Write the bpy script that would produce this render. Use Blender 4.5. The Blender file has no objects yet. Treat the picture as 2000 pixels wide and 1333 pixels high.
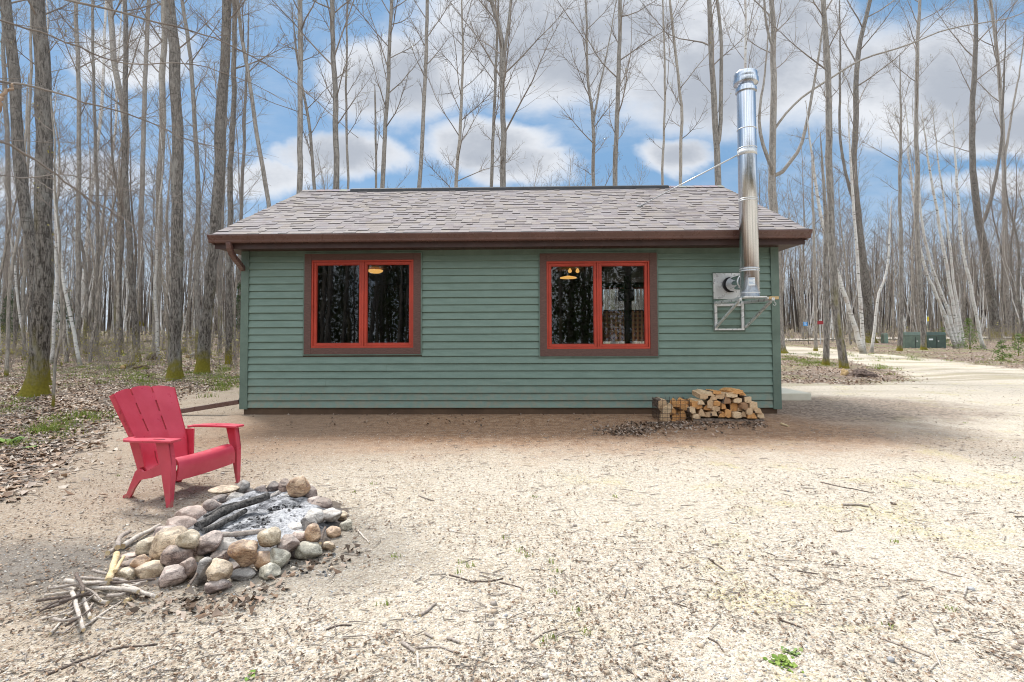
import bpy, bmesh, math, random
import numpy as np
from mathutils import Vector, Matrix, Euler, noise as mnoise
R = math.radians
rnd = random.Random(7)
nr = np.random.RandomState(11)
scene = bpy.context.scene
COL = scene.collection

# ------------------------------------------------------------------ camera
F = 1000.0                      # focal length in pixels of a 2000 px wide frame
CAMZ = 1.22
PITCH, ROLL = R(2.0), R(-0.22)
PCY = 620.0                     # row of the optical axis
cam = bpy.data.cameras.new('camera'); camo = bpy.data.objects.new('camera', cam); COL.objects.link(camo)
cam.sensor_width = 36.0; cam.lens = 36.0 * F / 2000.0
cam.shift_y = -(666.5 - PCY) / 2000.0
cam.clip_start = 0.05; cam.clip_end = 1500
camo.location = (0, 0, CAMZ)
camM = (Matrix.Rotation(math.pi/2 + PITCH, 3, 'X') @ Matrix.Rotation(ROLL, 3, 'Z'))
camo.rotation_euler = camM.to_euler()
scene.camera = camo

def ray(u, v):
    return (camM @ Vector(((u - 1000.0) / F, -(v - PCY) / F, -1.0)))
def at(u, v, depth):            # the world point that depth metres ahead (along Y)
    d = ray(u, v); return Vector((0, 0, CAMZ)) + d * (depth / d.y)
def terrain(x, y):
    t = max(0.0, y - 14.0)
    z = 0.035 * t * t / (t + 4.0)
    if t > 60: z = 0.035 * 3600 / 64 + 0.004 * (t - 60)
    if y > 9 or x < -5.5:
        k = min(1.0, max(0.0, max((y - 9) / 6, (-5.5 - x) / 4)))
        if y > 6 or x < -5.5:
            z += k * 0.10 * mnoise.noise(Vector((x * 0.35, y * 0.35, 3.3)))
    return z
def ground_at(u, v, z0=0.0):
    d = ray(u, v); o = Vector((0, 0, CAMZ)); t = 0.5; step = 0.02
    while t < 120:
        p = o + d * t
        if p.z <= terrain(p.x, p.y) + z0: return p
        t += step * (1 + t * 0.3)
    return o + d * 60

# ------------------------------------------------------------------ tagging
def tag(o, label=None, cat=None, group=None, kind=None):
    if label: o['label'] = label
    if cat: o['category'] = cat
    if group: o['group'] = group
    if kind: o['kind'] = kind
    return o
def empty(name, loc=(0, 0, 0), rz=0.0):
    o = bpy.data.objects.new(name, None); COL.objects.link(o)
    o.location = loc; o.rotation_euler = (0, 0, rz); o.empty_display_size = 0.2
    return o

# ------------------------------------------------------------------ mesh builder
class MB:
    def __init__(s): s.v = []; s.f = []; s.m = []; s.c = []
    def add(s, vs, fs, mi=0, col=None):
        b = len(s.v); s.v += [tuple(p) for p in vs]; s.f += [tuple(i + b for i in f) for f in fs]
        s.m += [mi] * len(fs); s.c += [col or (1, 1, 1)] * len(vs)
    def box(s, x0, x1, y0, y1, z0, z1, mi=0, col=None):
        s.add([(x0,y0,z0),(x1,y0,z0),(x1,y1,z0),(x0,y1,z0),(x0,y0,z1),(x1,y0,z1),(x1,y1,z1),(x0,y1,z1)],
              [(0,3,2,1),(4,5,6,7),(0,1,5,4),(1,2,6,5),(2,3,7,6),(3,0,4,7)], mi, col)
    def quad(s, a, b, c, d, mi=0, col=None): s.add([a, b, c, d], [(0, 1, 2, 3)], mi, col)
    def prism(s, poly, fn, t0, t1, mi=0, col=None):      # fn(p, t) -> 3D; poly counter-clockwise
        n = len(poly)
        s.add([fn(p, t0) for p in poly] + [fn(p, t1) for p in poly],
              [tuple(range(n - 1, -1, -1)), tuple(range(n, 2 * n))] +
              [(i, (i + 1) % n, n + (i + 1) % n, n + i) for i in range(n)], mi, col)
    def tube(s, P, rad, k=8, caps=True, mi=0, col=None, squash=None, cm=None):
        P = [Vector(p) for p in P]; n = len(P)
        if not hasattr(rad, '__len__'): rad = [rad] * n
        T = [(P[min(i + 1, n - 1)] - P[max(i - 1, 0)]).normalized() for i in range(n)]
        up = Vector((0, 0, 1)) if abs(T[0].z) < 0.9 else Vector((1, 0, 0))
        a = T[0].cross(up).normalized(); vs = []
        for i in range(n):
            a = (a - T[i] * a.dot(T[i]))
            a = a.normalized() if a.length > 1e-6 else T[i].orthogonal().normalized()
            b = T[i].cross(a)
            for j in range(k):
                q = 2 * math.pi * j / k
                vs.append(P[i] + (a * math.cos(q) + b * math.sin(q)) * rad[i])
        fs = [(i*k + j, i*k + (j+1) % k, (i+1)*k + (j+1) % k, (i+1)*k + j) for i in range(n-1) for j in range(k)]
        fs = [tuple(reversed(f)) for f in fs]
        s.add(vs, fs, mi, col)
        if caps:
            c2 = cm if cm is not None else mi
            b = len(s.v) - n * k
            s.f.append(tuple(b + j for j in range(k))); s.m.append(c2)
            s.f.append(tuple(b + (n-1)*k + j for j in reversed(range(k)))); s.m.append(c2)
    def bar(s, a, b, w, h, mi=0, up=(0, 0, 1), col=None):
        a = Vector(a); b = Vector(b); t = (b - a).normalized(); u = Vector(up)
        sx = t.cross(u).normalized(); uz = sx.cross(t).normalized()
        vs = []
        for p in (a, b):
            for dx, dz in ((-1,-1),(1,-1),(1,1),(-1,1)): vs.append(p + sx*dx*w/2 + uz*dz*h/2)
        s.add(vs, [(0,1,2,3),(7,6,5,4),(0,4,5,1),(1,5,6,2),(2,6,7,3),(3,7,4,0)], mi, col)
    def lathe(s, prof, k=24, mi=0, cx=0, cy=0, col=None):
        vs = [(cx + r*math.cos(2*math.pi*j/k), cy + r*math.sin(2*math.pi*j/k), z) for r, z in prof for j in range(k)]
        n = len(prof)
        s.add(vs, [(i*k+j, i*k+(j+1)%k, (i+1)*k+(j+1)%k, (i+1)*k+j) for i in range(n-1) for j in range(k)], mi, col)
    def grid(s, pts, mi=0, col=None):                    # pts[i][j]
        n, m = len(pts), len(pts[0])
        s.add([p for r in pts for p in r], [(i*m+j, i*m+j+1, (i+1)*m+j+1, (i+1)*m+j) for i in range(n-1) for j in range(m-1)], mi, col)
    def build(s, name, mats, parent=None, smooth=False, colors=False, bevel=0, seg=2, loc=None):
        me = bpy.data.meshes.new(name); me.from_pydata(s.v, [], s.f)
        if not isinstance(mats, (list, tuple)): mats = [mats]
        for m in mats: me.materials.append(m)
        if len(mats) > 1: me.polygons.foreach_set('material_index', s.m)
        if smooth: me.polygons.foreach_set('use_smooth', [True] * len(s.f))
        if colors:
            ca = me.color_attributes.new('Col', 'FLOAT_COLOR', 'POINT')
            ca.data.foreach_set('color', [x for c in s.c for x in (c[0], c[1], c[2], 1.0)])
        me.update()
        o = bpy.data.objects.new(name, me); COL.objects.link(o)
        if parent is not None: o.parent = parent
        if loc is not None: o.location = loc
        if bevel:
            md = o.modifiers.new('bevel', 'BEVEL'); md.width = bevel; md.segments = seg; md.limit_method = 'ANGLE'; md.angle_limit = R(35)
            md.harden_normals = False
        return o

def np_mesh(name, V, Fq, mats, cols=None, parent=None, smooth=False, mi=None):
    me = bpy.data.meshes.new(name)
    V = np.asarray(V, dtype=np.float32); Fq = np.asarray(Fq, dtype=np.int32); nf, k = Fq.shape
    me.vertices.add(len(V)); me.vertices.foreach_set('co', V.ravel())
    me.loops.add(nf * k); me.loops.foreach_set('vertex_index', Fq.ravel())
    me.polygons.add(nf); me.polygons.foreach_set('loop_start', np.arange(0, nf * k, k, dtype=np.int32))
    try: me.polygons.foreach_set('loop_total', np.full(nf, k, dtype=np.int32))
    except Exception: pass
    if not isinstance(mats, (list, tuple)): mats = [mats]
    for m in mats: me.materials.append(m)
    if mi is not None: me.polygons.foreach_set('material_index', np.asarray(mi, dtype=np.int32))
    if smooth: me.polygons.foreach_set('use_smooth', np.ones(nf, dtype=bool))
    if cols is not None:
        ca = me.color_attributes.new('Col', 'FLOAT_COLOR', 'POINT')
        C4 = np.ones((len(V), 4), dtype=np.float32); C4[:, :3] = cols
        ca.data.foreach_set('color', C4.ravel())
    me.update(calc_edges=True); me.validate()
    o = bpy.data.objects.new(name, me); COL.objects.link(o)
    if parent is not None: o.parent = parent
    return o

# ------------------------------------------------------------------ material helpers
class NT:
    def __init__(s, name, rough=0.8, metallic=0.0, spec=0.3):
        s.m = bpy.data.materials.new(name); s.m.use_nodes = True; s.t = s.m.node_tree
        s.b = s.t.nodes['Principled BSDF']; s.out = s.t.nodes['Material Output']
        s.b.inputs['Roughness'].default_value = rough; s.b.inputs['Metallic'].default_value = metallic
        s.b.inputs['Specular IOR Level'].default_value = spec
    def n(s, typ, **kw):
        nd = s.t.nodes.new(typ)
        for k, v in kw.items(): setattr(nd, k, v)
        return nd
    def put(s, sock, v):
        if hasattr(v, 'is_output') or isinstance(v, bpy.types.NodeSocket): s.t.links.new(v, sock)
        elif v is not None:
            if hasattr(v, '__len__') and len(v) == 3 and sock.type == 'RGBA': v = (*v, 1)
            sock.default_value = v
    def geo(s): return s.n('ShaderNodeNewGeometry').outputs['Position']
    def obj(s): return s.n('ShaderNodeTexCoord').outputs['Object']
    def rand(s): return s.n('ShaderNodeObjectInfo').outputs['Random']
    def attr(s, name, what='Fac'): return s.n('ShaderNodeAttribute', attribute_name=name).outputs[what]
    def mapping(s, vec, scale=(1,1,1), rot=(0,0,0), loc=(0,0,0)):
        nd = s.n('ShaderNodeMapping'); s.put(nd.inputs['Vector'], vec)
        nd.inputs['Scale'].default_value = scale; nd.inputs['Rotation'].default_value = rot; nd.inputs['Location'].default_value = loc
        return nd.outputs[0]
    def noise(s, vec, scale=5, detail=4, rough=0.55, dist=0.0, out='Fac', w=None):
        nd = s.n('ShaderNodeTexNoise')
        s.put(nd.inputs['Vector'], vec); nd.inputs['Scale'].default_value = scale
        nd.inputs['Detail'].default_value = detail; nd.inputs['Roughness'].default_value = rough; nd.inputs['Distortion'].default_value = dist
        return nd.outputs[out]
    def vor(s, vec, scale=5, out='Color', feature='F1', rand=1.0):
        nd = s.n('ShaderNodeTexVoronoi', feature=feature)
        s.put(nd.inputs['Vector'], vec); nd.inputs['Scale'].default_value = scale; nd.inputs['Randomness'].default_value = rand
        return nd.outputs[out]
    def ramp(s, fac, stops, interp='LINEAR'):
        nd = s.n('ShaderNodeValToRGB'); s.put(nd.inputs[0], fac); e = nd.color_ramp.elements; nd.color_ramp.interpolation = interp
        while len(e) < len(stops): e.new(0.5)
        for i, (p, c) in enumerate(stops):
            e[i].position = p; e[i].color = (c, c, c, 1) if not hasattr(c, '__len__') else (*c[:3], 1)
        return nd.outputs[0]
    def step(s, fac, a, b, lo=0.0, hi=1.0):
        nd = s.n('ShaderNodeMapRange', interpolation_type='SMOOTHSTEP'); s.put(nd.inputs[0], fac)
        nd.inputs[1].default_value = a; nd.inputs[2].default_value = b; nd.inputs[3].default_value = lo; nd.inputs[4].default_value = hi
        return nd.outputs[0]
    def math(s, op, a, b=None, c=None, clamp=False):
        nd = s.n('ShaderNodeMath', operation=op, use_clamp=clamp); s.put(nd.inputs[0], a)
        if b is not None: s.put(nd.inputs[1], b)
        if c is not None: s.put(nd.inputs[2], c)
        return nd.outputs[0]
    def mix(s, fac, a, b, mode='MIX'):
        nd = s.n('ShaderNodeMix', data_type='RGBA', blend_type=mode); s.put(nd.inputs[0], fac)
        s.put(nd.inputs[6], a); s.put(nd.inputs[7], b); return nd.outputs[2]
    def sep(s, vec):
        nd = s.n('ShaderNodeSeparateXYZ'); s.put(nd.inputs[0], vec); return nd.outputs
    def comb(s, x=0.0, y=0.0, z=0.0):
        nd = s.n('ShaderNodeCombineXYZ'); s.put(nd.inputs[0], x); s.put(nd.inputs[1], y); s.put(nd.inputs[2], z); return nd.outputs[0]
    def color(s, c): s.put(s.b.inputs['Base Color'], c); return s
    def rough(s, c): s.put(s.b.inputs['Roughness'], c); return s
    def bump(s, h, strength=0.5, dist=0.01, prev=None):
        nd = s.n('ShaderNodeBump'); s.put(nd.inputs['Height'], h); nd.inputs['Strength'].default_value = strength; nd.inputs['Distance'].default_value = dist
        if prev is not None: s.t.links.new(prev, nd.inputs['Normal'])
        s.t.links.new(nd.outputs[0], s.b.inputs['Normal']); return nd.outputs[0]

def painted(name, col, rough=0.5, var=0.12, bump=0.1, spec=0.4, sc=3.0):
    m = NT(name, rough, spec=spec); p = m.obj()
    d = tuple(x * (1 - var * 2) for x in col); l = tuple(min(1, x * (1 + var)) for x in col)
    f = m.noise(p, sc, 6, 0.65)
    c = m.mix(m.step(f, 0.3, 0.7), d, l); m.color(c)
    m.rough(m.step(m.noise(p, 9, 4), 0.3, 0.7, rough - 0.1, rough + 0.12))
    if bump: m.bump(m.noise(p, 90, 3), bump, 0.003)
    return m.m

M = {}
# siding: green vinyl with faint dirt near the ground and faint streaks
m = NT('siding_green', 0.5, spec=0.35); p = m.obj(); z = m.sep(p)[2]
f = m.noise(m.mapping(p, (1.2, 1.2, 6)), 2.5, 5, 0.6)
c = m.mix(m.step(f, 0.3, 0.7), (0.140, 0.208, 0.174), (0.172, 0.250, 0.212))
sx_ = m.sep(p); wn = m.n('ShaderNodeTexWhiteNoise', noise_dimensions='2D'); m.put(wn.inputs['Vector'], m.comb(m.math('FLOOR', m.math('MULTIPLY_ADD', z, 0.40, m.math('MULTIPLY', sx_[0], 0.33))), m.math('FLOOR', m.math('DIVIDE', m.math('SUBTRACT', z, 0.105), 0.1128)), 0.0))
c = m.mix(m.math('MULTIPLY', wn.outputs[0], 0.16), c, (0.20, 0.27, 0.235))
st = m.noise(m.mapping(p, (16, 16, 0.6)), 2, 4)
c = m.mix(m.step(st, 0.5, 0.75, 0, 0.16), c, (0.21, 0.27, 0.22))
dn = m.noise(p, 14, 5)
dirt = m.math('MULTIPLY', m.step(z, 0.60, 0.10), m.step(dn, 0.35, 0.75))
c = m.mix(m.math('MULTIPLY', dirt, 0.7), c, (0.26, 0.22, 0.16)); m.color(c)
m.bump(m.noise(m.mapping(p, (2, 2, 40)), 12, 3), 0.08, 0.004); M['siding'] = m.m
M['trim_green'] = painted('trim_green', (0.125, 0.178, 0.146), 0.5)
M['brown'] = painted('brown_metal', (0.125, 0.066, 0.056), 0.30, 0.08, 0.03, 0.5)
m = NT('brown_wood_trim', 0.6); p = m.obj()
g = m.noise(m.mapping(p, (3, 3, 30)), 6, 6, 0.7, 0.6)
m.color(m.mix(m.step(g, 0.3, 0.7), (0.085, 0.045, 0.038), (0.150, 0.084, 0.070))); m.bump(g, 0.35, 0.004); M['trim_brown'] = m.m
M['found'] = painted('brown_foundation', (0.06, 0.03, 0.028), 0.7)
M['red_trim'] = painted('red_window', (0.45, 0.055, 0.030), 0.45, 0.1, 0.03, 0.4, 2)
M['dark'] = painted('dark_plastic', (0.03, 0.03, 0.033), 0.5)
m = NT('soffit_brown', 0.5); p = m.obj(); x = m.sep(p)[0]
w = m.math('FRACT', m.math('MULTIPLY', x, 9.0)); m.color(m.mix(m.step(w, 0.0, 0.14), (0.012, 0.006, 0.005), (0.07, 0.036, 0.030))); M['soffit'] = m.m
# shingles: colour per tab
m = NT('shingles', 0.9, spec=0.25); p = m.obj()
c = m.attr('Col', 'Color'); gr = m.noise(p, 260, 3, 0.8); g2 = m.noise(p, 1.3, 4)
c = m.mix(m.step(gr, 0.35, 0.7, 0.0, 0.55), c, (0.40, 0.36, 0.35)); c = m.mix(m.step(g2, 0.4, 0.75, 0, 0.22), c, (0.22, 0.18, 0.17))
m.color(c); m.bump(gr, 0.5, 0.004); M['shingle'] = m.m
M['drip'] = painted('drip_edge', (0.55, 0.56, 0.58), 0.35)
# stainless steel pipe
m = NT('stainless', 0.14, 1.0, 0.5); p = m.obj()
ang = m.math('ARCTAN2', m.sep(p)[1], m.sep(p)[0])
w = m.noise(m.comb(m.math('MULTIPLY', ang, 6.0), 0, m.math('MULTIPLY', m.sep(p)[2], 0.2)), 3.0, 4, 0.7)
m.color(m.mix(m.step(w, 0.3, 0.7), (0.34, 0.355, 0.38), (0.76, 0.79, 0.84)))  # dark and bright streaks imitate mirrored trunks, put into the steel colour
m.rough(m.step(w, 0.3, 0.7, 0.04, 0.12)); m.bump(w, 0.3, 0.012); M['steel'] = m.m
m = NT('galvanised', 0.42, 0.45); p = m.obj(); v = m.vor(p, 28)
g = m.noise(p, 2.5, 2)
m.color(m.mix(m.step(g, 0.3, 0.7), (0.56, 0.57, 0.57), (0.74, 0.75, 0.75))); m.rough(m.step(m.sep(v)[0], 0, 1, 0.25, 0.5)); M['galv'] = m.m
M['white'] = painted('white_label', (0.75, 0.78, 0.8), 0.5, 0.05)
M['label_blue'] = painted('label_print', (0.25, 0.38, 0.55), 0.5, 0.05)
# window glass: clear pane that mirrors the woods behind the camera
m = NT('window_glass'); t = m.t
tr = m.n('ShaderNodeBsdfTransparent'); tr.inputs[0].default_value = (0.80, 0.84, 0.84, 1)
gl = m.n('ShaderNodeBsdfGlossy'); gl.inputs['Color'].default_value = (0.9, 0.95, 1, 1); gl.inputs['Roughness'].default_value = 0.015
fr = m.n('ShaderNodeFresnel'); fr.inputs[0].default_value = 1.62
p = m.geo(); bn = m.n('ShaderNodeBump'); bn.inputs['Strength'].default_value = 0.03; bn.inputs['Distance'].default_value = 0.02
t.links.new(m.noise(p, 2.5, 2), bn.inputs['Height']); t.links.new(bn.outputs[0], gl.inputs['Normal'])
ff = m.math('ADD', m.math('MULTIPLY', fr.outputs[0], 1.0), 0.005)
mx = m.n('ShaderNodeMixShader'); t.links.new(ff, mx.inputs[0]); t.links.new(tr.outputs[0], mx.inputs[1]); t.links.new(gl.outputs[0], mx.inputs[2])
t.links.new(mx.outputs[0], m.out.inputs[0]); M['glass'] = m.m
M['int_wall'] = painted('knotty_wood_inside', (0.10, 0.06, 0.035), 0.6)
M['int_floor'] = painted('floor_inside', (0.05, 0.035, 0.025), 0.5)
m = NT('plaid_curtain', 0.9); p = m.obj(); sx = m.sep(p)
a = m.step(m.math('FRACT', m.math('MULTIPLY', sx[0], 9.0)), 0.45, 0.55); b = m.step(m.math('FRACT', m.math('MULTIPLY', sx[2], 9.0)), 0.45, 0.55)
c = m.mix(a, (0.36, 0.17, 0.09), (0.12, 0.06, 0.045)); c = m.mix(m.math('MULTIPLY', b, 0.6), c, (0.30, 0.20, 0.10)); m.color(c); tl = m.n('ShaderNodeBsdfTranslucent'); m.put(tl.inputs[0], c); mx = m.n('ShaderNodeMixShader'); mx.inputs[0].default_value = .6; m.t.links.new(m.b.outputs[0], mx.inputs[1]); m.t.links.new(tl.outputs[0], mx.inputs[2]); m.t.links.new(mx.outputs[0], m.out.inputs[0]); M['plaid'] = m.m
def emis(name, col, s):
    m = NT(name); m.b.inputs['Emission Color'].default_value = (*col, 1); m.b.inputs['Emission Strength'].default_value = s; m.color(col); return m.m
M['bulb'] = emis('lamp_glow', (1.0, 0.52, 0.14), 0.95)
# red plastic chair
m = NT('red_plastic', 0.36, spec=0.5); p = m.obj()
f = m.noise(p, 5, 5, 0.6); c = m.mix(m.step(f, 0.3, 0.7), (0.50, 0.040, 0.068), (0.58, 0.062, 0.098))
sc = m.noise(m.mapping(p, (5, 5, 30)), 16, 4, 0.7); c = m.mix(m.step(sc, 0.66, 0.78, 0, 0.45), c, (0.66, 0.36, 0.35))
dz = m.math('MULTIPLY', m.step(m.sep(p)[2], 0.16, 0.0), m.step(m.noise(p, 22, 4), 0.4, 0.62)); c = m.mix(m.math('MULTIPLY', dz, 0.5), c, (0.36, 0.24, 0.17))
m.color(c); m.rough(m.step(m.noise(p, 12, 4), 0.3, 0.7, 0.27, 0.50)); m.bump(m.noise(p, 160, 2), 0.12, 0.002); M['chair'] = m.m
# bark
def bark(name, lo, hi, mossz, mossmix=1.0, vs=5.0, patch=(0.30,0.29,0.265), bstr=0.8):
    m = NT(name, 0.92, spec=0.15); p = m.obj(); r = m.rand()
    off = m.n('ShaderNodeVectorMath', operation='ADD'); m.put(off.inputs[0], p); m.put(off.inputs[1], m.comb(m.math('MULTIPLY', r, 37.0), 0.0, m.math('MULTIPLY', r, 91.0)))
    q = off.outputs[0]
    f = m.noise(m.mapping(q, (vs*2.2, vs*2.2, vs * 0.42)), 2.0, 6, 0.68, 0.8)
    c = m.mix(m.step(f, 0.40, 0.60), lo, hi)
    pt = m.noise(m.mapping(q, (3.0, 3.0, 1.2)), 1.6, 5, 0.6); c = m.mix(m.step(pt, 0.52, 0.66, 0, 0.6), c, patch)
    hz = m.sep(p)[2]; up = m.step(hz, 1.0, 8.0, 0.0, 0.30); c = m.mix(up, c, tuple(min(1, x*1.35+0.03) for x in hi)); fk = m.noise(m.mapping(q, (9, 9, 2.2)), 2.6, 4, 0.75); c = m.mix(m.step(fk, 0.56, 0.64, 0, 0.55), c, tuple(x*.45 for x in lo)); rg = m.noise(m.mapping(q, (2, 2, 14)), 1.3, 3, .6); c = m.mix(m.step(rg, 0.60, 0.66, 0, 0.4), c, tuple(x*.6 for x in lo))  # paler higher up, brighter light on upper trunks put into the bark
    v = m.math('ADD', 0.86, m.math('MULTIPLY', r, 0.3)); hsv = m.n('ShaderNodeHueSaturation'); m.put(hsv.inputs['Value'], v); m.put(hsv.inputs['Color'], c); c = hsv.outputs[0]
    if mossz:
        mn = m.noise(q, 4.5, 5, 0.65)
        mm = m.step(m.math('ADD', hz, m.math('MULTIPLY', m.math('SUBTRACT', mn, 0.5), mossz * 2.2)), mossz * 1.6, mossz * 0.35)
        streak = m.math('MULTIPLY', m.step(m.noise(m.mapping(q, (1.6, 1.6, 0.5)), 1.1, 3), 0.54, 0.66), m.step(hz, 5.0, 0.6, 0, 0.55))
        mm = m.math('MAXIMUM', mm, streak)
        mcol = m.mix(m.noise(p, 24, 4), (0.085, 0.078, 0.014), (0.29, 0.245, 0.035))
        c = m.mix(m.math('MULTIPLY', mm, mossmix), c, mcol)
    m.color(c); m.bump(f, bstr, 0.03); return m.m
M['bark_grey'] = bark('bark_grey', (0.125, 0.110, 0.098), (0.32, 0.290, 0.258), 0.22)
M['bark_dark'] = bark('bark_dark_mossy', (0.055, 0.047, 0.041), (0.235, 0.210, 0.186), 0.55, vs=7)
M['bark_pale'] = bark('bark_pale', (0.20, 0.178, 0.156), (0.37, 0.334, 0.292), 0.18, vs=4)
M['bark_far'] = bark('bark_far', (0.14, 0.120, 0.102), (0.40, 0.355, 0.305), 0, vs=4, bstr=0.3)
m = NT('bark_birch', 0.75); p = m.obj()
f = m.noise(m.mapping(p, (2.4, 2.4, 9)), 2.0, 5, 0.7, 0.4); c = m.mix(m.step(f, 0.55, 0.62), (0.58, 0.56, 0.53), (0.09, 0.075, 0.065))
g = m.noise(p, 1.6, 4); c = m.mix(m.step(g, 0.5, 0.68, 0, 0.6), c, (0.38, 0.30, 0.25)); 
c = m.mix(m.step(m.sep(p)[2], 0.5, 0.1, 0, 0.7), c, (0.13, 0.11, 0.06)); m.color(c); m.bump(f, 0.3, 0.01); M['bark_birch'] = m.m
m = NT('twigs_bark', 0.9, spec=0.15); p = m.obj(); f = m.noise(p, 1.5, 4)
m.color(m.mix(m.step(f, 0.3, 0.7), (0.18, 0.150, 0.130), (0.33, 0.287, 0.252))); M['twig'] = m.m
m = NT('buds', 0.7, spec=0.2); m.color((0.36, 0.33, 0.10)); M['bud'] = m.m
def attr_mat(name, rough=0.9, bump=0.0, bs=60, mul=0.35, sc=30):
    m = NT(name, rough, spec=0.2); c = m.attr('Col', 'Color'); p = m.geo(); f = m.noise(p, sc, 4, 0.65)
    c2 = m.mix(1.0, c, m.ramp(f, [(0.3, 1 - mul), (0.7, 1.0)]), 'MULTIPLY'); m.color(c2)
    if bump: m.bump(m.noise(p, bs, 4), bump, 0.01)
    return m.m
M['leafcol'] = attr_mat('dry_leaves', 0.85, 0.2)
M['pebcol'] = attr_mat('pebbles', 0.85, 0.3, 120)
M['grasscol'] = attr_mat('grass_blades', 0.6)
M['twigcol'] = attr_mat('twig_wood', 0.9, 0.3, 90)
# ------------------------------------------------------------------ light and sky
SUN_EL = R(56); sdir = Vector((-0.64, 0.77, 0)).normalized()      # towards the sun: behind the cabin, to the left
sunv = Vector((sdir.x * math.cos(SUN_EL), sdir.y * math.cos(SUN_EL), math.sin(SUN_EL)))
sl = bpy.data.lights.new('sun', 'SUN'); sl.energy = 4.3; sl.angle = R(12.0); sl.color = (1.0, 0.96, 0.90)
so = bpy.data.objects.new('sun', sl); COL.objects.link(so); so.rotation_euler = (-sunv).to_track_quat('-Z', 'Y').to_euler(); so.location = (-10, 20, 30)
W = bpy.data.worlds.new('World'); scene.world = W; W.use_nodes = True
wt = NT.__new__(NT); wt.t = W.node_tree; wt.t.nodes.clear()
sky = wt.n('ShaderNodeTexSky', sky_type='NISHITA'); sky.sun_disc = False; sky.sun_elevation = SUN_EL; sky.sun_rotation = math.atan2(sdir.x, sdir.y)
sky.air_density = 1.0; sky.dust_density = 0.6; sky.ozone_density = 1.6
g = wt.n('ShaderNodeTexCoord').outputs['Generated']; s = wt.sep(g)
yy = wt.math('MAXIMUM', wt.math('ABSOLUTE', s[1]), 0.15)
px = wt.math('DIVIDE', s[0], yy); pz = wt.math('DIVIDE', s[2], yy)
P2 = wt.comb(px, pz, wt.math('MULTIPLY', wt.math('LESS_THAN', s[1], 0.0), 7.0))
warp = wt.noise(P2, 2.4, 6, 0.6, 0.3, 'Color')
ws = wt.sep(warp)
qx = wt.math('ADD', px, wt.math('MULTIPLY', wt.math('SUBTRACT', ws[0], 0.5), 0.30))
qz = wt.math('ADD', pz, wt.math('MULTIPLY', wt.math('SUBTRACT', ws[1], 0.5), 0.16))
def blob(cx, cz, rx, rz, gain=1.0):
    dx = wt.math('DIVIDE', wt.math('SUBTRACT', qx, cx), rx); dz = wt.math('DIVIDE', wt.math('SUBTRACT', qz, cz), rz)
    d = wt.math('ADD', wt.math('MULTIPLY', dx, dx), wt.math('MULTIPLY', dz, dz))
    return wt.math('MULTIPLY', wt.math('SUBTRACT', 1.0, d, clamp=True), gain)
acc = None
for b in [(0.12,0.60,0.42,0.20),(0.42,0.53,0.36,0.17),(-0.22,0.50,0.20,0.12),(0.80,0.50,0.36,0.16),(1.02,0.40,0.3,0.07),(-0.74,0.55,0.13,0.07,0.9),(-0.05,0.37,0.17,0.055),
          (-0.32,0.345,0.14,0.05),(0.33,0.345,0.10,0.045),(0.95,0.30,0.22,0.035,0.7),(-0.9,0.32,0.25,0.06,0.7),(-0.45,0.31,0.14,0.04,0.8),(0.55,0.62,0.2,0.16),(0.02,0.335,0.14,0.05,0.9),(0.25,0.95,0.9,0.16,0.9),(-0.8,0.85,0.3,0.1,0.7)]:
    x = blob(*b); acc = x if acc is None else wt.math('MAXIMUM', acc, x)
det = wt.noise(wt.mapping(P2, (1.0, 1.7, 1)), 3.2, 9, 0.66, 0.25)
dens = wt.math('ADD', acc, wt.math('MULTIPLY', wt.math('SUBTRACT', det, 0.5), 1.0))
cmask = wt.step(dens, -0.04, 0.70, 0, 0.95)
haze = wt.step(pz, 0.34, 0.0, 0.0, 0.88); wisp = wt.step(wt.noise(wt.mapping(P2, (1, 3.2, 1)), 2.2, 7, 0.6), 0.45, 0.75, 0, 0.45)
shade = wt.step(wt.math('SUBTRACT', dens, wt.math('MULTIPLY', wt.math('SUBTRACT', wt.noise(wt.mapping(P2, (1, 1.6, 1), loc=(0, -0.18, 0)), 3.0, 6, 0.6), 0.5), 1.8)), 0.35, 1.15)
SKYK, CLK = 0.105, 1.0
skc = wt.mix(1.0, sky.outputs[0], (0.88*SKYK, 0.93*SKYK, 0.96*SKYK), 'MULTIPLY')
skc = wt.mix(0.65, skc, (0.25, 0.48, 0.78))
cc = wt.mix(shade, (0.88, 0.90, 0.94), (0.50, 0.535, 0.60))
c = wt.mix(wisp, skc, (0.70, 0.78, 0.88)); c = wt.mix(cmask, c, cc); c = wt.mix(haze, c, (0.76, 0.84, 0.93))
# bright cloud overhead and behind the viewer, out of view, added as fill light
over = wt.math('MAXIMUM', wt.step(s[2], 0.56, 0.85), wt.step(s[1], 0.1, -0.5))
deck = wt.mix(wt.step(wt.noise(wt.mapping(g, (2, 2, 3)), 1.6, 5, .6), .35, .6), (0.95, 1.2, 1.5), (1.95, 1.95, 1.95)); c = wt.mix(over, c, deck)
bg = wt.n('ShaderNodeBackground'); wt.put(bg.inputs[0], c); bg.inputs[1].default_value = 1.0
wo = wt.n('ShaderNodeOutputWorld'); wt.t.links.new(bg.outputs[0], wo.inputs[0])
scene.view_settings.view_transform = 'Standard'; scene.view_settings.look = 'None'; scene.view_settings.exposure = 0
scene.cycles.max_bounces = 8; scene.cycles.transparent_max_bounces = 12; scene.cycles.use_denoising = True
scene.cycles.filter_width = 1.05; scene.cycles.caustics_reflective = False; scene.cycles.caustics_refractive = False; scene.cycles.sample_clamp_indirect = 6

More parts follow.
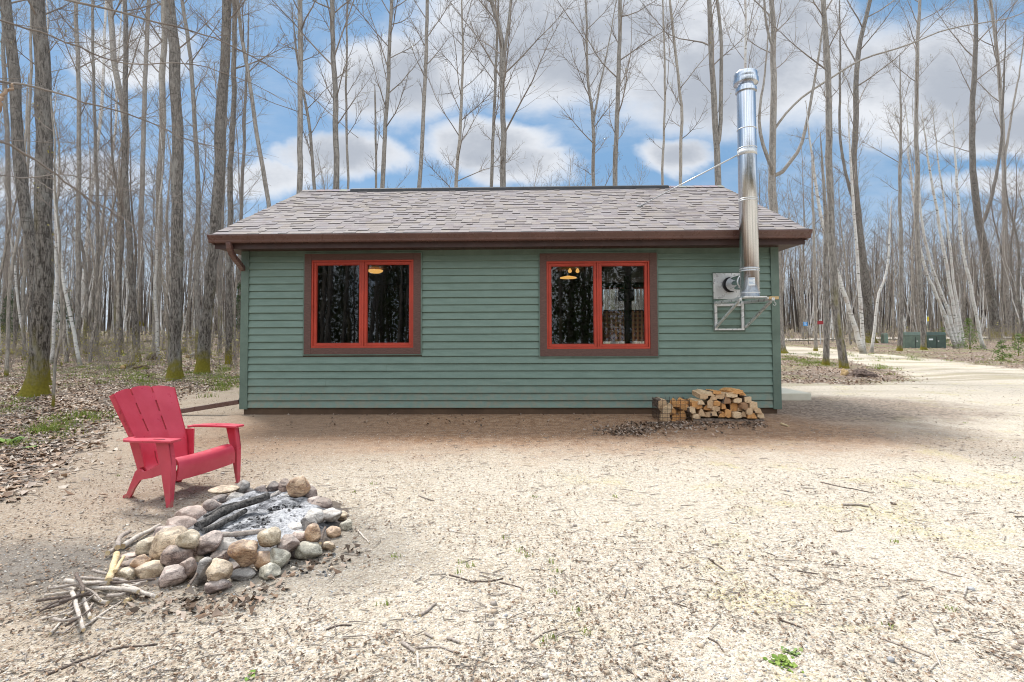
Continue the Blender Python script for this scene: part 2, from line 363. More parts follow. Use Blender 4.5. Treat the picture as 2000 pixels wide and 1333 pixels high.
# ------------------------------------------------------------------ ground
def axis(lo, hi, fine_lo, fine_hi, fine, growth):
    xs = list(np.arange(fine_lo, fine_hi + 1e-6, fine)); st = fine
    while xs[-1] < hi: st *= growth; xs.append(xs[-1] + st)
    st = fine; a = [xs[0]]
    while a[-1] > lo: st *= growth; a.append(a[-1] - st)
    return np.array(sorted(a[1:]) + xs)
def wpoly(pts): return np.array([tuple(ground_at(u, v).xy) for u, v in pts])
yard = np.array([(-3.3,-6),(-3.4,2.0),(-4.0,3.6),(-4.6,4.8),(-5.2,6.0),(-5.9,7.6),(-6.9,10.4),(-7.0,12.6),(-5,13.6),(4,14.2)] +
                [tuple(ground_at(u, v).xy) for u, v in [(1510,748),(1600,749),(1680,752),(1775,744),(1750,728),(1650,704),(1540,694),(1500,688)]] +
                [tuple(ground_at(u, v).xy) for u, v in [(1500,676),(1560,678),(1640,684),(1750,694),(1860,706),(2000,722)]] + [(30,14.0),(30,-6)])
def inside_dist(P, poly):
    n = len(poly); d = np.full(len(P), 1e9); ins = np.zeros(len(P), bool)
    for i in range(n):
        a, b = poly[i], poly[(i + 1) % n]; ab = b - a
        t = np.clip(((P - a) @ ab) / (ab @ ab), 0, 1); q = a + t[:, None] * ab
        d = np.minimum(d, np.hypot(*(P - q).T))
        cond = (a[1] > P[:, 1]) != (b[1] > P[:, 1])
        with np.errstate(divide='ignore', invalid='ignore'):
            xi = (b[0] - a[0]) * (P[:, 1] - a[1]) / (b[1] - a[1]) + a[0]
        ins ^= cond & (P[:, 0] < xi)
    return np.where(ins, d, -d)
def on_yard(x, y): return inside_dist(np.array([[x, y]]), yard)[0]

xs = axis(-420, 420, -11, 14, 0.16, 1.09); ys = axis(-60, 420, -0.5, 20, 0.16, 1.07)
X, Y = np.meshgrid(xs, ys); P = np.stack([X.ravel(), Y.ravel()], 1)
Z = np.array([terrain(a, b) for a, b in P])
sd = inside_dist(P, yard)
# a low mound of soil along the foot of the cabin wall
wl = (P[:, 0] > -4.3) & (P[:, 0] < 4.2)
Z += np.where(wl, 0.035 * np.exp(-((P[:, 1] - 7.55) / 0.32) ** 2), 0)
nx_, ny_ = len(xs), len(ys)
idx = np.arange(nx_ * ny_).reshape(ny_, nx_)
FQ = np.stack([idx[:-1, :-1].ravel(), idx[:-1, 1:].ravel(), idx[1:, 1:].ravel(), idx[1:, :-1].ravel()], 1)
V = np.column_stack([P, Z])
m = NT('ground_soil', 0.95, spec=0.15); p = m.geo(); sx = m.sep(p)
ed = m.attr('yard')                                   # signed distance to the edge of the gravel, metres
n1 = m.noise(p, 1.6, 6, 0.65); n2 = m.noise(p, 9, 5, 0.65); n3 = m.noise(p, 60, 4, 0.7); n0 = m.noise(p, 0.35, 4, 0.5)
va = m.vor(p, 85); vb = m.vor(p, 160); vc = m.vor(p, 26); vda = m.vor(p, 85, 'Distance')
sa = m.sep(va); sb = m.sep(vb); scv = m.sep(vc)
sand = m.mix(m.step(n1, 0.3, 0.7), (0.365, 0.300, 0.215), (0.50, 0.435, 0.345))
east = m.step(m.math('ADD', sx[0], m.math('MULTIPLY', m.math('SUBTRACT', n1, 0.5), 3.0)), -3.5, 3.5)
sand = m.mix(m.math('MULTIPLY', east, 0.75), sand, (0.66, 0.60, 0.50))  # paler gravel eastward, with the brighter light there also put into the colour
sand = m.mix(m.step(n2, 0.52, 0.75, 0, 0.4), sand, (0.40, 0.28, 0.175))
stone = m.ramp(sa[0], [(0.0, (0.24,0.20,0.17)), (0.22, (0.42,0.35,0.29)), (0.42, (0.62,0.54,0.44)), (0.6, (0.74,0.70,0.63)), (0.78, (0.50,0.38,0.27)), (0.9, (0.36,0.36,0.37)), (1.0, (0.82,0.80,0.76))], 'CONSTANT')
c = m.mix(m.math('MULTIPLY', m.step(sa[1], 0.46, 0.5), 0.62), sand, stone)
fine = m.ramp(sb[0], [(0.0, (0.16,0.12,0.09)), (0.12, (0.46,0.38,0.30)), (0.4, (0.62,0.54,0.43)), (0.75, (0.78,0.72,0.62))], 'CONSTANT')
c = m.mix(m.math('MULTIPLY', m.step(sb[1], 0.5, 0.55), 0.55), c, fine)
deb = m.noise(m.mapping(p, (1, 2.6, 1), (0, 0, 0.5)), 52, 5, 0.72, 0.7); patch = m.step(m.noise(p, 1.1, 5, 0.7), 0.36, 0.62)
dk = m.math('MULTIPLY', m.step(deb, 0.60, 0.70), m.math('MULTIPLY_ADD', patch, 0.55, 0.22)); c = m.mix(dk, c, (0.13, 0.092, 0.068))
n4 = m.noise(m.mapping(p, (1, 1.7, 1)), 20, 6, 0.78, 0.4); c = m.mix(m.step(n4, 0.54, 0.64, 0, 0.42), c, (0.25, 0.175, 0.12)); c = m.mix(m.step(n4, 0.45, 0.36, 0, 0.35), c, (0.78, 0.72, 0.62))
mossy = m.math('MULTIPLY', m.step(m.noise(p, 1.3, 6, 0.7), 0.52, 0.66), m.step(n3, 0.46, 0.54)); n4 = m.noise(m.mapping(p, (1, 1.7, 1)), 20, 6, 0.78, 0.4); c = m.mix(m.step(n4, 0.54, 0.64, 0, 0.42), c, (0.25, 0.175, 0.12)); c = m.mix(m.step(n4, 0.45, 0.36, 0, 0.35), c, (0.78, 0.72, 0.62))
mossy = m.math('MULTIPLY', mossy, m.step(sx[0], -0.5, 1.5))
c = m.mix(m.math('MULTIPLY', mossy, 0.6), c, (0.50, 0.45, 0.15))
# brown soil in a band along the cabin and on the left by the chair; grey ash dust left of the fire ring
nb = m.math('MULTIPLY', m.math('SUBTRACT', n1, 0.5), 1.8)
band = m.math('MULTIPLY', m.step(m.math('ADD', sx[1], nb), 4.5, 6.3), m.math('MULTIPLY', m.step(m.math('ADD', sx[0], nb), -4.8, -3.2), m.step(m.math('ADD', sx[0], nb), 6.6, 3.6)))
band = m.math('MULTIPLY', band, m.step(sx[1], 15, 9.5))
soil = m.mix(m.step(n2, 0.35, 0.65), (0.195, 0.095, 0.046), (0.33, 0.19, 0.105)); soil = m.mix(m.math('MULTIPLY', m.step(sb[1], 0.78, 0.8), 0.4), soil, fine)
c = m.mix(m.math('MULTIPLY', band, 0.95), c, soil)
leftd = m.math('MULTIPLY', m.step(m.math('ADD', sx[0], nb), -0.8, -3.0), 0.5); c = m.mix(leftd, c, (0.27, 0.195, 0.14))
def disc(cx, cy, rx, ry, r0=1.0, r1=0.35, rot=0.0):
    dx = m.math('SUBTRACT', sx[0], cx); dy = m.math('SUBTRACT', sx[1], cy)
    a = m.math('ADD', m.math('MULTIPLY', dx, math.cos(rot)), m.math('MULTIPLY', dy, math.sin(rot))); b = m.math('SUBTRACT', m.math('MULTIPLY', dy, math.cos(rot)), m.math('MULTIPLY', dx, math.sin(rot)))
    a = m.math('DIVIDE', a, rx); b = m.math('DIVIDE', b, ry); dd = m.math('SQRT', m.math('ADD', m.math('MULTIPLY', a, a), m.math('MULTIPLY', b, b)))
    return m.step(m.math('ADD', dd, m.math('MULTIPLY', m.math('SUBTRACT', n1, 0.5), 0.8)), r0, r1)
c = m.mix(m.math('MULTIPLY', disc(-2.75, 2.75, 0.95, 0.55), 0.62), c, (0.13, 0.125, 0.12))
c = m.mix(m.math('MULTIPLY', disc(-1.5, 2.95, 1.35, 0.95), 0.55), c, (0.15, 0.135, 0.12))
chip = disc(5.4, 8.7, 2.6, 1.9, 1.15, 0.55); c = m.mix(m.math('MULTIPLY', chip, 0.75), c, m.mix(m.step(vc and scv[0], 0.2, 0.8), (0.13, 0.095, 0.075), (0.32, 0.245, 0.195)))
# two worn wheel tracks along the driveway, with a greyer crown between them
trk = m.noise(m.mapping(p, (0.10, 1.0, 1), (0, 0, 0.12)), 1.5, 3, .5); far_ = m.step(sx[1], 9.5, 13.0)
c = m.mix(m.math('MULTIPLY', m.math('MULTIPLY', m.step(trk, .48, .60), far_), .55), c, (0.33, 0.28, 0.215)); c = m.mix(m.math('MULTIPLY', m.math('MULTIPLY', m.step(m.math('ADD', trk, m.math('MULTIPLY', n2, .15)), .60, .72), far_), .35), c, (0.30, 0.27, 0.15))
# leaf litter of the woods
lv = m.ramp(scv[0], [(0.0, (0.14,0.10,0.075)), (0.2, (0.30,0.225,0.175)), (0.4, (0.40,0.32,0.265)), (0.62, (0.21,0.155,0.12)), (0.8, (0.48,0.40,0.335)), (0.93, (0.33,0.22,0.15))], 'CONSTANT')
lit = m.mix(m.step(n3, 0.3, 0.7, 0, 0.5), lv, (0.13, 0.095, 0.07)); lit = m.mix(m.step(n2, 0.5, 0.7, 0, 0.5), lit, (0.36, 0.29, 0.22))
gp = m.math('MULTIPLY', m.step(m.noise(p, 0.42, 5, 0.65), 0.46, 0.62), m.step(n2, 0.3, 0.6)); lit = m.mix(m.math('MULTIPLY', gp, 0.7), lit, (0.22, 0.25, 0.085))
e2 = m.math('ADD', ed, m.math('MULTIPLY', m.math('SUBTRACT', n1, 0.5), 1.6)); e2 = m.math('ADD', e2, m.math('MULTIPLY', m.math('SUBTRACT', n2, 0.5), 0.5))
c = m.mix(m.step(e2, -0.12, 0.22), lit, c); m.color(c)
b1 = m.bump(m.math('ADD', m.math('MULTIPLY', vda, -0.6), n3), 0.75, 0.012); m.bump(n2, 0.6, 0.05, b1)
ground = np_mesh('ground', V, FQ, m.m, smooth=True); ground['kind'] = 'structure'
at_ = ground.data.attributes.new('yard', 'FLOAT', 'POINT'); at_.data.foreach_set('value', np.clip(sd, -6, 6).astype(np.float32))

# far road, a pale gravel strip beyond the trees
mb = MB(); pts = [(1480,667),(1560,664.5),(1700,663),(1850,662.5),(2000,662),(2250,661)]
rows = []
for u, v in pts:
    q = ground_at(u, v); rows.append([(q.x, q.y - 0.9, terrain(q.x, q.y - 0.9) + 0.05), (q.x, q.y + 1.6, terrain(q.x, q.y + 1.6) + 0.05)])
rows2 = []
for i in range(len(rows) - 1):
    for k in range(6):
        t = k / 6; r = []
        for j in (0, 1):
            x = rows[i][j][0] * (1-t) + rows[i+1][j][0] * t; y = rows[i][j][1] * (1-t) + rows[i+1][j][1] * t
            r.append((x, y, terrain(x, y) + 0.06))
        rows2.append(r)
mb.grid(rows2); m = NT('road_gravel', 0.95); p = m.geo(); m.color(m.mix(m.noise(p, 3, 6, 0.7), (0.42, 0.37, 0.30), (0.62, 0.57, 0.49)))
o = mb.build('road', m.m); o['kind'] = 'structure'

# ------------------------------------------------------------------ CABIN
hx0, hy0 = -4.17, 7.96
YAW = math.atan2(7.76 - 7.96, 4.01 + 4.17)
HL = math.hypot(8.18, 0.2)          # length of the front wall
HD = 5.5                            # depth
house = empty('cabin', (hx0, hy0, 0), YAW)
tag(house, 'small green clapboard cabin with shingled roof and two red framed windows', 'cabin')
Rm = Matrix.Rotation(YAW, 3, 'Z')
def wall(u, v, yl=0.0):             # pixel -> local (x, z) on the plane y_local = yl
    o = Rm.transposed() @ (Vector((0, 0, CAMZ)) - Vector((hx0, hy0, 0))); d = Rm.transposed() @ ray(u, v)
    t = (yl - o.y) / d.y; q = o + d * t; return q.x, q.z
def h2w(p): return Rm @ Vector(p) + Vector((hx0, hy0, 0))
SB = 0.105                          # bottom of the siding
ZS = 2.55                           # soffit level
EXP = 0.1128
wins = []
for (o_, r_, panes) in [((594,495,825,694),(609,509,809,680),[(621,519,703,667),(716,519,802,667)]),
                        ((1052,494,1285,698),(1067,511,1269,682),[(1075,520,1160,671),(1175,520,1259,671)])]:
    def rect(a):
        x0, z1 = wall(a[0], a[1]); x1, z0 = wall(a[2], a[3]); x0b, _ = wall(a[0], a[3]); x1b, _ = wall(a[2], a[1])
        return [(x0 + x0b) / 2, (x1 + x1b) / 2, z0, z1]
    wins.append((rect(o_), rect(r_), [rect(q) for q in panes]))
# level the sill and the head of both windows with each other
def siding(mb, length, fn, openings, zb, zt, inset0=0.0, inset1=0.0, seed=1, gable=None):
    r = random.Random(seed); z = zb; k = 0
    while z < zt - 0.01:
        z1 = min(z + EXP, zt); f = (z1 - z) / EXP
        segs = [(inset0, length - inset1)]
        if gable: segs = [gable(z1)]
        for (a, b, c_, d) in openings:
            if c_ < z1 - 0.02 and d > z + 0.02:
                ns = []
                for s0, s1 in segs:
                    if a > s0: ns.append((s0, min(a, s1)))
                    if b < s1: ns.append((max(b, s0), s1))
                segs = [s for s in ns if s[1] - s[0] > 0.005]
        for s0, s1 in segs:
            cuts = [s0]; 
            if s1 - s0 > 3.0:
                j = s0 + r.uniform(0.8, 2.6)
                while j < s1 - 0.6: cuts.append(j); j += r.uniform(2.4, 3.6)
            cuts.append(s1)
            for i in range(len(cuts) - 1):
                e = 0.0032 * ((i + k) % 2); a, b = cuts[i], cuts[i + 1]
                P = [(0.024 + e, z + 0.009), (0.025 + e, z + 0.015), (0.0045 + (0.0205) * (1 - f) * 0.8 + e, z1)]
                lo, bo = 0.003, z
                for (o0, q0), (o1, q1) in zip([(lo, z + 0.001)] + P[:-1], P):
                    mb.quad(fn(a, -o0, q0), fn(b, -o0, q0), fn(b, -o1, q1), fn(a, -o1, q1))
                if i > 0:
                    mb.add([fn(a, -0.003, z), fn(a, -P[0][0], P[0][1]), fn(a, -P[2][0], P[2][1])], [(0, 1, 2)])
        z = z1; k += 1
front = lambda a, o, z: (a, o, z)
back = lambda a, o, z: (HL - a, HD - o, z)
left = lambda a, o, z: (o, HD - a, z)
right = lambda a, o, z: (HL - o, a, z)
mb = MB(); siding(mb, HL, front, [w[0] for w in wins], SB, ZS - 0.095, seed=4); mb.build('front_wall', M['siding'], house)
x0b, z1b = wall(1172, 562, HD); x1b, z0b = wall(1264, 700, HD)
bwin = (HL - x1b, HL - x0b, max(z0b, 0.9), z1b)
mb = MB(); siding(mb, HL, back, [bwin], SB, ZS - 0.095, seed=5); mb.build('back_wall', M['siding'], house)
EAVE_F = 0.36; RISE = 4.27 - 2.74; HR = HD / 2; SLOPE = math.atan2(RISE, HR + EAVE_F)
def gab(z):
    if z <= ZS: return (0.0, HD)
    i = (z - ZS - 0.02) / math.tan(SLOPE); return (max(0, i), min(HD, HD - i))
for nm, fn, sd_ in (('left_wall', left, 6), ('right_wall', right, 7)):
    mb = MB(); siding(mb, HD, fn, [], SB, ZS + HR * math.tan(SLOPE) - 0.1, seed=sd_, gable=gab); mb.build(nm, M['siding'], house)
# window flange rims of siding channel, wall core with window holes (inside face)
mb = MB()
def core(mb, y0, y1, holes, mi=0):
    xsx = sorted({0.02, HL - 0.02, *[h[0] for h in holes], *[h[1] for h in holes]})
    for a, b in zip(xsx[:-1], xsx[1:]):
        hh = [h for h in holes if h[0] < (a + b) / 2 < h[1]]
        if not hh: mb.box(a, b, y0, y1, 0.0, ZS, mi)
        else:
            h = hh[0]; mb.box(a, b, y0, y1, 0.0, h[2], mi); mb.box(a, b, y0, y1, h[3], ZS, mi)
core(mb, 0.004, 0.13, [w[1] for w in wins]); core(mb, HD - 0.13, HD - 0.004, [(x0b, x1b, bwin[2], bwin[3])])
mb.box(0.004, 0.13, 0.132, HD - 0.132, 0, ZS); mb.box(HL - 0.13, HL - 0.004, 0.132, HD - 0.132, 0, ZS)
mb.box(0.01, HL - 0.01, 0.01, HD - 0.01, ZS + 0.002, ZS + 0.03)
# a partition inside, so the left room is dark
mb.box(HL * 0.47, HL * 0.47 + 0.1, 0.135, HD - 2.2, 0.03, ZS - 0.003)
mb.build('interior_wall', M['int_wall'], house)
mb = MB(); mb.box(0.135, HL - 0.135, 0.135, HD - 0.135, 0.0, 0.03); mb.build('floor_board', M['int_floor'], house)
mb = MB(); mb.box(0.012, HL - 0.012, 0.012, HD - 0.012, -0.15, SB + 0.012); mb.build('foundation', M['found'], house)
# corner posts
for (cx, cy, sx_, sy_) in ((0, 0, -1, -1), (HL, 0, 1, -1), (0, HD, -1, 1), (HL, HD, 1, 1)):
    mb = MB(); t = 0.036; wdt = 0.085
    xa, xb = sorted((cx + sx_ * t, cx - sx_ * wdt)); ya, yb = sorted((cy + sy_ * t, cy + sy_ * 0.001)); mb.box(xa, xb, ya, yb, SB - 0.012, ZS - 0.004)
    xa, xb = sorted((cx + sx_ * t, cx + sx_ * 0.001)); ya, yb = sorted((cy, cy - sy_ * wdt)); mb.box(xa, xb, ya, yb, SB - 0.012, ZS - 0.004)
    mb.build('corner_post', M['trim_green'], house, bevel=0.003)
mb = MB(); mb.box(0.09, HL - 0.09, -0.014, 0.002, ZS - 0.094, ZS - 0.004); mb.box(0.09, HL - 0.09, -0.022, -0.0145, ZS - 0.022, ZS - 0.004); mb.build('frieze_board', M['trim_green'], house)

# windows
for wi, (o_, r_, panes) in enumerate(wins):
    x0, x1, z0, z1 = o_; rx0, rx1, rz0, rz1 = r_
    mb = MB(); e = 0.019                                        # green channel around the trim
    mb.box(x0, x1, -0.037, 0.0, z1 - e, z1); mb.box(x0, x1, -0.037, 0.0, z0, z0 + e); mb.box(x0, x0 + e, -0.037, 0, z0 + e, z1 - e); mb.box(x1 - e, x1, -0.037, 0, z0 + e, z1 - e)
    wf = mb.build('window', M['trim_green'], house)
    x0 += e; x1 -= e; z0 += e; z1 -= e
    mb = MB()                                                   # brown boards: head and sill run between the side boards
    mb.box(x0, rx0 + 0.004, -0.045, -0.001, z0, z1); mb.box(rx1 - 0.004, x1, -0.045, -0.001, z0, z1)
    mb.box(rx0 + 0.004, rx1 - 0.004, -0.043, -0.001, rz1 - 0.004, z1); mb.box(rx0 + 0.004, rx1 - 0.004, -0.043, -0.001, z0, rz0 + 0.004)
    mb.build('trim_board', M['trim_brown'], wf, bevel=0.002)
    mb = MB(); ft = 0.026
    def ring(mb, a, b, c, d, t, y0, y1, mi=0):
        mb.box(a, a + t, y0, y1, c, d, mi); mb.box(b - t, b, y0, y1, c, d, mi); mb.box(a + t, b - t, y0, y1, d - t, d, mi); mb.box(a + t, b - t, y0, y1, c, c + t, mi)
    a, b, c_, d = rx0 + 0.004, rx1 - 0.004, rz0 + 0.004, rz1 - 0.004
    ring(mb, a, b, c_, d, ft, -0.033, 0.085); xm = (panes[0][1] + panes[1][0]) / 2
    mb.box(xm - 0.014, xm + 0.014, -0.026, 0.085, c_ + ft, d - ft)
    mb.build('frame', M['red_trim'], wf, bevel=0.003)
    for k, (px0, px1, pz0, pz1) in enumerate(panes):
        sa_, sb_ = (a + ft + 0.002, xm - 0.0165) if k == 0 else (xm + 0.0165, b - ft - 0.002)
        mb = MB(); ox0, ox1, oz0, oz1 = sa_, sb_, c_ + ft + 0.002, d - ft - 0.002
        ring(mb, ox0, ox1, oz0, oz1, 0.040, -0.012, 0.05)
        ring(mb, ox0 + 0.040, ox1 - 0.040, oz0 + 0.040, oz1 - 0.040, 0.009, -0.003, 0.045)
        s_ = mb.build('sash', M['red_trim'], wf, bevel=0.003)
        mb = MB(); mb.quad((ox0 + 0.045, 0.018, oz0 + 0.045), (ox1 - 0.045, 0.018, oz0 + 0.045), (ox1 - 0.045, 0.018, oz1 - 0.045), (ox0 + 0.045, 0.018, oz1 - 0.045))
        mb.build('pane', M['glass'], wf)
# back window with plaid cafe curtain
mb = MB(); ring(mb, x0b, x1b, bwin[2], bwin[3], 0.05, HD - 0.14, HD + 0.02); bw = mb.build('window', M['red_trim'], house, bevel=0.003)
bw['label'] = 'rear window seen through the right front window'
mb = MB(); mb.quad((x0b + .05, HD - .06, bwin[2] + .05), (x1b - .05, HD - .06, bwin[2] + .05), (x1b - .05, HD - .06, bwin[3] - .05), (x0b + .05, HD - .06, bwin[3] - .05)); mb.build('pane', M['glass'], bw)
_, zc = wall(1215, 607, HD - 0.2)
mb = MB(); nn = 60; rows = [[], []]
for i in range(nn + 1):
    x = x0b - 0.06 + (x1b - x0b + 0.12) * i / nn; yy_ = HD - 0.22 + 0.02 * math.sin(i * 1.3)
    rows[0].append((x, yy_, 1.05)); rows[1].append((x, yy_, zc))
mb.grid(rows); cu = mb.build('curtain', M['plaid'], house, smooth=True)
mb = MB(); mb.tube([(x0b - 0.1, HD - 0.22, zc + 0.005), (x1b + 0.1, HD - 0.22, zc + 0.005)], 0.012, 8); mb.build('curtain_rod', M['dark'], house)

xq, _z = wall(1226, 600, 3.6); mb = MB(); mb.box(xq - .07, xq + .07, 3.53, 3.67, .031, ZS - .002); mb.build('support_post', M['dark'], house, bevel=.004)
xq, zq = wall(1222, 576, 3.5); mb = MB(); mb.box(xq - .17, xq + .17, 3.38, 3.52, zq - .14, zq + .12); mb.build('hanging_speaker', M['dark'], house, bevel=.02)
# roof ------------------------------------------------------------------
OH = 0.29; X0, X1 = -OH, HL + OH
ZE = 2.735; YR = HR; ZR = ZE + RISE; cs, sn = math.cos(SLOPE), math.sin(SLOPE); SL = (HR + EAVE_F + 0.02) / cs
fr_ = lambda x, s, h: (x, -EAVE_F - 0.02 + s * cs - h * sn, ZE + s * sn + h * cs)
bk_ = lambda x, s, h: (HL - x, HD + EAVE_F + 0.02 - s * cs + h * sn, ZE + s * sn + h * cs)
cols = [(0.30,0.26,0.225),(0.285,0.255,0.25),(0.30,0.27,0.265),(0.265,0.235,0.238),(0.32,0.285,0.27),(0.25,0.215,0.218),(0.325,0.29,0.27),(0.29,0.265,0.275),(0.305,0.262,0.235)]
sroof = None
for fn, sd_ in ((fr_, 3), (bk_, 9)):
    mb = MB(); r = random.Random(sd_); e = 0.143; n = int(SL / e)
    e = SL / n
    mb.quad(fn(X0, 0, -0.012), fn(X1, 0, -0.012), fn(X1, SL, -0.012), fn(X0, SL, -0.012), 0, cols[2])
    for i in range(n):
        s0, s1 = i * e, (i + 1) * e + 0.03
        x = X0 - 0.006
        while x < X1:
            w_ = r.uniform(0.08, 0.19); xb = min(x + w_, X1 + 0.006); up = r.random() < 0.42
            k = r.choice(cols); g_ = r.uniform(0.80, 0.93); k = tuple(q * g_ for q in k)
            h0, h1 = (0.0145, 0.003) if up else (0.006, 0.002)
            dr = r.uniform(-0.003, 0.003)
            tp = [fn(x, s0 + dr, h0), fn(xb, s0 + dr, h0), fn(xb, s1, h1), fn(x, s1, h1)]
            bt = [fn(x, s0 + dr, -0.004), fn(xb, s0 + dr, -0.004)]
            mb.add(tp, [(0, 1, 2, 3)], 0, k); dk = tuple(q * 0.2 for q in k)  # lower and side edges darkened, shadow under the tabs put into the colour
            mb.add([bt[0], bt[1], tp[1], tp[0]], [(0, 1, 2, 3)], 0, dk)
            if up:
                for xx in (x, xb): mb.add([fn(xx, s0 + dr, -0.004), fn(xx, s0 + dr, h0), fn(xx, s1, h1)], [(0, 1, 2)], 0, dk)
            x = xb
    o = mb.build('roof', M['shingle'], house, colors=True)
    if sroof is None: sroof = o; o['label'] = 'front slope of the roof, grey and mauve laminated shingles'
# ridge cap + dark ridge vent
mb = MB(); r = random.Random(5); x = X0
while x < X1:
    xb = min(x + 0.16, X1); k = tuple(q * r.uniform(0.85, 1.1) for q in r.choice(cols))
    for fn in (fr_, bk_):
        a, b = (x, xb) if fn is fr_ else (HL - xb, HL - x)
        mb.add([fn(a, SL - 0.14, 0.022), fn(b, SL - 0.14, 0.018), fn(b, SL + 0.012, 0.026), fn(a, SL + 0.012, 0.030)], [(0, 1, 2, 3)], 0, k)
    x = xb
mb.build('ridge_cap', M['shingle'], sroof, colors=True)
vx0 = HL * (683 - 583) / 829 * 1.06 - OH; vx1 = HL * (1308 - 583) / 829 * 1.065 - OH
mb = MB(); mb.prism([(-0.17, -0.085), (0.17, -0.085), (0.15, -0.02), (0.03, 0.028), (-0.03, 0.028), (-0.15, -0.02)], lambda p, t: (t, YR + p[0], ZR + 0.02 + p[1]), vx0, vx1)
mb.build('ridge_vent', M['dark'], sroof)
M['fascia'] = painted('dark_fascia', (0.05, 0.024, 0.02), 0.5)
# rake boards, fascia, soffit, gutter
mb = MB()
for xx in (X0, X1):
    a, b = (xx + 0.004, xx + 0.03) if xx < 1 else (xx - 0.03, xx - 0.004)
    for s_ in (0, 1):
        f2 = (lambda y: -EAVE_F - 0.02 + y) if s_ == 0 else (lambda y: HD + EAVE_F + 0.02 - y)
        run = HR + EAVE_F + 0.02
        poly = [(0, ZE - 0.16), (run, ZR - 0.16), (run, ZR - 0.014), (0, ZE - 0.014)]
        mb.add([(a, f2(p[0]), p[1]) for p in poly] + [(b, f2(p[0]), p[1]) for p in poly], [(3,2,1,0),(4,5,6,7),(0,1,5,4),(1,2,6,5),(2,3,7,6),(3,0,4,7)])
mb.build('rake_board', M['brown'], house)
for yy0, yy1, nm in ((-EAVE_F, -EAVE_F + 0.022, 'fascia'), (HD + EAVE_F - 0.022, HD + EAVE_F, 'fascia')):
    mb = MB(); mb.box(X0 + 0.032, X1 - 0.032, yy0, yy1, ZS - 0.03, ZE - 0.014); mb.build(nm, M['fascia'], house, bevel=0.002)
mb = MB()
mb.box(X0 + 0.032, X1 - 0.032, -EAVE_F + 0.024, -0.002, ZS - 0.012, ZS); mb.box(X0 + 0.032, X1 - 0.032, HD + 0.002, HD + EAVE_F - 0.024, ZS - 0.012, ZS)
mb.box(X0 + 0.032, -0.026, 0.0, HD, ZS - 0.010, ZS + 0.002); mb.box(HL + 0.026, X1 - 0.032, 0.0, HD, ZS - 0.010, ZS + 0.002)
mb.build('soffit', M['soffit'], house)
GY = -EAVE_F - 0.003
prof = [(0, -0.115), (-0.065, -0.115), (-0.078, -0.10), (-0.082, -0.075), (-0.108, -0.035), (-0.118, -0.02), (-0.118, 0.0), (-0.108, 0.002), (-0.108, -0.006), (-0.112, -0.018), (-0.10, -0.032), (-0.076, -0.073), (-0.072, -0.10), (-0.006, -0.108), (-0.006, 0.0), (0, 0.0)]
mb = MB(); mb.prism(prof[::-1], lambda p, t: (t, GY + p[0], ZE - 0.018 + p[1]), X0 - 0.015, X1 + 0.015)
gut = mb.build('gutter', M['brown'], house)
mb = MB(); mb.box(X0 - 0.012, X1 + 0.012, GY - 0.119, GY - 0.004, ZE - 0.017, ZE - 0.0125); mb.build('gutter_guard', M['drip'], gut)
mb = MB(); mb.bar(fr_(X0 + 0.01, -0.03, -0.004), fr_(X1 - 0.01, -0.03, -0.004), 0.09, 0.004, up=(0, -sn, cs)); mb.build('drip_edge', M['drip'], sroof)
# downspout: S-elbow under the gutter at the left, down the left wall, kick-out pipe on the ground
dx0, _ = wall(452, 480, -EAVE_F)
mb = MB()
def corr(mb, pts, w, h):
    for a, b in zip(pts[:-1], pts[1:]): mb.bar(a, b, w, h)
P = [Vector((dx0, GY - 0.06, ZE - 0.13)), Vector((dx0, GY - 0.06, ZE - 0.20))]
p2 = Vector((-0.055, -0.0, ZS - 0.30)); p1 = Vector((dx0, GY - 0.05, ZE - 0.25))
n = 26; path = []
for i in range(n + 1):
    t = i / n; c0, c1, c2, c3 = P[0], Vector((dx0, GY - 0.06, ZE - 0.36)), Vector((dx0 + 0.06, -0.12, ZS - 0.22)), Vector((-0.06, 0.10, ZS - 0.36))
    path.append(c0*(1-t)**3 + c1*3*t*(1-t)**2 + c2*3*t*t*(1-t) + c3*t**3)
path += [Vector((-0.062, 0.115, ZS - 0.45)), Vector((-0.062, 0.115, 0.30))]
def rtube(mb, path, w, h, ribs=None):
    k = 4; vs = []; n = len(path)
    for i, p in enumerate(path):
        t = (path[min(i+1, n-1)] - path[max(i-1, 0)]).normalized(); sx_ = Vector((1, 0, 0)); sx_ = (sx_ - t * sx_.dot(t)).normalized(); uz = sx_.cross(t)
        g_ = 1.0 + (0.10 if ribs and ribs[0] <= i <= ribs[1] and i % 2 else 0)
        for a, b in ((-1,-1),(1,-1),(1,1),(-1,1)): vs.append(p + sx_ * a * w/2 * g_ + uz * b * h/2 * g_)
    fs = [(i*4+j, i*4+(j+1)%4, (i+1)*4+(j+1)%4, (i+1)*4+j) for i in range(n-1) for j in range(4)] + [(0,3,2,1), ((n-1)*4, (n-1)*4+1, (n-1)*4+2, (n-1)*4+3)]
    mb.add(vs, fs)
rtube(mb, path, 0.072, 0.058, (3, 24))
rtube(mb, [Vector(p) for p in [(-0.062, 0.115, 0.33), (-0.064, 0.112, 0.25), (-0.075, 0.09, 0.19)]], 0.078, 0.064)
A = Vector((-0.075, 0.05, 0.20)); 
kb = Rm.transposed() @ (ground_at(352, 812) - Vector((hx0, hy0, 0))); Bp = Vector((kb.x, kb.y, 0.06))
mb.bar(A, Bp + (Bp - A) * 0.25, 0.085, 0.068)
mb.build('downspout', M['brown'], house, bevel=0.004)

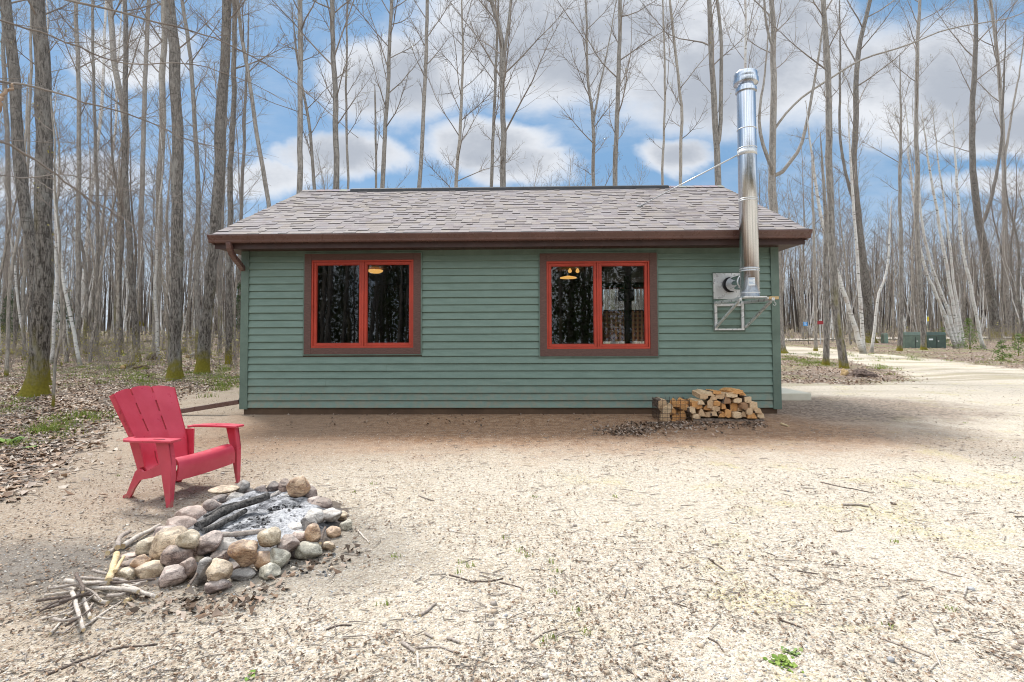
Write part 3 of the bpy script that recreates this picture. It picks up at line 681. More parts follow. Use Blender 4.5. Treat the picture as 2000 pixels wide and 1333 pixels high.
# stove chimney -----------------------------------------------------------
PY = -0.62                              # pipe stands in front of the gutter
cxp, zs_ = wall(1465, 580, PY); _, ztop = wall(1460, 141, PY); PR = 0.125
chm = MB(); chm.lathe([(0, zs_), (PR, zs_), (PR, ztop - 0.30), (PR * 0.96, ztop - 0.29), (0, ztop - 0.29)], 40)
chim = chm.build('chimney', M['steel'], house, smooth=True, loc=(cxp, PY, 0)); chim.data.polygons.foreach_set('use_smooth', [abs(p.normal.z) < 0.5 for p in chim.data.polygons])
def band(z, h=0.018, t=0.006, nm='clamp_band'):
    b = MB(); b.lathe([(PR, z), (PR + t, z + h*0.15), (PR + t, z + h*0.85), (PR, z + h)], 40); b.build(nm, M['galv'], chim, smooth=True)
for v in (255, 292, 391, 394.5, 527, 531, 574): band(wall(1465, v, PY)[1], 0.014)
zb = wall(1465, 300, PY)[1]; b = MB(); b.lathe([(PR, zb-.04), (PR + .004, zb-.04), (PR + .004, zb + 0.04), (PR, zb + 0.04)], 40); b.build('clamp_band', M['galv'], chim, smooth=True)
zt = ztop - 0.30; r0 = PR
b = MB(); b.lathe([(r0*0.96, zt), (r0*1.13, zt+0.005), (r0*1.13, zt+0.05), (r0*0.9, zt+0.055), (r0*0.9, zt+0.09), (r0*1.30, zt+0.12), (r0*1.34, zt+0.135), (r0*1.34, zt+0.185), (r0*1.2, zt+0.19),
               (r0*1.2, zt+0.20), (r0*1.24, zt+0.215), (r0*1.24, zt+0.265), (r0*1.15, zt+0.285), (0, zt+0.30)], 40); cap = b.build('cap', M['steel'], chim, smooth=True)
for p_ in cap.data.polygons: p_.use_smooth = True
md = cap.modifiers.new('edge', 'EDGE_SPLIT'); md.split_angle = R(32)
b = MB(); zl = wall(1465, 552, PY)[1]
rowsx = []
for zz in (zl - 0.055, zl + 0.055): rowsx.append([((PR + .0015) * math.sin(q), -(PR + .0015) * math.cos(q), zz) for q in np.linspace(-0.55, 0.15, 8)])
b.grid(rowsx, 0)
for k in range(5):
    rr = []; zz0 = zl + 0.038 - k * 0.018
    for zz in (zz0, zz0 + 0.006): rr.append([((PR + .0022) * math.sin(q), -(PR + .0022) * math.cos(q), zz) for q in np.linspace(-0.5, -0.05 if k % 2 else 0.1, 6)])
    b.grid(rr, 1)
b.build('info_label', [M['white'], M['label_blue']], chim)
# wall plate, elbow and bracket
pw0, pz1 = wall(1391, 534); pw1, pz0 = wall(1453, 646); _, zmid = wall(1420, 585)
b = MB(); b.box(pw0 - .012, pw1 + .012, -0.033, -0.003, pz1, pz1 + .014); b.box(pw0 - .012, pw1 + .012, -.033, -.003, pz0 - .014, pz0); b.box(pw0 - .012, pw0, -.033, -.003, pz0, pz1); b.box(pw1, pw1 + .012, -.033, -.003, pz0, pz1)
b.box(pw0, pw1, -.012, -.003, pz0, pz1); b.build('mounting_block', M['trim_green'], house)
b = MB(); b.box(pw0 + .004, pw1 - .004, -0.032, -0.0125, zmid, pz1 - .004); wp = b.build('wall_plate', M['galv'], house, bevel=0.003)
b = MB(); 
for sx_, sz_ in ((0.03, -0.03), (0.03, 0.06), (-0.03, -0.03)):
    xx = pw0 + sx_ if sx_ > 0 else pw1 + sx_; zz = pz1 + sz_ if sz_ < 0 else zmid + sz_
    b.tube([(xx, -.033, zz), (xx, -.038, zz)], 0.008, 8)
b.build('screw', M['galv'], wp)
xe, ze = wall(1424, 557)
b = MB(); n = 20; P = [Vector((xe, -0.03, ze)), Vector((xe + 0.02, -0.12, ze)), Vector((cxp - 0.05, PY + 0.2, ze)), Vector((cxp, PY, ze))]
pa = [P[0] + (P[3] - P[0]) * (i / 5) for i in range(6)]
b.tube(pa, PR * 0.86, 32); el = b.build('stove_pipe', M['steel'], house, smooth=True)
b = MB(); b.tube([pa[0] + Vector((0, -.001, 0)), pa[0] + (pa[1] - pa[0]).normalized() * .03], PR * 0.93, 32); b.build('collar', M['dark'], el, smooth=True)
dd = (P[3] - P[0]).normalized(); q_ = P[0] + dd * ((P[3] - P[0]).length - PR - 0.02); b = MB(); b.tube([q_, q_ + dd * .02], PR * 0.93, 32); b.build('clamp_band', M['galv'], el, smooth=True)
# steel frame: two legs, horizontal rails out to the shelf and diagonal struts
b = MB(); fx0, fx1 = pw0 + 0.03, pw1 - 0.03
for fx in (fx0, fx1): b.box(fx - 0.02, fx + 0.02, -0.045, -0.0125, pz0 + 0.005, zs_ - 0.03)
b.box(fx0 + .0205, fx1 - .0205, -0.044, -0.0125, pz0 + 0.005, pz0 + 0.03); b.box(fx0 + .0205, fx1 - .0205, -0.044, -0.0125, zs_ - 0.10, zs_ - 0.06)
sh0, sh1 = cxp - 0.20, cxp + 0.20
for fx in (fx0, fx1 + 0.04):
    b.bar((fx, -0.03, zs_ - 0.045), (fx + 0.0 + (cxp - (fx0 + fx1) / 2) * 1.0, PY - 0.17, zs_ - 0.045), 0.035, 0.04)
    b.bar((fx, -0.04, pz0 + 0.05), (fx + (cxp - (fx0 + fx1) / 2) * 1.0, PY - 0.10, zs_ - 0.07), 0.032, 0.03)
brk = b.build('bracket', M['galv'], house, bevel=0.002)
b = MB(); b.box(cxp - 0.15, cxp + 0.16, PY - 0.16, PY + 0.16, zs_ - 0.022, zs_ - 0.002); b.build('shelf', M['galv'], brk, bevel=0.002)
xr0, zr_ = wall(1500, 581, PY - .12); xr1, _ = wall(1519, 581, PY - .12)
b = MB(); b.bar((cxp + 0.165, PY - .14, zs_ - 0.03), (xr0, PY - .13, zs_ - 0.028), 0.03, 0.03); b.build('rail', M['galv'], brk)
m = NT('pale_wood'); p = m.obj(); m.color(m.mix(m.noise(m.mapping(p, (2, 2, 30)), 8, 5), (0.42, 0.27, 0.12), (0.62, 0.45, 0.24))); M['pale'] = m.m
b = MB(); b.box(xr0 + .002, xr1, PY - .155, PY - .105, zs_ - 0.048, zs_ - 0.008); b.build('wood_block', M['pale'], brk, bevel=0.003)
b = MB(); hk = [(xr1 - .05, PY - .13, zs_ - .05), (xr1 - .05, PY - .13, zs_ - .09)] + [(xr1 - .05 + .02 * math.sin(q), PY - .13, zs_ - .11 + .02 * math.cos(q)) for q in np.linspace(0, 4.4, 9)]
b.tube(hk, 0.004, 6); b.build('hook', M['galv'], brk, smooth=True)
# brace rod from the chimney to the roof
ax, az = wall(1445, 302, PY + 0.1)
s_hit = None; o_ = Rm.transposed() @ (Vector((0, 0, CAMZ)) - Vector((hx0, hy0, 0))); d_ = Rm.transposed() @ ray(1250, 403)
t = 5
while t < 20:
    q = o_ + d_ * t
    if q.z < ZE + (q.y + EAVE_F + .02) * math.tan(SLOPE) + 0.02: break
    t += 0.01
b = MB(); b.tube([Vector((cxp - PR * .6, PY + PR * .8, az)), q], 0.011, 8); rod = b.build('brace_rod', M['galv'], house, smooth=True)
b = MB(); b.box(q.x - .05, q.x + .05, q.y - .03, q.y + .03, q.z - .012, q.z + .012); b.build('mount', M['galv'], rod)

# lamps hanging inside
def lamp(u, v, yl, r_, lab, dome=True):
    x, z = wall(u, v, yl); w_ = h2w((x, yl, z)); t = empty('ceiling_lamp', w_); tag(t, lab, 'lamp', 'lamps lit inside the cabin')
    b = MB()
    if dome: b.lathe([(0, -.03), (r_*.6, -.028), (r_*.95, 0), (r_, .03), (r_*.9, .035)], 24)
    else: b.lathe([(0, 0.01), (r_, 0), (r_ * .97, 0.02), (r_ * .2, 0.05)], 24)
    b.build('lamp_shade', M['bulb'], t, smooth=True)
    b = MB(); b.tube([(0, 0, .04), (0, 0, ZS - z)], 0.01, 6); b.build('rod', M['dark'], t)
    return t, b
lamp(733, 531, 2.2, 0.15, 'glowing bowl lamp behind the left cabin window')
lamp(1110, 544, 2.6, 0.17, 'flat glowing lamp behind the right cabin window', False)
for k, (u, v) in enumerate(((1113, 530), (1128, 530))):
    x, z = wall(u, v, 2.4); w_ = h2w((x, 2.4, z)); b = MB(); b.lathe([(0, -.04), (.03, -.025), (.04, 0), (.03, .025), (0.015, .05), (.015, ZS - z)], 14)
    o = b.build('light_bulb', M['bulb'], smooth=True, loc=w_); tag(o, ['left', 'right'][k] + ' one of the pair of bare glowing bulbs behind the right window', 'bulb', 'bulbs inside the cabin')
# concrete step at the right end
q0 = h2w((HL + 0.03, 2.1, 0)); b = MB(); b.box(0, 1.42, -0.38, 1.1, -0.02, 0.13)
m = NT('step_concrete', 0.9); p = m.obj(); m.color(m.mix(m.noise(p, 8, 6, 0.7), (0.58, 0.54, 0.43), (0.74, 0.70, 0.60))); m.bump(m.noise(p, 60, 4), 0.3, 0.005)
o = b.build('door_step', m.m, bevel=0.012, loc=(q0.x, q0.y, 0)); tag(o, 'low pale slab step at the right end of the cabin', 'step')
# ------------------------------------------------------------------ tubes in bulk
class TB:
    """many tapered tubes collected as arrays"""
    def __init__(s): s.V = []; s.Q = []; s.n = 0
    def tube(s, P, r, k):
        P = np.asarray(P, float); n = len(P); r = np.broadcast_to(np.asarray(r, float), (n,))
        T = np.empty_like(P); T[1:-1] = P[2:] - P[:-2]; T[0] = P[1] - P[0]; T[-1] = P[-1] - P[-2]
        T /= np.linalg.norm(T, axis=1)[:, None] + 1e-9
        ref = np.array([1.0, 0.0, 0.0]) if abs(T[0, 0]) < 0.8 else np.array([0, 1.0, 0])
        A = np.cross(T, ref); A /= np.linalg.norm(A, axis=1)[:, None] + 1e-9; B = np.cross(T, A)
        q = np.arange(k) * 2 * np.pi / k
        ring = A[:, None, :] * np.cos(q)[None, :, None] + B[:, None, :] * np.sin(q)[None, :, None]
        V = P[:, None, :] + ring * r[:, None, None]
        s.V.append(V.reshape(-1, 3)); i = np.arange(n - 1)[:, None] * k; j = np.arange(k)[None, :]; j2 = (j + 1) % k
        s.Q.append((np.stack([i + j, i + j2, i + k + j2, i + k + j], -1).reshape(-1, 4)) + s.n); s.n += n * k
    def arrays(s): return np.concatenate(s.V), np.concatenate(s.Q)
def wob(P, amp, rs):
    P = np.array(P); n = len(P)
    off = np.cumsum(rs.normal(0, 1, (n, 3)), 0) ; off -= np.linspace(0, 1, n)[:, None] * off[-1]; P += off * amp
    return P
def spline(pts, rad, n):
    pts = np.array(pts, float); d = np.r_[0, np.cumsum(np.linalg.norm(np.diff(pts, axis=0), axis=1))]; d /= d[-1]
    t = np.linspace(0, 1, n); out = np.empty((n, 3))
    m_ = len(pts); tan = np.empty_like(pts)
    for i in range(m_):
        a, b = max(i - 1, 0), min(i + 1, m_ - 1); tan[i] = (pts[b] - pts[a]) / (d[b] - d[a] + 1e-9)
    for k, tt in enumerate(t):
        i = min(max(np.searchsorted(d, tt) - 1, 0), m_ - 2); h = d[i+1] - d[i]; s_ = (tt - d[i]) / h
        out[k] = ((2*s_**3 - 3*s_**2 + 1) * pts[i] + (s_**3 - 2*s_**2 + s_) * h * tan[i] + (-2*s_**3 + 3*s_**2) * pts[i+1] + (s_**3 - s_**2) * h * tan[i+1])
    return out, np.interp(t, d, rad)
def branch_path(p, d, L, n, rs, lift=0.35, crook=0.09):
    P = [np.array(p)]; d = d / np.linalg.norm(d)
    for i in range(n):
        d = d + np.array([0, 0, lift / n]) + rs.normal(0, crook, 3); d /= np.linalg.norm(d)
        P.append(P[-1] + d * L / n)
    return np.array(P)
def side_dir(t, ang, az):
    t = t / np.linalg.norm(t); ref = np.array([0, 0, 1.0]) if abs(t[2]) < 0.9 else np.array([1.0, 0, 0])
    a = np.cross(t, ref); a /= np.linalg.norm(a); b = np.cross(t, a)
    return t * math.cos(ang) + (a * math.cos(az) + b * math.sin(az)) * math.sin(ang)
def crown(tb, P, r, rs, nb=26, lo=0.35, blen=0.2, detail=2, bud=None, ang=(32, 62), thick=0.45, sub=6):
    """limbs, branches and twigs along the trunk path P"""
    n = len(P); H = np.linalg.norm(P[-1] - P[0]); az = rs.uniform(0, 6.28)
    for b in range(nb):
        t = lo + (1 - lo) * ((b + rs.uniform(0, 0.9)) / nb) ** 0.9
        f = t * (n - 1); i = min(int(f), n - 2); p = P[i] + (P[i+1] - P[i]) * (f - i); rad = r[i] + (r[i+1] - r[i]) * (f - i)
        az += 2.4 + rs.normal(0, 0.4)
        L = H * blen * (0.35 + 0.9 * math.sin(math.pi * min(1, 0.25 + (t - lo) / (1 - lo) * 0.75)) ** 0.8) * rs.uniform(0.5, 1.2)
        if t < lo + 0.12: L *= 0.55
        d = side_dir(P[i+1] - P[i], R(rs.uniform(*ang)), az)
        k = 7; bp = branch_path(p, d, L, k, rs, 0.40, 0.075); br = max(0.0055, min(rad * thick * .75, 0.007 + L * 0.0072))
        rr = np.linspace(br, 0.0035, k + 1); tb.tube(bp, rr, 5 if br > 0.02 else 4)
        for s_ in range(int(sub * (0.7 + L / 2.4))):
            tt = rs.uniform(0.18, 0.97) * k; j = min(int(tt), k - 1); q = bp[j] + (bp[j+1] - bp[j]) * (tt - j)
            L2 = L * rs.uniform(0.15, 0.42) * (1.15 - tt / k * 0.6)
            d2 = side_dir(bp[j+1] - bp[j], R(rs.uniform(28, 58)), rs.uniform(0, 6.28)); d2[2] += 0.15
            b2 = branch_path(q, d2, L2, 4, rs, 0.3, 0.10); r2 = max(0.0032, min(rr[j] * 0.6, 0.009)); tb.tube(b2, np.linspace(r2, 0.0025, 5), 3)
            if detail > 1:
                for _ in range(3 if L2 > 0.35 else 1):
                    j = rs.randint(1, 4); d3 = side_dir(b2[j+1] - b2[j] if j < 4 else b2[j] - b2[j-1], R(rs.uniform(28, 60)), rs.uniform(0, 6.28))
                    L3 = L2 * rs.uniform(0.25, 0.5); b3 = branch_path(b2[j], d3, L3, 2, rs, 0.2, 0.10); tb.tube(b3, np.linspace(0.0034, 0.0022, 3), 3)
                    if bud is not None and rs.rand() < 0.75: bud.append(b3[-1]); 
                if bud is not None: bud.append(b2[-1])
def bud_mesh(pts, size, rs, name, mat, parent):
    pts = np.array(pts); n = len(pts)
    if n == 0: return
    V = np.repeat(pts, 4, 0); a = rs.normal(0, 1, (n, 3)); a /= np.linalg.norm(a, axis=1)[:, None]; b = np.cross(a, rs.normal(0, 1, (n, 3))); b /= np.linalg.norm(b, axis=1)[:, None]
    s_ = size * rs.uniform(0.5, 1.2, (n, 1)); V[0::4] += a * s_; V[1::4] += b * s_ * .6; V[2::4] -= a * s_; V[3::4] -= b * s_ * .6
    return np_mesh(name, V, np.arange(4 * n).reshape(n, 4), mat, parent=parent)
BARK = {'grey': 'bark_grey', 'moss': 'bark_dark', 'pale': 'bark_pale', 'birch': 'bark_birch', 'far': 'bark_far'}
NAME = {'grey': 'aspen_tree', 'moss': 'maple_tree', 'pale': 'aspen_tree', 'birch': 'birch_tree', 'far': 'bare_tree'}

def make_tree(label, group, kind, base, stems, seed, nb=26, lo=0.4, blen=0.17, flare=1.5, detail=2, buds=0.02, sub=8, forks=(), ext=1.35, name=None):
    """stems: list of (points relative to world, radii)"""
    rs = np.random.RandomState(seed); root = empty(name or NAME[kind], base); tag(root, label, 'tree', group)
    tb = TB(); tc = TB(); bl = []
    B = np.array(base)
    main = None
    for si, (pts, rad) in enumerate(stems):
        pts = np.array([np.array(p) - B for p in pts]); rad = list(rad)
        if main is not None and pts[0][2] > 0.5:      # a limb starts on the axis of the main trunk
            j = int(np.argmin(np.abs(main[:, 2] - pts[0][2] + .12))); pts = np.vstack([main[j], pts]) if np.linalg.norm(main[j] - pts[0]) > .12 else np.vstack([main[j], pts[1:]]); rad = ([rad[0]] + rad) if len(pts) > len(rad) else rad
        if ext > 1:
            d = pts[-1] - pts[-2]; d = d / np.linalg.norm(d); d = d * 0.8 + np.array([0, 0, 0.25]); top = pts[-1] + d * (pts[-1][2] * (ext - 1))
            pts = np.vstack([pts, top]); rad.append(max(0.012, rad[-1] * 0.25))
        n = max(14, int(np.linalg.norm(pts[-1] - pts[0]) / 0.55)); n = min(n, 34)
        P, r = spline(pts, rad, n); P = wob(P, 0.012 + 0.35 * rad[0] * 0.18, rs)
        if si == 0 or abs(pts[0][2]) < 0.3:
            # extra rings for the root flare
            z = np.array([-0.25, 0.0, 0.08, 0.2, 0.4, 0.8]); k = 0
            P0 = np.array([P[0] + (P[1] - P[0]) * (zz / max(0.3, (P[1] - P[0])[2])) for zz in z]); r0 = r[0] * np.array([flare * 1.15, flare, 1 + (flare-1)*.62, 1 + (flare-1)*.3, 1 + (flare-1)*.12, 1.0])
            keep = P[:, 2] > P0[-1][2] + 0.15; P = np.vstack([P0, P[keep]]); r = np.r_[r0, r[keep]]
        if si == 0: main = P.copy()
        r = r * (1 + rs.normal(0, 0.025, len(r)))
        tb.tube(P, r, 14 if r[len(r)//3] * 1000 / max(3, base[1]) > 8 else 9)
        crown(tc, P[5:] if len(P) > 12 else P, r[5:] if len(P) > 12 else r, rs, int(nb / (1 + 0.5 * (len(stems) > 1) * (si > 0))), lo if not hasattr(lo, '__len__') else lo[si], blen, detail, bl, sub=sub)
    V, Q = tb.arrays()
    # lumpy bark and roots
    ang = np.arctan2(V[:, 1], V[:, 0]); low = np.clip(1 - V[:, 2] / 0.45, 0, 1)
    V[:, :2] *= (1 + 0.16 * low * np.sin(ang * 4 + seed) * (flare > 1.3))[:, None]
    np_mesh('trunk', V, Q, M[BARK[kind]], parent=root, smooth=True)
    V, Q = tc.arrays(); np_mesh('crown', V, Q, M['twig'] if kind != 'birch' else M['twig'], parent=root, smooth=True)
    if buds and bl:
        rs.shuffle(bl); bo = bud_mesh(bl[:int(len(bl) * 0.4)], buds, rs, 'buds', M['bud'], root); bo['kind'] = 'stuff'
    return root

TREES = []
def T(label, kind, pts, w, depth=None, nb=24, lo=0.4, blen=0.16, extra=(), group='bare trees around the cabin', flare=1.45, **kw):
    """pts in pixels, bottom to top; w = trunk width in px at bottom and at top"""
    u, v = pts[0]
    if depth is None: b = ground_at(u, v); depth = b.y
    else:
        q = at(u, v, depth); d = ray(u, v)
        q2 = at(pts[1][0], pts[1][1], depth); sl_ = (q.x - q2.x) / max(0.3, q2.z - q.z); zg = terrain(q.x, depth)
        b = Vector((q.x + max(-1.2, min(1.2, sl_ * (q.z - zg) * 0.5)), depth, zg))
    kx = depth / F / 2 * 0.96 * math.cos(math.atan((u - 1000) / F))
    if kind == 'birch': kx *= .78
    elif u > 500: kx *= .88
    def conv(pp, ww, first):
        W3 = [Vector(first)] if first is not None else []
        for (a, c) in pp: W3.append(at(a, c, depth))
        n = len(W3); rr = [ww[0] * kx + (ww[1] - ww[0]) * kx * i / (n - 1) for i in range(n)]
        return ([tuple(p) for p in W3], rr)
    stems = [conv(pts[1:] if kw.get('_') is None else pts[1:], w, b)] if depth and pts[0][1] > 600 else [conv(pts, w, b)]
    for ep, ew in extra:
        if ep[0][1] > 600: g0 = b + Vector(((ep[0][0] - u) * 2 * kx, 0.15, 0)); g0.z = terrain(g0.x, g0.y); stems.append(conv(ep[1:], ew, g0))
        else: stems.append(conv(ep, ew, None))
    i = len(TREES)
    t = make_tree(label, group, kind, tuple(b), stems, 100 + i * 7, nb, lo, blen, flare, **kw); TREES.append(t); return t

# left of the cabin
T('thick bark-ridged trunk with a mossy foot at the far left of the yard', 'moss', [(72,775),(88,520),(84,330),(78,150),(70,0)], (44,32), nb=16, lo=0.5, blen=0.15, flare=1.55)
T('big trunk leaning left, rising behind the mossy-footed trunk at far left', 'moss', [(84,700),(68,470),(42,330),(27,180),(14,0)], (28,24), depth=12.6, nb=14, lo=0.5)
T('dark trunk nearest the left edge of the photo', 'moss', [(6,645),(16,460),(13,300),(8,120)], (14,10), nb=14)
T('pencil thin sapling right in front of the far left mossy trunk', 'pale', [(104,798),(114,640),(114,500),(104,330)], (7,4), nb=12, lo=0.2, blen=0.14, flare=1.1, ext=1.3)
T('slim forked sapling at the left edge beside the litter', 'pale', [(12,735),(26,540),(44,430),(50,300)], (9,6), nb=12, lo=0.3, flare=1.2)
T('white birch clump with two stems rising from a mossy hummock', 'birch', [(148,668),(166,540),(172,450),(186,330),(200,180),(204,60)], (13,8), nb=14, extra=[([(156,668),(182,560),(200,420),(222,280),(232,120)],(10,6))], lo=0.45)
T('birch stem leaning left beside the white birch clump', 'birch', [(150,665),(125,560),(108,470),(96,330),(92,160)], (11,7), depth=19.5, nb=10)
T('brown trunk with kinked bole left of the pale forked aspen', 'grey', [(231,680),(230,540),(232,384),(241,252),(221,120),(214,0)], (17,13), nb=16)
T('dark trunk that crosses the kinked bole halfway up', 'moss', [(268,708),(259,520),(246,380),(241,250),(243,60)], (15,11), nb=16)
T('dark upright trunk behind the row at left, slightly leaning right', 'grey', [(273,632),(276,420),(282,240),(290,0)], (12,9), nb=14)
T('smooth pale trunk just left of the moss-streaked trunk', 'pale', [(303,702),(305,540),(307,420),(313,240),(319,0)], (17,13), nb=14)
T('straight dark trunk streaked with moss, right above the red chair', 'moss', [(339,742),(341,540),(342,360),(337,120),(327,0)], (28,22), nb=14, lo=0.45, flare=1.6)
T('slender trunk just right of the moss-streaked trunk', 'grey', [(386,703),(384,520),(384,420),(373,210),(364,90),(351,0)], (12,8), nb=18)
T('thick trunk with a green mossy foot leaning right towards the eave', 'moss', [(397,728),(404,620),(415,520),(427,300),(441,120),(451,0)], (27,20), nb=14, lo=0.5, flare=1.55)
T('trunk beside the downspout at the cabin corner', 'moss', [(446,712),(448,560),(449,420),(456,200),(460,0)], (14,10), nb=16)
T('thin trunk between the mossy-footed leaner and the downspout', 'grey', [(428,690),(431,520),(437,340),(444,160)], (9,6), nb=14)
T('thin dark trunk hidden half behind the cabin corner post', 'moss', [(468,672),(470,500),(474,330),(480,180)], (9,6), nb=12)
T('grey trunk between the birch clump and the kinked bole', 'grey', [(151,640),(152,420),(154,240),(150,0)], (12,9), depth=24, nb=16)
T('grey trunk close behind the birch stem leaning left', 'grey', [(188,650),(192,430),(186,240),(180,20)], (9,6), depth=25, nb=16)
T('slim trunk at left of the picture half way to the birch', 'pale', [(48,650),(52,430),(58,240),(60,20)], (9,6), depth=22, nb=16)
T('slender trunk leaning left over the roof edge', 'grey', [(523,400),(500,262),(479,120),(463,0)], (12,8), depth=17, nb=14, lo=0.5)
# behind the roof, left to right
T('straight trunk over the left end of the ridge', 'grey', [(577,385),(576,200),(581,0)], (15,12), depth=17, nb=20, lo=0.5)
T('thin stem leaning left, just right of the trunk at the left end of the ridge', 'grey', [(613,365),(602,240),(588,155),(580,100)], (9,5), depth=18, nb=14, ext=1.15)
T('stout pale trunk behind the roof, left of the ridge vent', 'grey', [(650,362),(653,200),(648,0)], (16,11), depth=17.5, nb=22, lo=0.45, blen=0.2)
T('thin straight stem over the left end of the ridge vent', 'grey', [(684,362),(680,180),(681,0)], (7,4), depth=19, nb=14)
T('trunk with many upswept limbs above the left window', 'grey', [(744,362),(752,200),(761,0)], (12,8), depth=19, nb=26, lo=0.4, blen=0.2)
T('broken-topped snag behind the roof above the left window', 'grey', [(734,362),(732,240),(732,175)], (6,4), depth=21, nb=6, ext=1.02)
T('trunk leaning slightly right between the two groups above the left window', 'grey', [(820,362),(829,180),(835,0)], (11,8), depth=18.5, nb=18, lo=0.5)
T('slim tree with wide fine crown above the middle of the cabin', 'pale', [(886,362),(895,220),(899,110),(896,20)], (10,4), depth=20, nb=30, lo=0.3, blen=0.22)
T('narrow trunk touching the stout forked one near the middle of the ridge', 'grey', [(961,362),(965,210),(970,90)], (9,6), depth=19, nb=14)
T('stout crooked trunk near the middle of the ridge with a forked top', 'grey', [(981,362),(984,160),(975,60),(955,0)], (15,9), depth=18, nb=28, lo=0.3, blen=0.2, extra=[([(984,165),(990,80),(1000,0)],(9,6))])
T('small tree with a V of upright limbs behind the ridge, right of the middle', 'grey', [(1160,362),(1161,240),(1150,140),(1146,20)], (10,5), depth=21, nb=26, lo=0.3, blen=0.2, extra=[([(1160,245),(1170,180),(1185,110)],(6,3))])
T('straight trunk above the right window', 'grey', [(1201,362),(1206,180),(1213,0)], (13,9), depth=18, nb=20, lo=0.35)
T('very thin stem above the right window', 'pale', [(1298,362),(1304,200),(1297,40)], (7,4), depth=20, nb=14)
T('thin stem leaning left above the right end of the ridge vent', 'pale', [(1329,362),(1326,190),(1309,20)], (9,6), depth=19, nb=14)
T('twin-stemmed trunk behind the right end of the roof', 'grey', [(1402,362),(1398,200),(1389,80),(1384,0)], (17,11), depth=17, nb=16, lo=0.45, extra=[([(1405,300),(1411,170),(1406,60),(1398,0)],(10,7))])
T('white birch top rising straight behind the chimney cap', 'birch', [(1452,362),(1453,180),(1455,0)], (9,6), depth=22, nb=20)
tm = T('large tree behind the right corner of the cabin, its trunk splitting into many spreading limbs', 'grey', [(1524,690),(1521,540),(1517,400),(1517,330),(1519,150),(1515,0)], (27,12), nb=16, lo=0.55, blen=0.2, flare=1.5,
  extra=[([(1512,345),(1488,290),(1478,230),(1490,150)],(11,5)), ([(1520,345),(1560,290),(1582,190),(1600,80)],(10,5)), ([(1518,248),(1560,196),(1620,155),(1685,117),(1775,90),(1850,62),(1990,30)],(6.5,2.5)), ([(1517,110),(1500,50),(1494,0)],(7,5))])
# right of the cabin
T('slim broken-off trunk left of the tall trunk beside the driveway', 'grey', [(1613,714),(1611,540),(1611,420),(1606,336)], (15,7), nb=14, lo=0.35, flare=1.5, ext=1.2)
T('tall bare trunk standing in the leaf island beside the driveway', 'grey', [(1649,720),(1632,560),(1623,300),(1620,120),(1612,0)], (21,13), nb=20, lo=0.4, flare=1.3)
T('dark trunk with a mossy foot among white birches beyond the driveway', 'moss', [(1700,670),(1689,540),(1674,420),(1668,300),(1671,120),(1696,0)], (23,10), nb=22, lo=0.35, extra=[([(1673,410),(1650,330),(1640,230),(1640,120)],(9,5))])
T('white birch leaning far left over the driveway', 'birch', [(1683,668),(1640,545),(1608,450),(1590,330)], (14,8), depth=25, nb=10)
T('white birch leaning slightly left beside the dark mossy-footed trunk', 'birch', [(1684,655),(1676,540),(1670,440),(1662,330)], (11,7), depth=26, nb=12, lo=0.5)
T('white birch bent to the right beside the dark mossy-footed trunk', 'birch', [(1706,640),(1716,570),(1727,540),(1735,468)], (9,5), depth=26, nb=8, lo=0.4)
T('grey trunk standing behind the small green pedestal', 'grey', [(1756,668),(1758,540),(1757,420),(1758,258)], (12,7), depth=27, nb=18)
T('straight trunk with dark lower bole in front of the green utility boxes', 'grey', [(1804,684),(1794,540),(1788,300),(1791,120),(1797,0)], (14,8), nb=22, lo=0.45)
for k, (a, b_, w_) in enumerate([((1862,662),(1798,490),9),((1868,663),(1812,480),9),((1874,664),(1834,440),10),((1880,662),(1852,450),8)]):
    T(['leftmost', 'second', 'third', 'rightmost'][k] + ' stem of the fan of leaning white birches behind the utility boxes', 'birch', [a, ((a[0]*2+b_[0])/3+1, (a[1]*2+b_[1])/3), b_, (b_[0] - 18, 330)], (w_+2, w_-3), depth=29 + k * 0.3, nb=8, lo=0.55, group='fan of leaning birches')
T('white birch leaning left near the right edge beyond the green saplings', 'birch', [(1918,660),(1888,540),(1874,460),(1866,340)], (11,7), depth=28, nb=10)
T('thick trunk near the right edge splitting into two crooked stems', 'moss', [(1945,662),(1932,528),(1910,400),(1900,300),(1901,200),(1905,60),(1902,0)], (24,9), nb=20, lo=0.4, extra=[([(1918,440),(1938,380),(1955,300),(1960,200)],(11,6))])
T('dark trunk at the right edge leaning left at the top', 'grey', [(1975,656),(1962,510),(1959,270),(1946,120),(1930,0)], (15,8), nb=24, lo=0.35, extra=[([(1960,330),(1975,230),(1995,120)],(8,4))])
T('slim grey trunk between the tall driveway trunk and the dark mossy one', 'pale', [(1594,655),(1592,520),(1588,400)], (9,6), depth=27, nb=14)

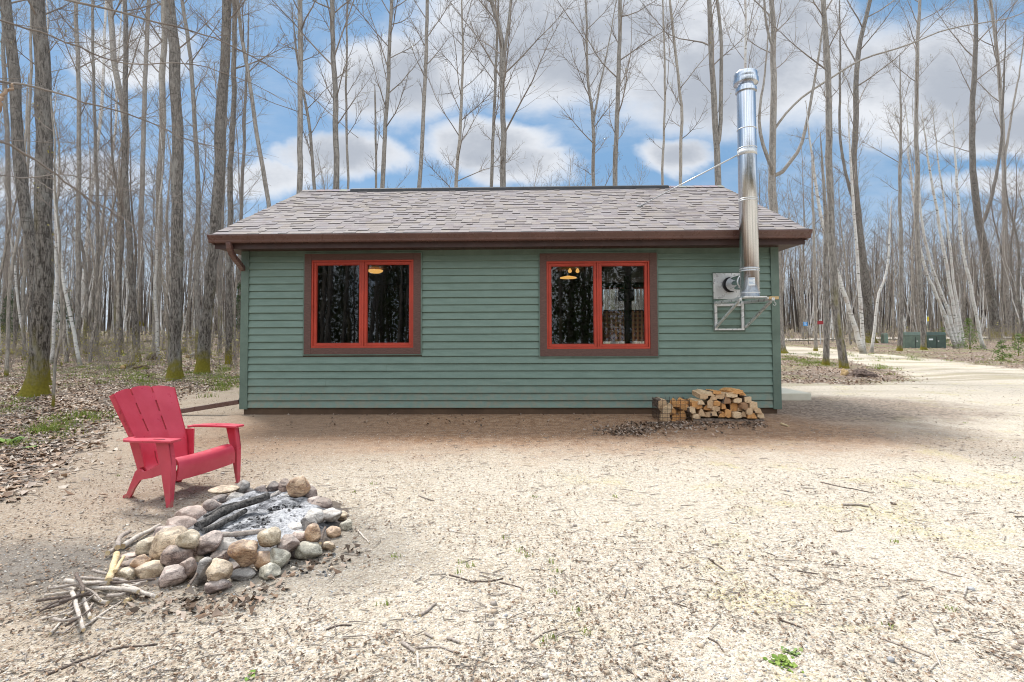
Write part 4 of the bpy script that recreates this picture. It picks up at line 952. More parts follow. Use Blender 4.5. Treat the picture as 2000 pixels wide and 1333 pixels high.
# ------------------------------------------------------------------ woods: copies of a few trees
def proto(kind, H, seed, r0=0.085, nb=30, lo=0.3, blen=0.15, lean=0.05, stems=1, detail=1, sub=4):
    rs = np.random.RandomState(seed); tb = TB(); tc = TB()
    for s_ in range(stems):
        a = rs.uniform(0, 6.28); off = 0 if stems == 1 else 0.12
        pts = [(math.cos(a) * off, math.sin(a) * off, 0)]; ln = lean if stems == 1 else lean + 0.12
        for i in range(1, 5):
            z = H * i / 4; pts.append((math.cos(a) * (off + ln * z) + rs.normal(0, 0.05 * i), math.sin(a) * (off + ln * z) + rs.normal(0, 0.05 * i), z))
        r0 *= 0.8; P, r = spline(pts, [r0, r0*.85, r0*.65, r0*.4, 0.012], 14); P = wob(P, 0.03, rs); P = np.vstack([P[0] - [0, 0, 0.4], P]); r = np.r_[r0 * 1.3, r0 * 1.15, r[1:]]
        tb.tube(P, r, 7); crown(tc, P, r, rs, int(nb * 1.6), lo, blen * 1.05, 2, None, sub=sub + 1)
    V1, Q1 = tb.arrays(); V2, Q2 = tc.arrays()
    o = np_mesh(NAME[kind], np.vstack([V1, V2]), np.vstack([Q1, Q2 + len(V1)]), [M[BARK[kind]], M['twig']], smooth=True, mi=np.r_[np.zeros(len(Q1)), np.ones(len(Q2))])
    return o
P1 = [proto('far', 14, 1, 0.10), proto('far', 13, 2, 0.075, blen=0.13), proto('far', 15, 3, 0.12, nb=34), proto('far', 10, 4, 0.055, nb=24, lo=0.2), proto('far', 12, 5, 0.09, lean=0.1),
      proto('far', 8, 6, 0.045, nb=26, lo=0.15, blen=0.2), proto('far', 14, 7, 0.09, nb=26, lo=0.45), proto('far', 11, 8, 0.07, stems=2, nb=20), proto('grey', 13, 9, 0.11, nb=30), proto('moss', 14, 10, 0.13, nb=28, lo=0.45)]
PB = [proto('birch', 12, 21, 0.085, nb=20, lo=0.45), proto('birch', 11, 22, 0.07, nb=20, lo=0.4, lean=0.18), proto('birch', 10, 23, 0.06, stems=3, nb=14, lo=0.45, lean=0.1)]
rt = random.Random(42); used = set(); nfill = 0
busy = [tuple(t.location.xy) for t in TREES]
def fill(x, y, lst, sc, lab, grp, rz=None):
    global nfill
    src = rt.choice(lst)
    if id(src) in used: o = src.copy(); COL.objects.link(o)
    else: o = src; used.add(id(src))
    o.location = (x, y, terrain(x, y) - 0.05); o.rotation_euler = (0, 0, rt.uniform(0, 6.28) if rz is None else rz); o.scale = (sc, sc, sc * rt.uniform(0.9, 1.1))
    tag(o, lab, 'tree', grp); busy.append((x, y)); nfill += 1
def try_place(u0, u1, y0, y1, lst, s0, s1, lab, grp, n, md=0.7):
    c = 0; tries = 0
    while c < n and tries < n * 30:
        tries += 1
        y = y0 + (y1 - y0) * rt.random() ** 0.8; u = rt.uniform(u0, u1); x = (u - 1000) / F * y
        if -4.9 < x < 4.9 and 7 < y < 15.0: continue
        if on_yard(x, y) > -0.5: continue
        if any((x - a) ** 2 + (y - b) ** 2 < md * md for a, b in busy): continue
        fill(x, y, lst, rt.uniform(s0, s1), lab, grp); c += 1
LG, LR, LM = 'slim bare grey tree in the woods left of the cabin', 'slim bare grey tree in the woods right of the driveway', 'slim bare grey tree far behind the cabin roof'
try_place(-60, 480, 18, 34, P1, 0.75, 1.05, LG, 'bare trees in the woods left of the cabin', 40)
try_place(-60, 520, 34, 62, P1, 0.75, 1.0, LG, 'bare trees in the woods left of the cabin', 42)
try_place(-60, 480, 19, 45, PB, 0.8, 1.1, 'white birch in the woods left of the cabin', 'birches in the woods left of the cabin', 20)
try_place(480, 1480, 27, 60, P1[3:8], 0.7, 0.95, LM, 'bare trees far behind the cabin', 56)
try_place(1480, 2080, 33, 48, P1, 0.75, 1.05, LR, 'bare trees in the woods right of the driveway', 46)
try_place(1480, 2080, 48, 66, P1, 0.75, 1.05, LR, 'bare trees in the woods right of the driveway', 56)
try_place(1560, 2080, 34, 56, PB, 0.8, 1.1, 'white birch in the woods right of the driveway', 'birches in the woods right of the driveway', 22)
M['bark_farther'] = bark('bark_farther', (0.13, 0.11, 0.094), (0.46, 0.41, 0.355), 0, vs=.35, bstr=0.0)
# farther still: one mass of stems (nobody could count them)
rs = np.random.RandomState(5); tb = TB(); FC = []
for i in range(3400):
    y = rs.uniform(52, 105); x = rs.uniform(-1.15, 1.15) * y; z = terrain(x, y); H = rs.uniform(7, 13) if rs.rand() < 0.7 else rs.uniform(4, 8)
    n_before = tb.n; lx, ly = rs.normal(0, 0.05, 2) * H; r0 = rs.uniform(0.05, 0.12)
    P = np.array([(x, y, z - 0.2), (x + lx * .4 + rs.normal(0, .1), y + ly * .4, z + H * .4), (x + lx, y + ly, z + H)])
    tb.tube(P, [r0, r0 * .7, 0.02], 4)
    for b in range(11):
        t = rs.uniform(0.25, 0.97); p = P[0] + (P[2] - P[0]) * t; az = rs.uniform(0, 6.28); L = H * 0.13 * rs.uniform(.4, 1.1)
        q = p + np.array([math.cos(az) * L * .55, math.sin(az) * L * .55, L * .85]); tb.tube(np.array([p, (p + q) / 2 + rs.normal(0, .06, 3), q]), [0.017, 0.012, 0.006], 3)
    FC.append(np.tile(np.array([(.07,.058,.05),(.16,.135,.115),(.28,.245,.21),(.38,.34,.30),(.62,.60,.57)][rs.choice(5, p=[.24,.28,.24,.12,.12])]), (tb.n - n_before, 1)))
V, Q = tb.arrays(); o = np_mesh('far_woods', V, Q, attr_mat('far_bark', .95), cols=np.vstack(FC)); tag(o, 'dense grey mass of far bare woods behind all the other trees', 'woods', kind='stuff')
# underbrush: countless fine upright twigs with first green leaves
def brush(name, label, region, n, h, seed, greens=0.5, sp=0.35):
    rs = np.random.RandomState(seed); tb = TB(); bl = []
    c = 0
    while c < n:
        y = rs.uniform(*region[2:4]); u = rs.uniform(*region[0:2]); x = (u - 1000) / F * y
        if -4.9 < x < 4.7 and 7 < y < 14.5: continue
        z = terrain(x, y); H = rs.uniform(0.35, 1.0) * h; c += 1
        for s_ in range(rs.randint(2, 5)):
            az = rs.uniform(0, 6.28); d = np.array([math.cos(az) * sp, math.sin(az) * sp, 1.0]); P = branch_path((x, y, z - .03), d, H * rs.uniform(.6, 1.1), 5, rs, 0.1, 0.12); tb.tube(P, np.linspace(0.0065, 0.0025, 6), 3)
            for _ in range(5):
                j = rs.randint(1, 5); b2 = branch_path(P[j], side_dir(P[j+1] - P[j], R(rs.uniform(30, 60)), rs.uniform(0, 6.28)), H * rs.uniform(.12, .4), 3, rs, .2, .12); tb.tube(b2, np.linspace(0.004, 0.002, 4), 3); bl.append(b2[-1]); bl.append(b2[1])
    V, Q = tb.arrays(); V2 = None
    root = np_mesh(name, V, Q, M['twig']); tag(root, label, 'brush', kind='stuff')
    bl = [bl[i] for i in rs.permutation(len(bl))[:int(len(bl) * greens)]]
    pts = np.array(bl); nb_ = len(pts); Vb = np.repeat(pts, 4, 0); a = rs.normal(0, 1, (nb_, 3)); b = rs.normal(0, 1, (nb_, 3)); s_ = rs.uniform(0.012, 0.03, (nb_, 1))
    Vb[0::4] += a * s_; Vb[1::4] += b * s_ * .6; Vb[2::4] -= a * s_; Vb[3::4] -= b * s_ * .6
    b_ = np_mesh('leaves', Vb, np.arange(4 * nb_).reshape(nb_, 4), M['bud'], parent=root); b_['kind'] = 'stuff'
brush('underbrush', 'tangle of thin twigs and first leaves on the forest floor at left', (-60, 480, 17, 45), 620, 1.7, 8)
brush('underbrush', 'tangle of thin twigs under the trees beyond the driveway', (1490, 2080, 31, 60), 620, 1.7, 9, 0.25)
brush('underbrush', 'tangle of thin treetops and saplings behind the cabin', (480, 1500, 20, 50), 700, 4.6, 10, 0.15, 0.16)
# green conifer saplings
m = NT('fresh_green', 0.7); m.color(m.mix(m.noise(m.geo(), 6, 4), (0.07, 0.13, 0.03), (0.19, 0.27, 0.06))); M['fresh'] = m.m
m = NT('conifer_green', 0.8); m.color(m.mix(m.noise(m.geo(), 3, 4), (0.028, 0.055, 0.022), (0.075, 0.115, 0.04))); M['conifer'] = m.m
def conifer(x, y, H, seed, mat, label, cat='tree', name='spruce_tree', grp=None, w=0.26, dens=1.0, trunk=0.025):
    rs = np.random.RandomState(seed); z = terrain(x, y); root = empty(name, (x, y, z)); tag(root, label, cat, grp)
    tb = TB(); tb.tube(np.array([(0, 0, -.1), (0.02, 0, H * .5), (0, 0, H)]), [trunk * H, trunk * H * .6, .005], 6); V, Q = tb.arrays(); np_mesh('trunk', V, Q, M['bark_grey'], parent=root)
    Vs = []; n = int(60 * dens * H)
    for i in range(n):
        t = rs.uniform(0.06, 1) ; zz = H * t; L = H * w * (1.05 - t) * rs.uniform(.6, 1.1); az = rs.uniform(0, 6.28); ca, sa2 = math.cos(az), math.sin(az)
        for k in range(int(8 + 14 * L)):
            s_ = rs.uniform(0.1, 1); c_ = np.array([ca * L * s_, sa2 * L * s_, zz - 0.18 * L * s_]) + rs.normal(0, 0.03 + .05 * L * .3, 3)
            d = np.array([ca, sa2, -0.1]) + rs.normal(0, .6, 3); d /= np.linalg.norm(d); e = np.cross(d, rs.normal(0, 1, 3)); e /= np.linalg.norm(e); ll = rs.uniform(.05, .10) * (1 + H * .03)
            Vs += [c_, c_ + d * ll * .5 + e * ll * .2, c_ + d * ll, c_ + d * ll * .5 - e * ll * .2]
    Vs = np.array(Vs); np_mesh('crown', Vs, np.arange(len(Vs)).reshape(-1, 4), mat, parent=root); return root
def gx(u, v, y): q = at(u, v, y); return q.x
conifer(gx(128, 560, 30), 30, 3.6, 1, M['conifer'], 'dark green young spruce showing between the far left trunks', w=.3)
conifer(gx(20, 560, 34), 34, 3.9, 2, M['conifer'], 'dark green young spruce at the left edge of the woods', w=.3)
conifer(gx(468, 560, 33), 33, 4.2, 3, M['conifer'], 'dark green young spruce showing beside the cabin corner post', w=.25)
conifer(gx(1892, 610, 27.5), 27.5, 1.7, 4, M['fresh'], 'light green bushy sapling between the birch fan and the right edge birch', w=.5, dens=.8)
conifer(gx(1955, 650, 20), 20, 0.75, 5, M['fresh'], 'small light green sapling at the near edge of the litter by the right edge', w=.7, dens=.9)
conifer(gx(1988, 660, 23), 23, 1.0, 6, M['fresh'], 'bright green sapling touching the right edge of the photo', w=.6, dens=.9)
conifer(gx(1840, 655, 30.5), 30.5, 1.1, 7, M['fresh'], 'low green sapling behind the green utility boxes', w=.6, dens=.6)
# the woods that stand behind the viewer and are mirrored in the window panes
rs = np.random.RandomState(77); tb = TB(); Vl = []
for i in range(230):
    y = -rs.uniform(12, 34); x = rs.uniform(-34, 34); H = rs.uniform(11, 17); r0 = rs.uniform(.08, .17)
    tb.tube(np.array([(x, y, -.1), (x + rs.normal(0, .3), y, H * .5), (x + rs.normal(0, .6), y, H)]), [r0, r0 * .7, .02], 6)
    for b in range(26):
        t = rs.uniform(.1, .95); p = np.array([x, y, H * t]); az = rs.uniform(0, 6.28); L = rs.uniform(.8, 2.2); q = p + np.array([math.cos(az) * L, math.sin(az) * L, L * .5]); tb.tube(np.array([p, q]), [.02, .006], 3)
    if i % 5 == 0:
        n = 3400; t = rs.uniform(0.05, 1, n) ; L = (1.02 - t) * H * .2 * np.sqrt(rs.uniform(0, 1, n)); az = rs.uniform(0, 6.28, n); c_ = np.column_stack([x + np.cos(az) * L, y + np.sin(az) * L, H * t]); a = rs.normal(0, .085, (n, 3)); b = rs.normal(0, .05, (n, 3))
        Vl.append(np.stack([c_ - a, c_ + b, c_ + a, c_ - b], 1).reshape(-1, 3))
V, Q = tb.arrays(); Vl = np.vstack(Vl); QL = np.arange(len(Vl)).reshape(-1, 4) + len(V)
o = np_mesh('spruce_woods', np.vstack([V, Vl]), np.vstack([Q, QL]), [M['bark_grey'], M['conifer']], mi=np.r_[np.zeros(len(Q)), np.ones(len(QL))]); tag(o, 'dark mixed woods mirrored in the window panes', 'woods', kind='stuff')
# long overhanging branches entering from outside the frame
def limb(label, pts, w, depth, seed, nsub=16, name='overhanging_branch', blen=1.0):
    rs = np.random.RandomState(seed); tb = TB(); P = [np.array(at(u, v, d)) for (u, v), d in zip(pts, np.linspace(depth[0], depth[1], len(pts)))]
    P, r = spline(P, np.linspace(w[0], w[1], len(P)), 30); P = wob(P, 0.01, rs); B = P[0].copy(); P -= B; tb.tube(P, r, 8)
    for i in range(nsub):
        j = rs.randint(2, 28); b1 = branch_path(P[j], side_dir(P[j+1] - P[j], R(rs.uniform(20, 50)), rs.uniform(0, 6.28)), rs.uniform(.25, .9) * blen, 6, rs, .05, .09); tb.tube(b1, np.linspace(min(.005, r[j] * .6), .0014, 7), 5)
        for _ in range(3):
            k = rs.randint(1, 5); b2 = branch_path(b1[k], side_dir(b1[k+1] - b1[k], R(rs.uniform(25, 55)), rs.uniform(0, 6.28)), rs.uniform(.1, .3) * blen, 3, rs, .05, .1); tb.tube(b2, np.linspace(.0024, .001, 4), 3)
    V, Q = tb.arrays(); o = np_mesh(name, V, Q, M['twig'], smooth=True); o.location = B; tag(o, label, 'branch', 'branches reaching in from the upper left'); return o
limb('long thin branch crossing the sky at the top left corner', [(-60,-40),(60,-20),(170,0),(300,35),(420,70),(560,150),(700,270)], (.017,.004), (5.0, 7.5), 1)
limb('branch sloping down from the left edge across the middle trunks', [(-60,140),(10,160),(110,178),(240,215),(380,270),(520,310)], (.015,.004), (5.2, 7.0), 2)
limb('lowest long branch arching from the left edge towards the chair', [(-60,270),(20,285),(110,340),(200,400),(260,440),(300,520)], (.015,.004), (5.0, 6.4), 3)
limb('branch running just under the uppermost one at top left', [(-60,20),(80,60),(240,120),(400,130),(560,200)], (.013,.004), (6.0, 8.0), 4, 12)
limb('drooping branch at the left edge with fine side twigs', [(-60,330),(40,352),(140,345),(240,370),(360,400)], (.008,.003), (5.6, 7.4), 5, 14)
o = limb('broken orange-brown branch stub at the left edge', [(-14,240),(0,212),(16,188),(24,165)], (.022,.008), (4.2, 4.4), 6, 0); 
m = NT('orange_wood'); m.color(m.mix(m.noise(m.mapping(m.obj(), (30, 30, 5)), 3, 4), (0.26, 0.17, 0.11), (0.44, 0.31, 0.21))); o.data.materials[0] = m.m
# fallen trunks and stumps on the forest floor
def log(label, a, b, w, mat='bark_grey', name='fallen_log', lift=0.0, grp='fallen logs on the forest floor'):
    pa, pb = ground_at(*a), ground_at(*b); ra, rb = w[0] * pa.y / F / 2, w[1] * pb.y / F / 2; tb_ = MB(); n = 9; rs = np.random.RandomState(int(a[0] * 7 + b[0]))
    P = [pa.lerp(pb, i / (n - 1)) for i in range(n)]
    P = [Vector((p.x + rs.normal(0, .01), p.y, terrain(p.x, p.y) + ra * .8 + lift * i / n)) for i, p in enumerate(P)]; B = P[0].copy()
    tb_.tube([p - B for p in P], list(np.linspace(ra, rb, n) * (1 + rs.normal(0, .06, n))), 9, mi=0, cm=1); o = tb_.build(name, [M[mat], M['pale']], smooth=True, loc=B); tag(o, label, 'log', grp); return o
log('pale fallen log lying left of the cabin corner in the woods', (352, 652), (478, 668), (7, 5), 'bark_birch')
log('long thin fallen trunk behind the moss-streaked trunk', (180, 676), (300, 668), (6, 4))
log('fallen trunk lying right of the moss-streaked trunk', (352, 664), (452, 655), (5, 4), 'bark_pale')
log('rotting log lying by the left edge', (0, 690), (62, 698), (8, 6), 'bark_dark')
log('weathered pale stick lying in the litter near the left edge', (0, 852), (50, 838), (5, 3), 'bark_pale')
log('short broken piece of wood by the base of the smooth pale trunk', (240, 722), (262, 714), (9, 6), 'bark_pale')
log('short whitish log beside the slender trunk near the mossy leaner', (366, 700), (384, 694), (8, 7), 'bark_birch')
def lump(name, label, u, v, w, h, mat, cat, seed, parent=None):
    rs = np.random.RandomState(seed); c = ground_at(u, v); k = c.y / F; bm = bmesh.new(); bmesh.ops.create_icosphere(bm, subdivisions=4, radius=1.0)
    for q in bm.verts:
        n_ = mnoise.noise(q.co * 1.6 + Vector((seed, 0, 0))) * .35 + mnoise.noise(q.co * 4 + Vector((seed, 5, 0))) * .18; q.co *= 1 + n_; q.co = Vector((q.co.x * w * k / 2, q.co.y * w * k / 2.4, q.co.z * h * k))
    me = bpy.data.meshes.new(name); bm.to_mesh(me); bm.free(); me.materials.append(mat); me.polygons.foreach_set('use_smooth', [True] * len(me.polygons)); o = bpy.data.objects.new(name, me); COL.objects.link(o); o.location = c; tag(o, label, cat); return o
m = NT('moss', 0.95, spec=0.1); f = m.noise(m.geo(), 20, 5, .7); m.color(m.mix(m.step(m.noise(m.geo(), 4, 4), .4, .6), m.mix(f, (0.08, 0.085, 0.012), (0.26, 0.24, 0.04)), (0.10, 0.07, 0.05))); m.bump(f, .8, .03); M['moss'] = m.m
lump('mossy_stump', 'mossy dark hummock at the foot of the white birch clump', 140, 678, 46, 20, M['moss'], 'stump', 3)
lump('mossy_mound', 'low moss covered mound near the left edge behind the first trunk', 40, 692, 44, 10, M['moss'], 'mound', 4)
lump('mossy_mound', 'mossy mound at the foot of the crossing dark trunk', 276, 722, 30, 8, M['moss'], 'mound', 5)
lump('mossy_stump', 'mossy stump at the foot of the smooth pale trunk', 298, 704, 24, 14, M['moss'], 'stump', 6)
lump('tree_stump', 'small dark stump right of the moss-streaked trunk', 359, 690, 12, 9, M['bark_dark'], 'stump', 7)
m = NT('leaf_heap', 0.95, spec=0.1); f = m.noise(m.geo(), 16, 5, .8); m.color(m.mix(m.step(f, .35, .65), (0.05, 0.035, 0.03), (0.24, 0.18, 0.15))); m.bump(f, 1, .03)
lump('leaf_pile', 'brown heap of twigs and leaves at the tip of the leaf island', 1683, 736, 48, 13, m.m, 'leaf pile', 8)
lump('split_stump', 'splintered orange foot of wood at the base of the tall driveway trunk', 1650, 734, 15, 13, M['pale'], 'stump', 9)
# ------------------------------------------------------------------ red chair
gFL, gFR, gBL, gBR = ground_at(334, 995), ground_at(453, 944), ground_at(249, 973), ground_at(364, 938)
mid = (gFL + gFR) / 2; back_mid = (gBL + gBR) / 2; fwd = (mid - back_mid); fwd.z = 0; ang = math.atan2(fwd.y, fwd.x)
lat_a = math.atan2((gFR - gFL).y, (gFR - gFL).x) - math.pi / 2; ang = ang * 0.55 + lat_a * 0.45
FW = (gFR - gFL).length / 2 * 0.97; BD = fwd.length
chair = empty('lawn_chair', (mid.x, mid.y, 0.0), ang); tag(chair, 'red plastic slatted lawn chair beside the ring of stones', 'chair')
CR = M['chair']
HWd = FW                     # half width at the front legs
def cpar(name, mb, bevel=0.004, smooth=True, **kw):
    o = mb.build(name, CR, chair, smooth=smooth, bevel=bevel, **kw)
    md = o.modifiers.new('wn', 'WEIGHTED_NORMAL'); md.keep_sharp = False
    return o
# back: three slats in one moulded shell with slots between them
prof = [(-0.345, 0.205), (-0.372, 0.225), (-0.392, 0.27), (-0.405, 0.33), (-0.428, 0.40), (-0.462, 0.47), (-0.505, 0.55), (-0.553, 0.64), (-0.605, 0.74), (-0.645, 0.82)]
pr_, _ = spline([(a, 0, b) for a, b in prof], [1]*len(prof), 34)
def back_pt(s, w, off=0.0):               # s along the profile 0..1, w across -1..1
    i = s * 33; k = min(int(i), 32); p = pr_[k] + (pr_[k+1] - pr_[k]) * (i - k); t = pr_[k+1] - pr_[k]; t /= np.linalg.norm(t); nrm = np.array([t[2], 0, -t[0]])
    hw = 0.192 + 0.078 * s; x = p[0] - 0.0 + 0.045 * (w * w) * (0.4 + s * 0.6); z = p[2]
    q = np.array([x, w * hw, z]) + nrm * off
    return tuple(q)
mb = MB(); th = 0.024; NS = 40
def top_s(w): return 1.0 - 0.055 * w * w
edges_ = [(-1.0, -0.362), (-0.309, 0.309), (0.362, 1.0)]
for j, (a, b) in enumerate(edges_):
    nw = 8; rowsF, rowsB = [], []
    for i in range(NS + 1):
        rF, rB = [], []
        for k in range(nw + 1):
            w = a + (b - a) * k / nw; tw = (k / nw - .5) * 2; s_ = (i / NS) * (top_s(w) - 0.012 * abs(tw) ** 3)
            e_ = 0.003 * abs(tw) ** 4
            rF.append(back_pt(s_, w, 0.0 - e_)); rB.append(back_pt(s_, w, -th))
        rowsF.append(rF); rowsB.append(rB)
    n0 = len(mb.v); mb.grid([r[::-1] for r in rowsF]); mb.grid(rowsB)
    for i in range(NS):
        for k in (0, nw):
            q = [rowsF[i][k], rowsF[i+1][k], rowsB[i+1][k], rowsB[i][k]]; mb.add(q if k == 0 else q[::-1], [(0, 1, 2, 3)])
    for k in range(nw):
        mb.add([rowsF[NS][k], rowsF[NS][k+1], rowsB[NS][k+1], rowsB[NS][k]], [(0, 1, 2, 3)])
# bridges that join the slats, leaving slots
for w0, w1 in ((-0.365, -0.305), (0.305, 0.365)):
    for s0, s1 in ((0.0, 0.06), (0.30, 0.42) if w0 > 0 else (0.20, 0.44), (0.60, 0.66), (0.80, 0.90)):
        rr = [[back_pt(s0 + (s1 - s0) * i / 6, w, -0.004) for w in (w1, w0)] for i in range(7)]; mb.grid(rr)
        rr = [[back_pt(s0 + (s1 - s0) * i / 6, w, -th) for w in (w0, w1)] for i in range(7)]; mb.grid(rr)
# turned-back side flanges
for sgn in (-1, 1):
    r0 = []; 
    for i in range(31):
        s_ = i / 30 * top_s(1) ; a = back_pt(s_, sgn, -0.001); b = back_pt(s_, sgn * 1.0, -0.045); r0.append([a, b] if sgn < 0 else [b, a])
    mb.grid(r0); mb.grid([[(p[0], p[1] - sgn * 0.006, p[2]) for p in r[::-1]] for r in r0])
cpar('backrest', mb, 0)
# seat
sp = [(0.030, 0.175), (0.036, 0.22), (0.038, 0.27), (0.028, 0.305), (0.005, 0.325), (-0.03, 0.33), (-0.10, 0.312), (-0.18, 0.275), (-0.26, 0.235), (-0.31, 0.212), (-0.348, 0.204)]
sp_, _ = spline([(a, 0, b) for a, b in sp], [1]*len(sp), 30)
mb = MB(); rowsF, rowsB = [], []
hs = HWd - 0.045
for i in range(30):
    t = sp_[min(i+1, 29)] - sp_[max(i-1, 0)]; t /= np.linalg.norm(t); nrm = np.array([t[2], 0, -t[0]])
    f = i / 29; hw = hs * (1 - f) + 0.21 * f
    rowsF.append([tuple(np.array([sp_[i][0], hw * w, sp_[i][2] - 0.008 * (1 - w * w)])) for w in np.linspace(-1, 1, 11)])
    rowsB.append([tuple(np.array([sp_[i][0], hw * w, sp_[i][2] - 0.008 * (1 - w * w)]) - nrm * (0.014) ) for w in np.linspace(-1, 1, 11)])
mb.grid(rowsF); mb.grid([r[::-1] for r in rowsB])
for i in range(29):
    for k in (0, 10):
        q = [rowsF[i][k], rowsF[i+1][k], rowsB[i+1][k], rowsB[i][k]]; mb.add(q, [(0, 1, 2, 3)])
cpar('seat', mb, 0)
def plate(mb, poly, y0, y1):            # poly in x, z
    mb.prism(poly, lambda p, t: (p[0], t, p[1]), y0, y1)
for sgn in (-1, 1):
    y = lambda a: sgn * a
    # front leg: tapered side plate and front flange, L-shaped
    mb = MB(); o_ = HWd + 0.012
    a0, a1 = sorted((y(o_ - 0.016), y(o_)))
    plate(mb, [(0.004, 0.0), (0.036, 0.0), (0.040, 0.30), (0.012, 0.462), (-0.105, 0.462), (-0.055, 0.28)], a0, a1)
    vs = []
    for (xx, zz, inn) in ((0.036, 0.0, 0.030), (0.040, 0.20, 0.044), (0.040, 0.30, 0.046), (0.012, 0.462, 0.040)):
        for dx in (0, -0.014):
            vs += [(xx + dx, y(o_ - 0.0005), zz), (xx + dx, y(o_ - inn), zz)]
    n_ = 4; f_ = []
    for i in range(3):
        b = i * 4; f_ += [(b, b+1, b+5, b+4), (b+2, b+6, b+7, b+3), (b+1, b+3, b+7, b+5), (b, b+4, b+6, b+2)]
    mb.add(vs, f_)
    mb.box(0.006, 0.035, *sorted((y(o_ - 0.029), y(o_ - 0.001))), 0.0, 0.008)
    cpar('leg', mb, 0.003)
    # rear leg with the side rail under the seat
    mb = MB(); oi = 0.245 + 0.0; yy0, yy1 = sorted((y(oi - 0.012), y(oi + 0.006)))
    def rail_pt(x, z, out):
        f = min(1, max(0, (0.03 - x) / 0.36)); yo = (HWd - 0.02) * (1 - f) + 0.215 * f; return (x, y(yo + out), z)
    poly = [(-0.035, 0.300), (-0.12, 0.285), (-0.22, 0.245), (-0.33, 0.205), (-0.375, 0.235), (-0.41, 0.20), (-0.445, 0.12), (-0.485, 0.035), (-0.52, 0.018), (-0.52, 0.0), (-0.455, 0.0), (-0.405, 0.085), (-0.355, 0.145), (-0.22, 0.175), (-0.10, 0.215), (-0.035, 0.235)]
    n_ = len(poly); vs = [rail_pt(a, b, 0.012) for a, b in poly] + [rail_pt(a, b, -0.004) for a, b in poly]
    mb.add(vs, [tuple(range(n_)), tuple(range(2*n_ - 1, n_ - 1, -1))] + [(i, n_ + i, n_ + (i+1) % n_, (i+1) % n_) for i in range(n_)])
    # inner flange of the leg
    fl = [(-0.41, 0.20), (-0.445, 0.12), (-0.485, 0.035), (-0.50, 0.004)]
    for (a, b), (c, d) in zip(fl[:-1], fl[1:]):
        mb.add([rail_pt(a, b, -0.004), rail_pt(a, b, -0.045), rail_pt(c, d, -0.045), rail_pt(c, d, -0.004)], [(0, 1, 2, 3)])
        mb.add([rail_pt(a+.01, b, -0.004), rail_pt(a+.01, b, -0.045), rail_pt(c+.01, d, -0.045), rail_pt(c+.01, d, -0.004)], [(3, 2, 1, 0)])
    cpar('leg', mb, 0.002)
    # arm: flat curved board with rear upright
    mb = MB(); top = []; zf = lambda x: 0.478 - 0.035 * max(0, (-x - 0.1)) 
    outer = [(0.052, HWd + 0.030), (0.02, HWd + 0.040), (-0.12, HWd + 0.052), (-0.26, HWd + 0.055), (-0.37, HWd + 0.035), (-0.42, HWd - 0.005), (-0.445, 0.262)]
    inner = [(0.052, HWd - 0.062), (0.02, HWd - 0.066), (-0.12, HWd - 0.060), (-0.26, HWd - 0.050), (-0.34, HWd - 0.045), (-0.385, HWd - 0.055), (-0.405, 0.225)]
    for (a, b), (c, d) in zip(outer, inner): top.append(((a, y(b), zf(a)), (c, y(d), zf(c))))
    vs = []
    for (a, b) in top: vs += [a, b, (a[0], a[1], a[2] - 0.017), (b[0], b[1], b[2] - 0.017)]
    f_ = [(0, 1, 3, 2), ]
    for i in range(len(top) - 1):
        q = i * 4; f_ += [(q, q+4, q+5, q+1), (q+2, q+3, q+7, q+6), (q, q+2, q+6, q+4), (q+1, q+5, q+7, q+3)]
    q = (len(top) - 1) * 4; f_ += [(q, q+2, q+3, q+1)]
    if sgn > 0: f_ = [t[::-1] for t in f_]
    mb.add(vs, f_)
    # rear upright from the seat rail to the arm
    pl = [(-0.325, 0.245), (-0.395, 0.22), (-0.445, 0.442), (-0.355, 0.446)]
    v4 = [(a, y((0.208 if b < .3 else 0.238)), b) for a, b in pl] + [(a, y((0.222 if b < .3 else 0.252)), b) for a, b in pl]
    mb.add(v4, [(0,1,2,3), (7,6,5,4), (0,4,5,1), (1,5,6,2), (2,6,7,3), (3,7,4,0)])
    arm = cpar('armrest', mb, 0.004)
    if sgn < 0:
        sl2 = MB(); sl2.box(-0.13, -0.03, y(HWd + 0.0) - 0.003, y(HWd + 0.0) + 0.003, 0.4715, 0.4798); sl2.build('slot', M['dark'], arm)
bpy.context.view_layer.update()
for ob in chair.children:
    if ob.type == 'MESH':
        bm = bmesh.new(); bm.from_mesh(ob.data); bmesh.ops.recalc_face_normals(bm, faces=bm.faces); bm.to_mesh(ob.data); bm.free()
strap = MB(); b_ = Rm if False else None
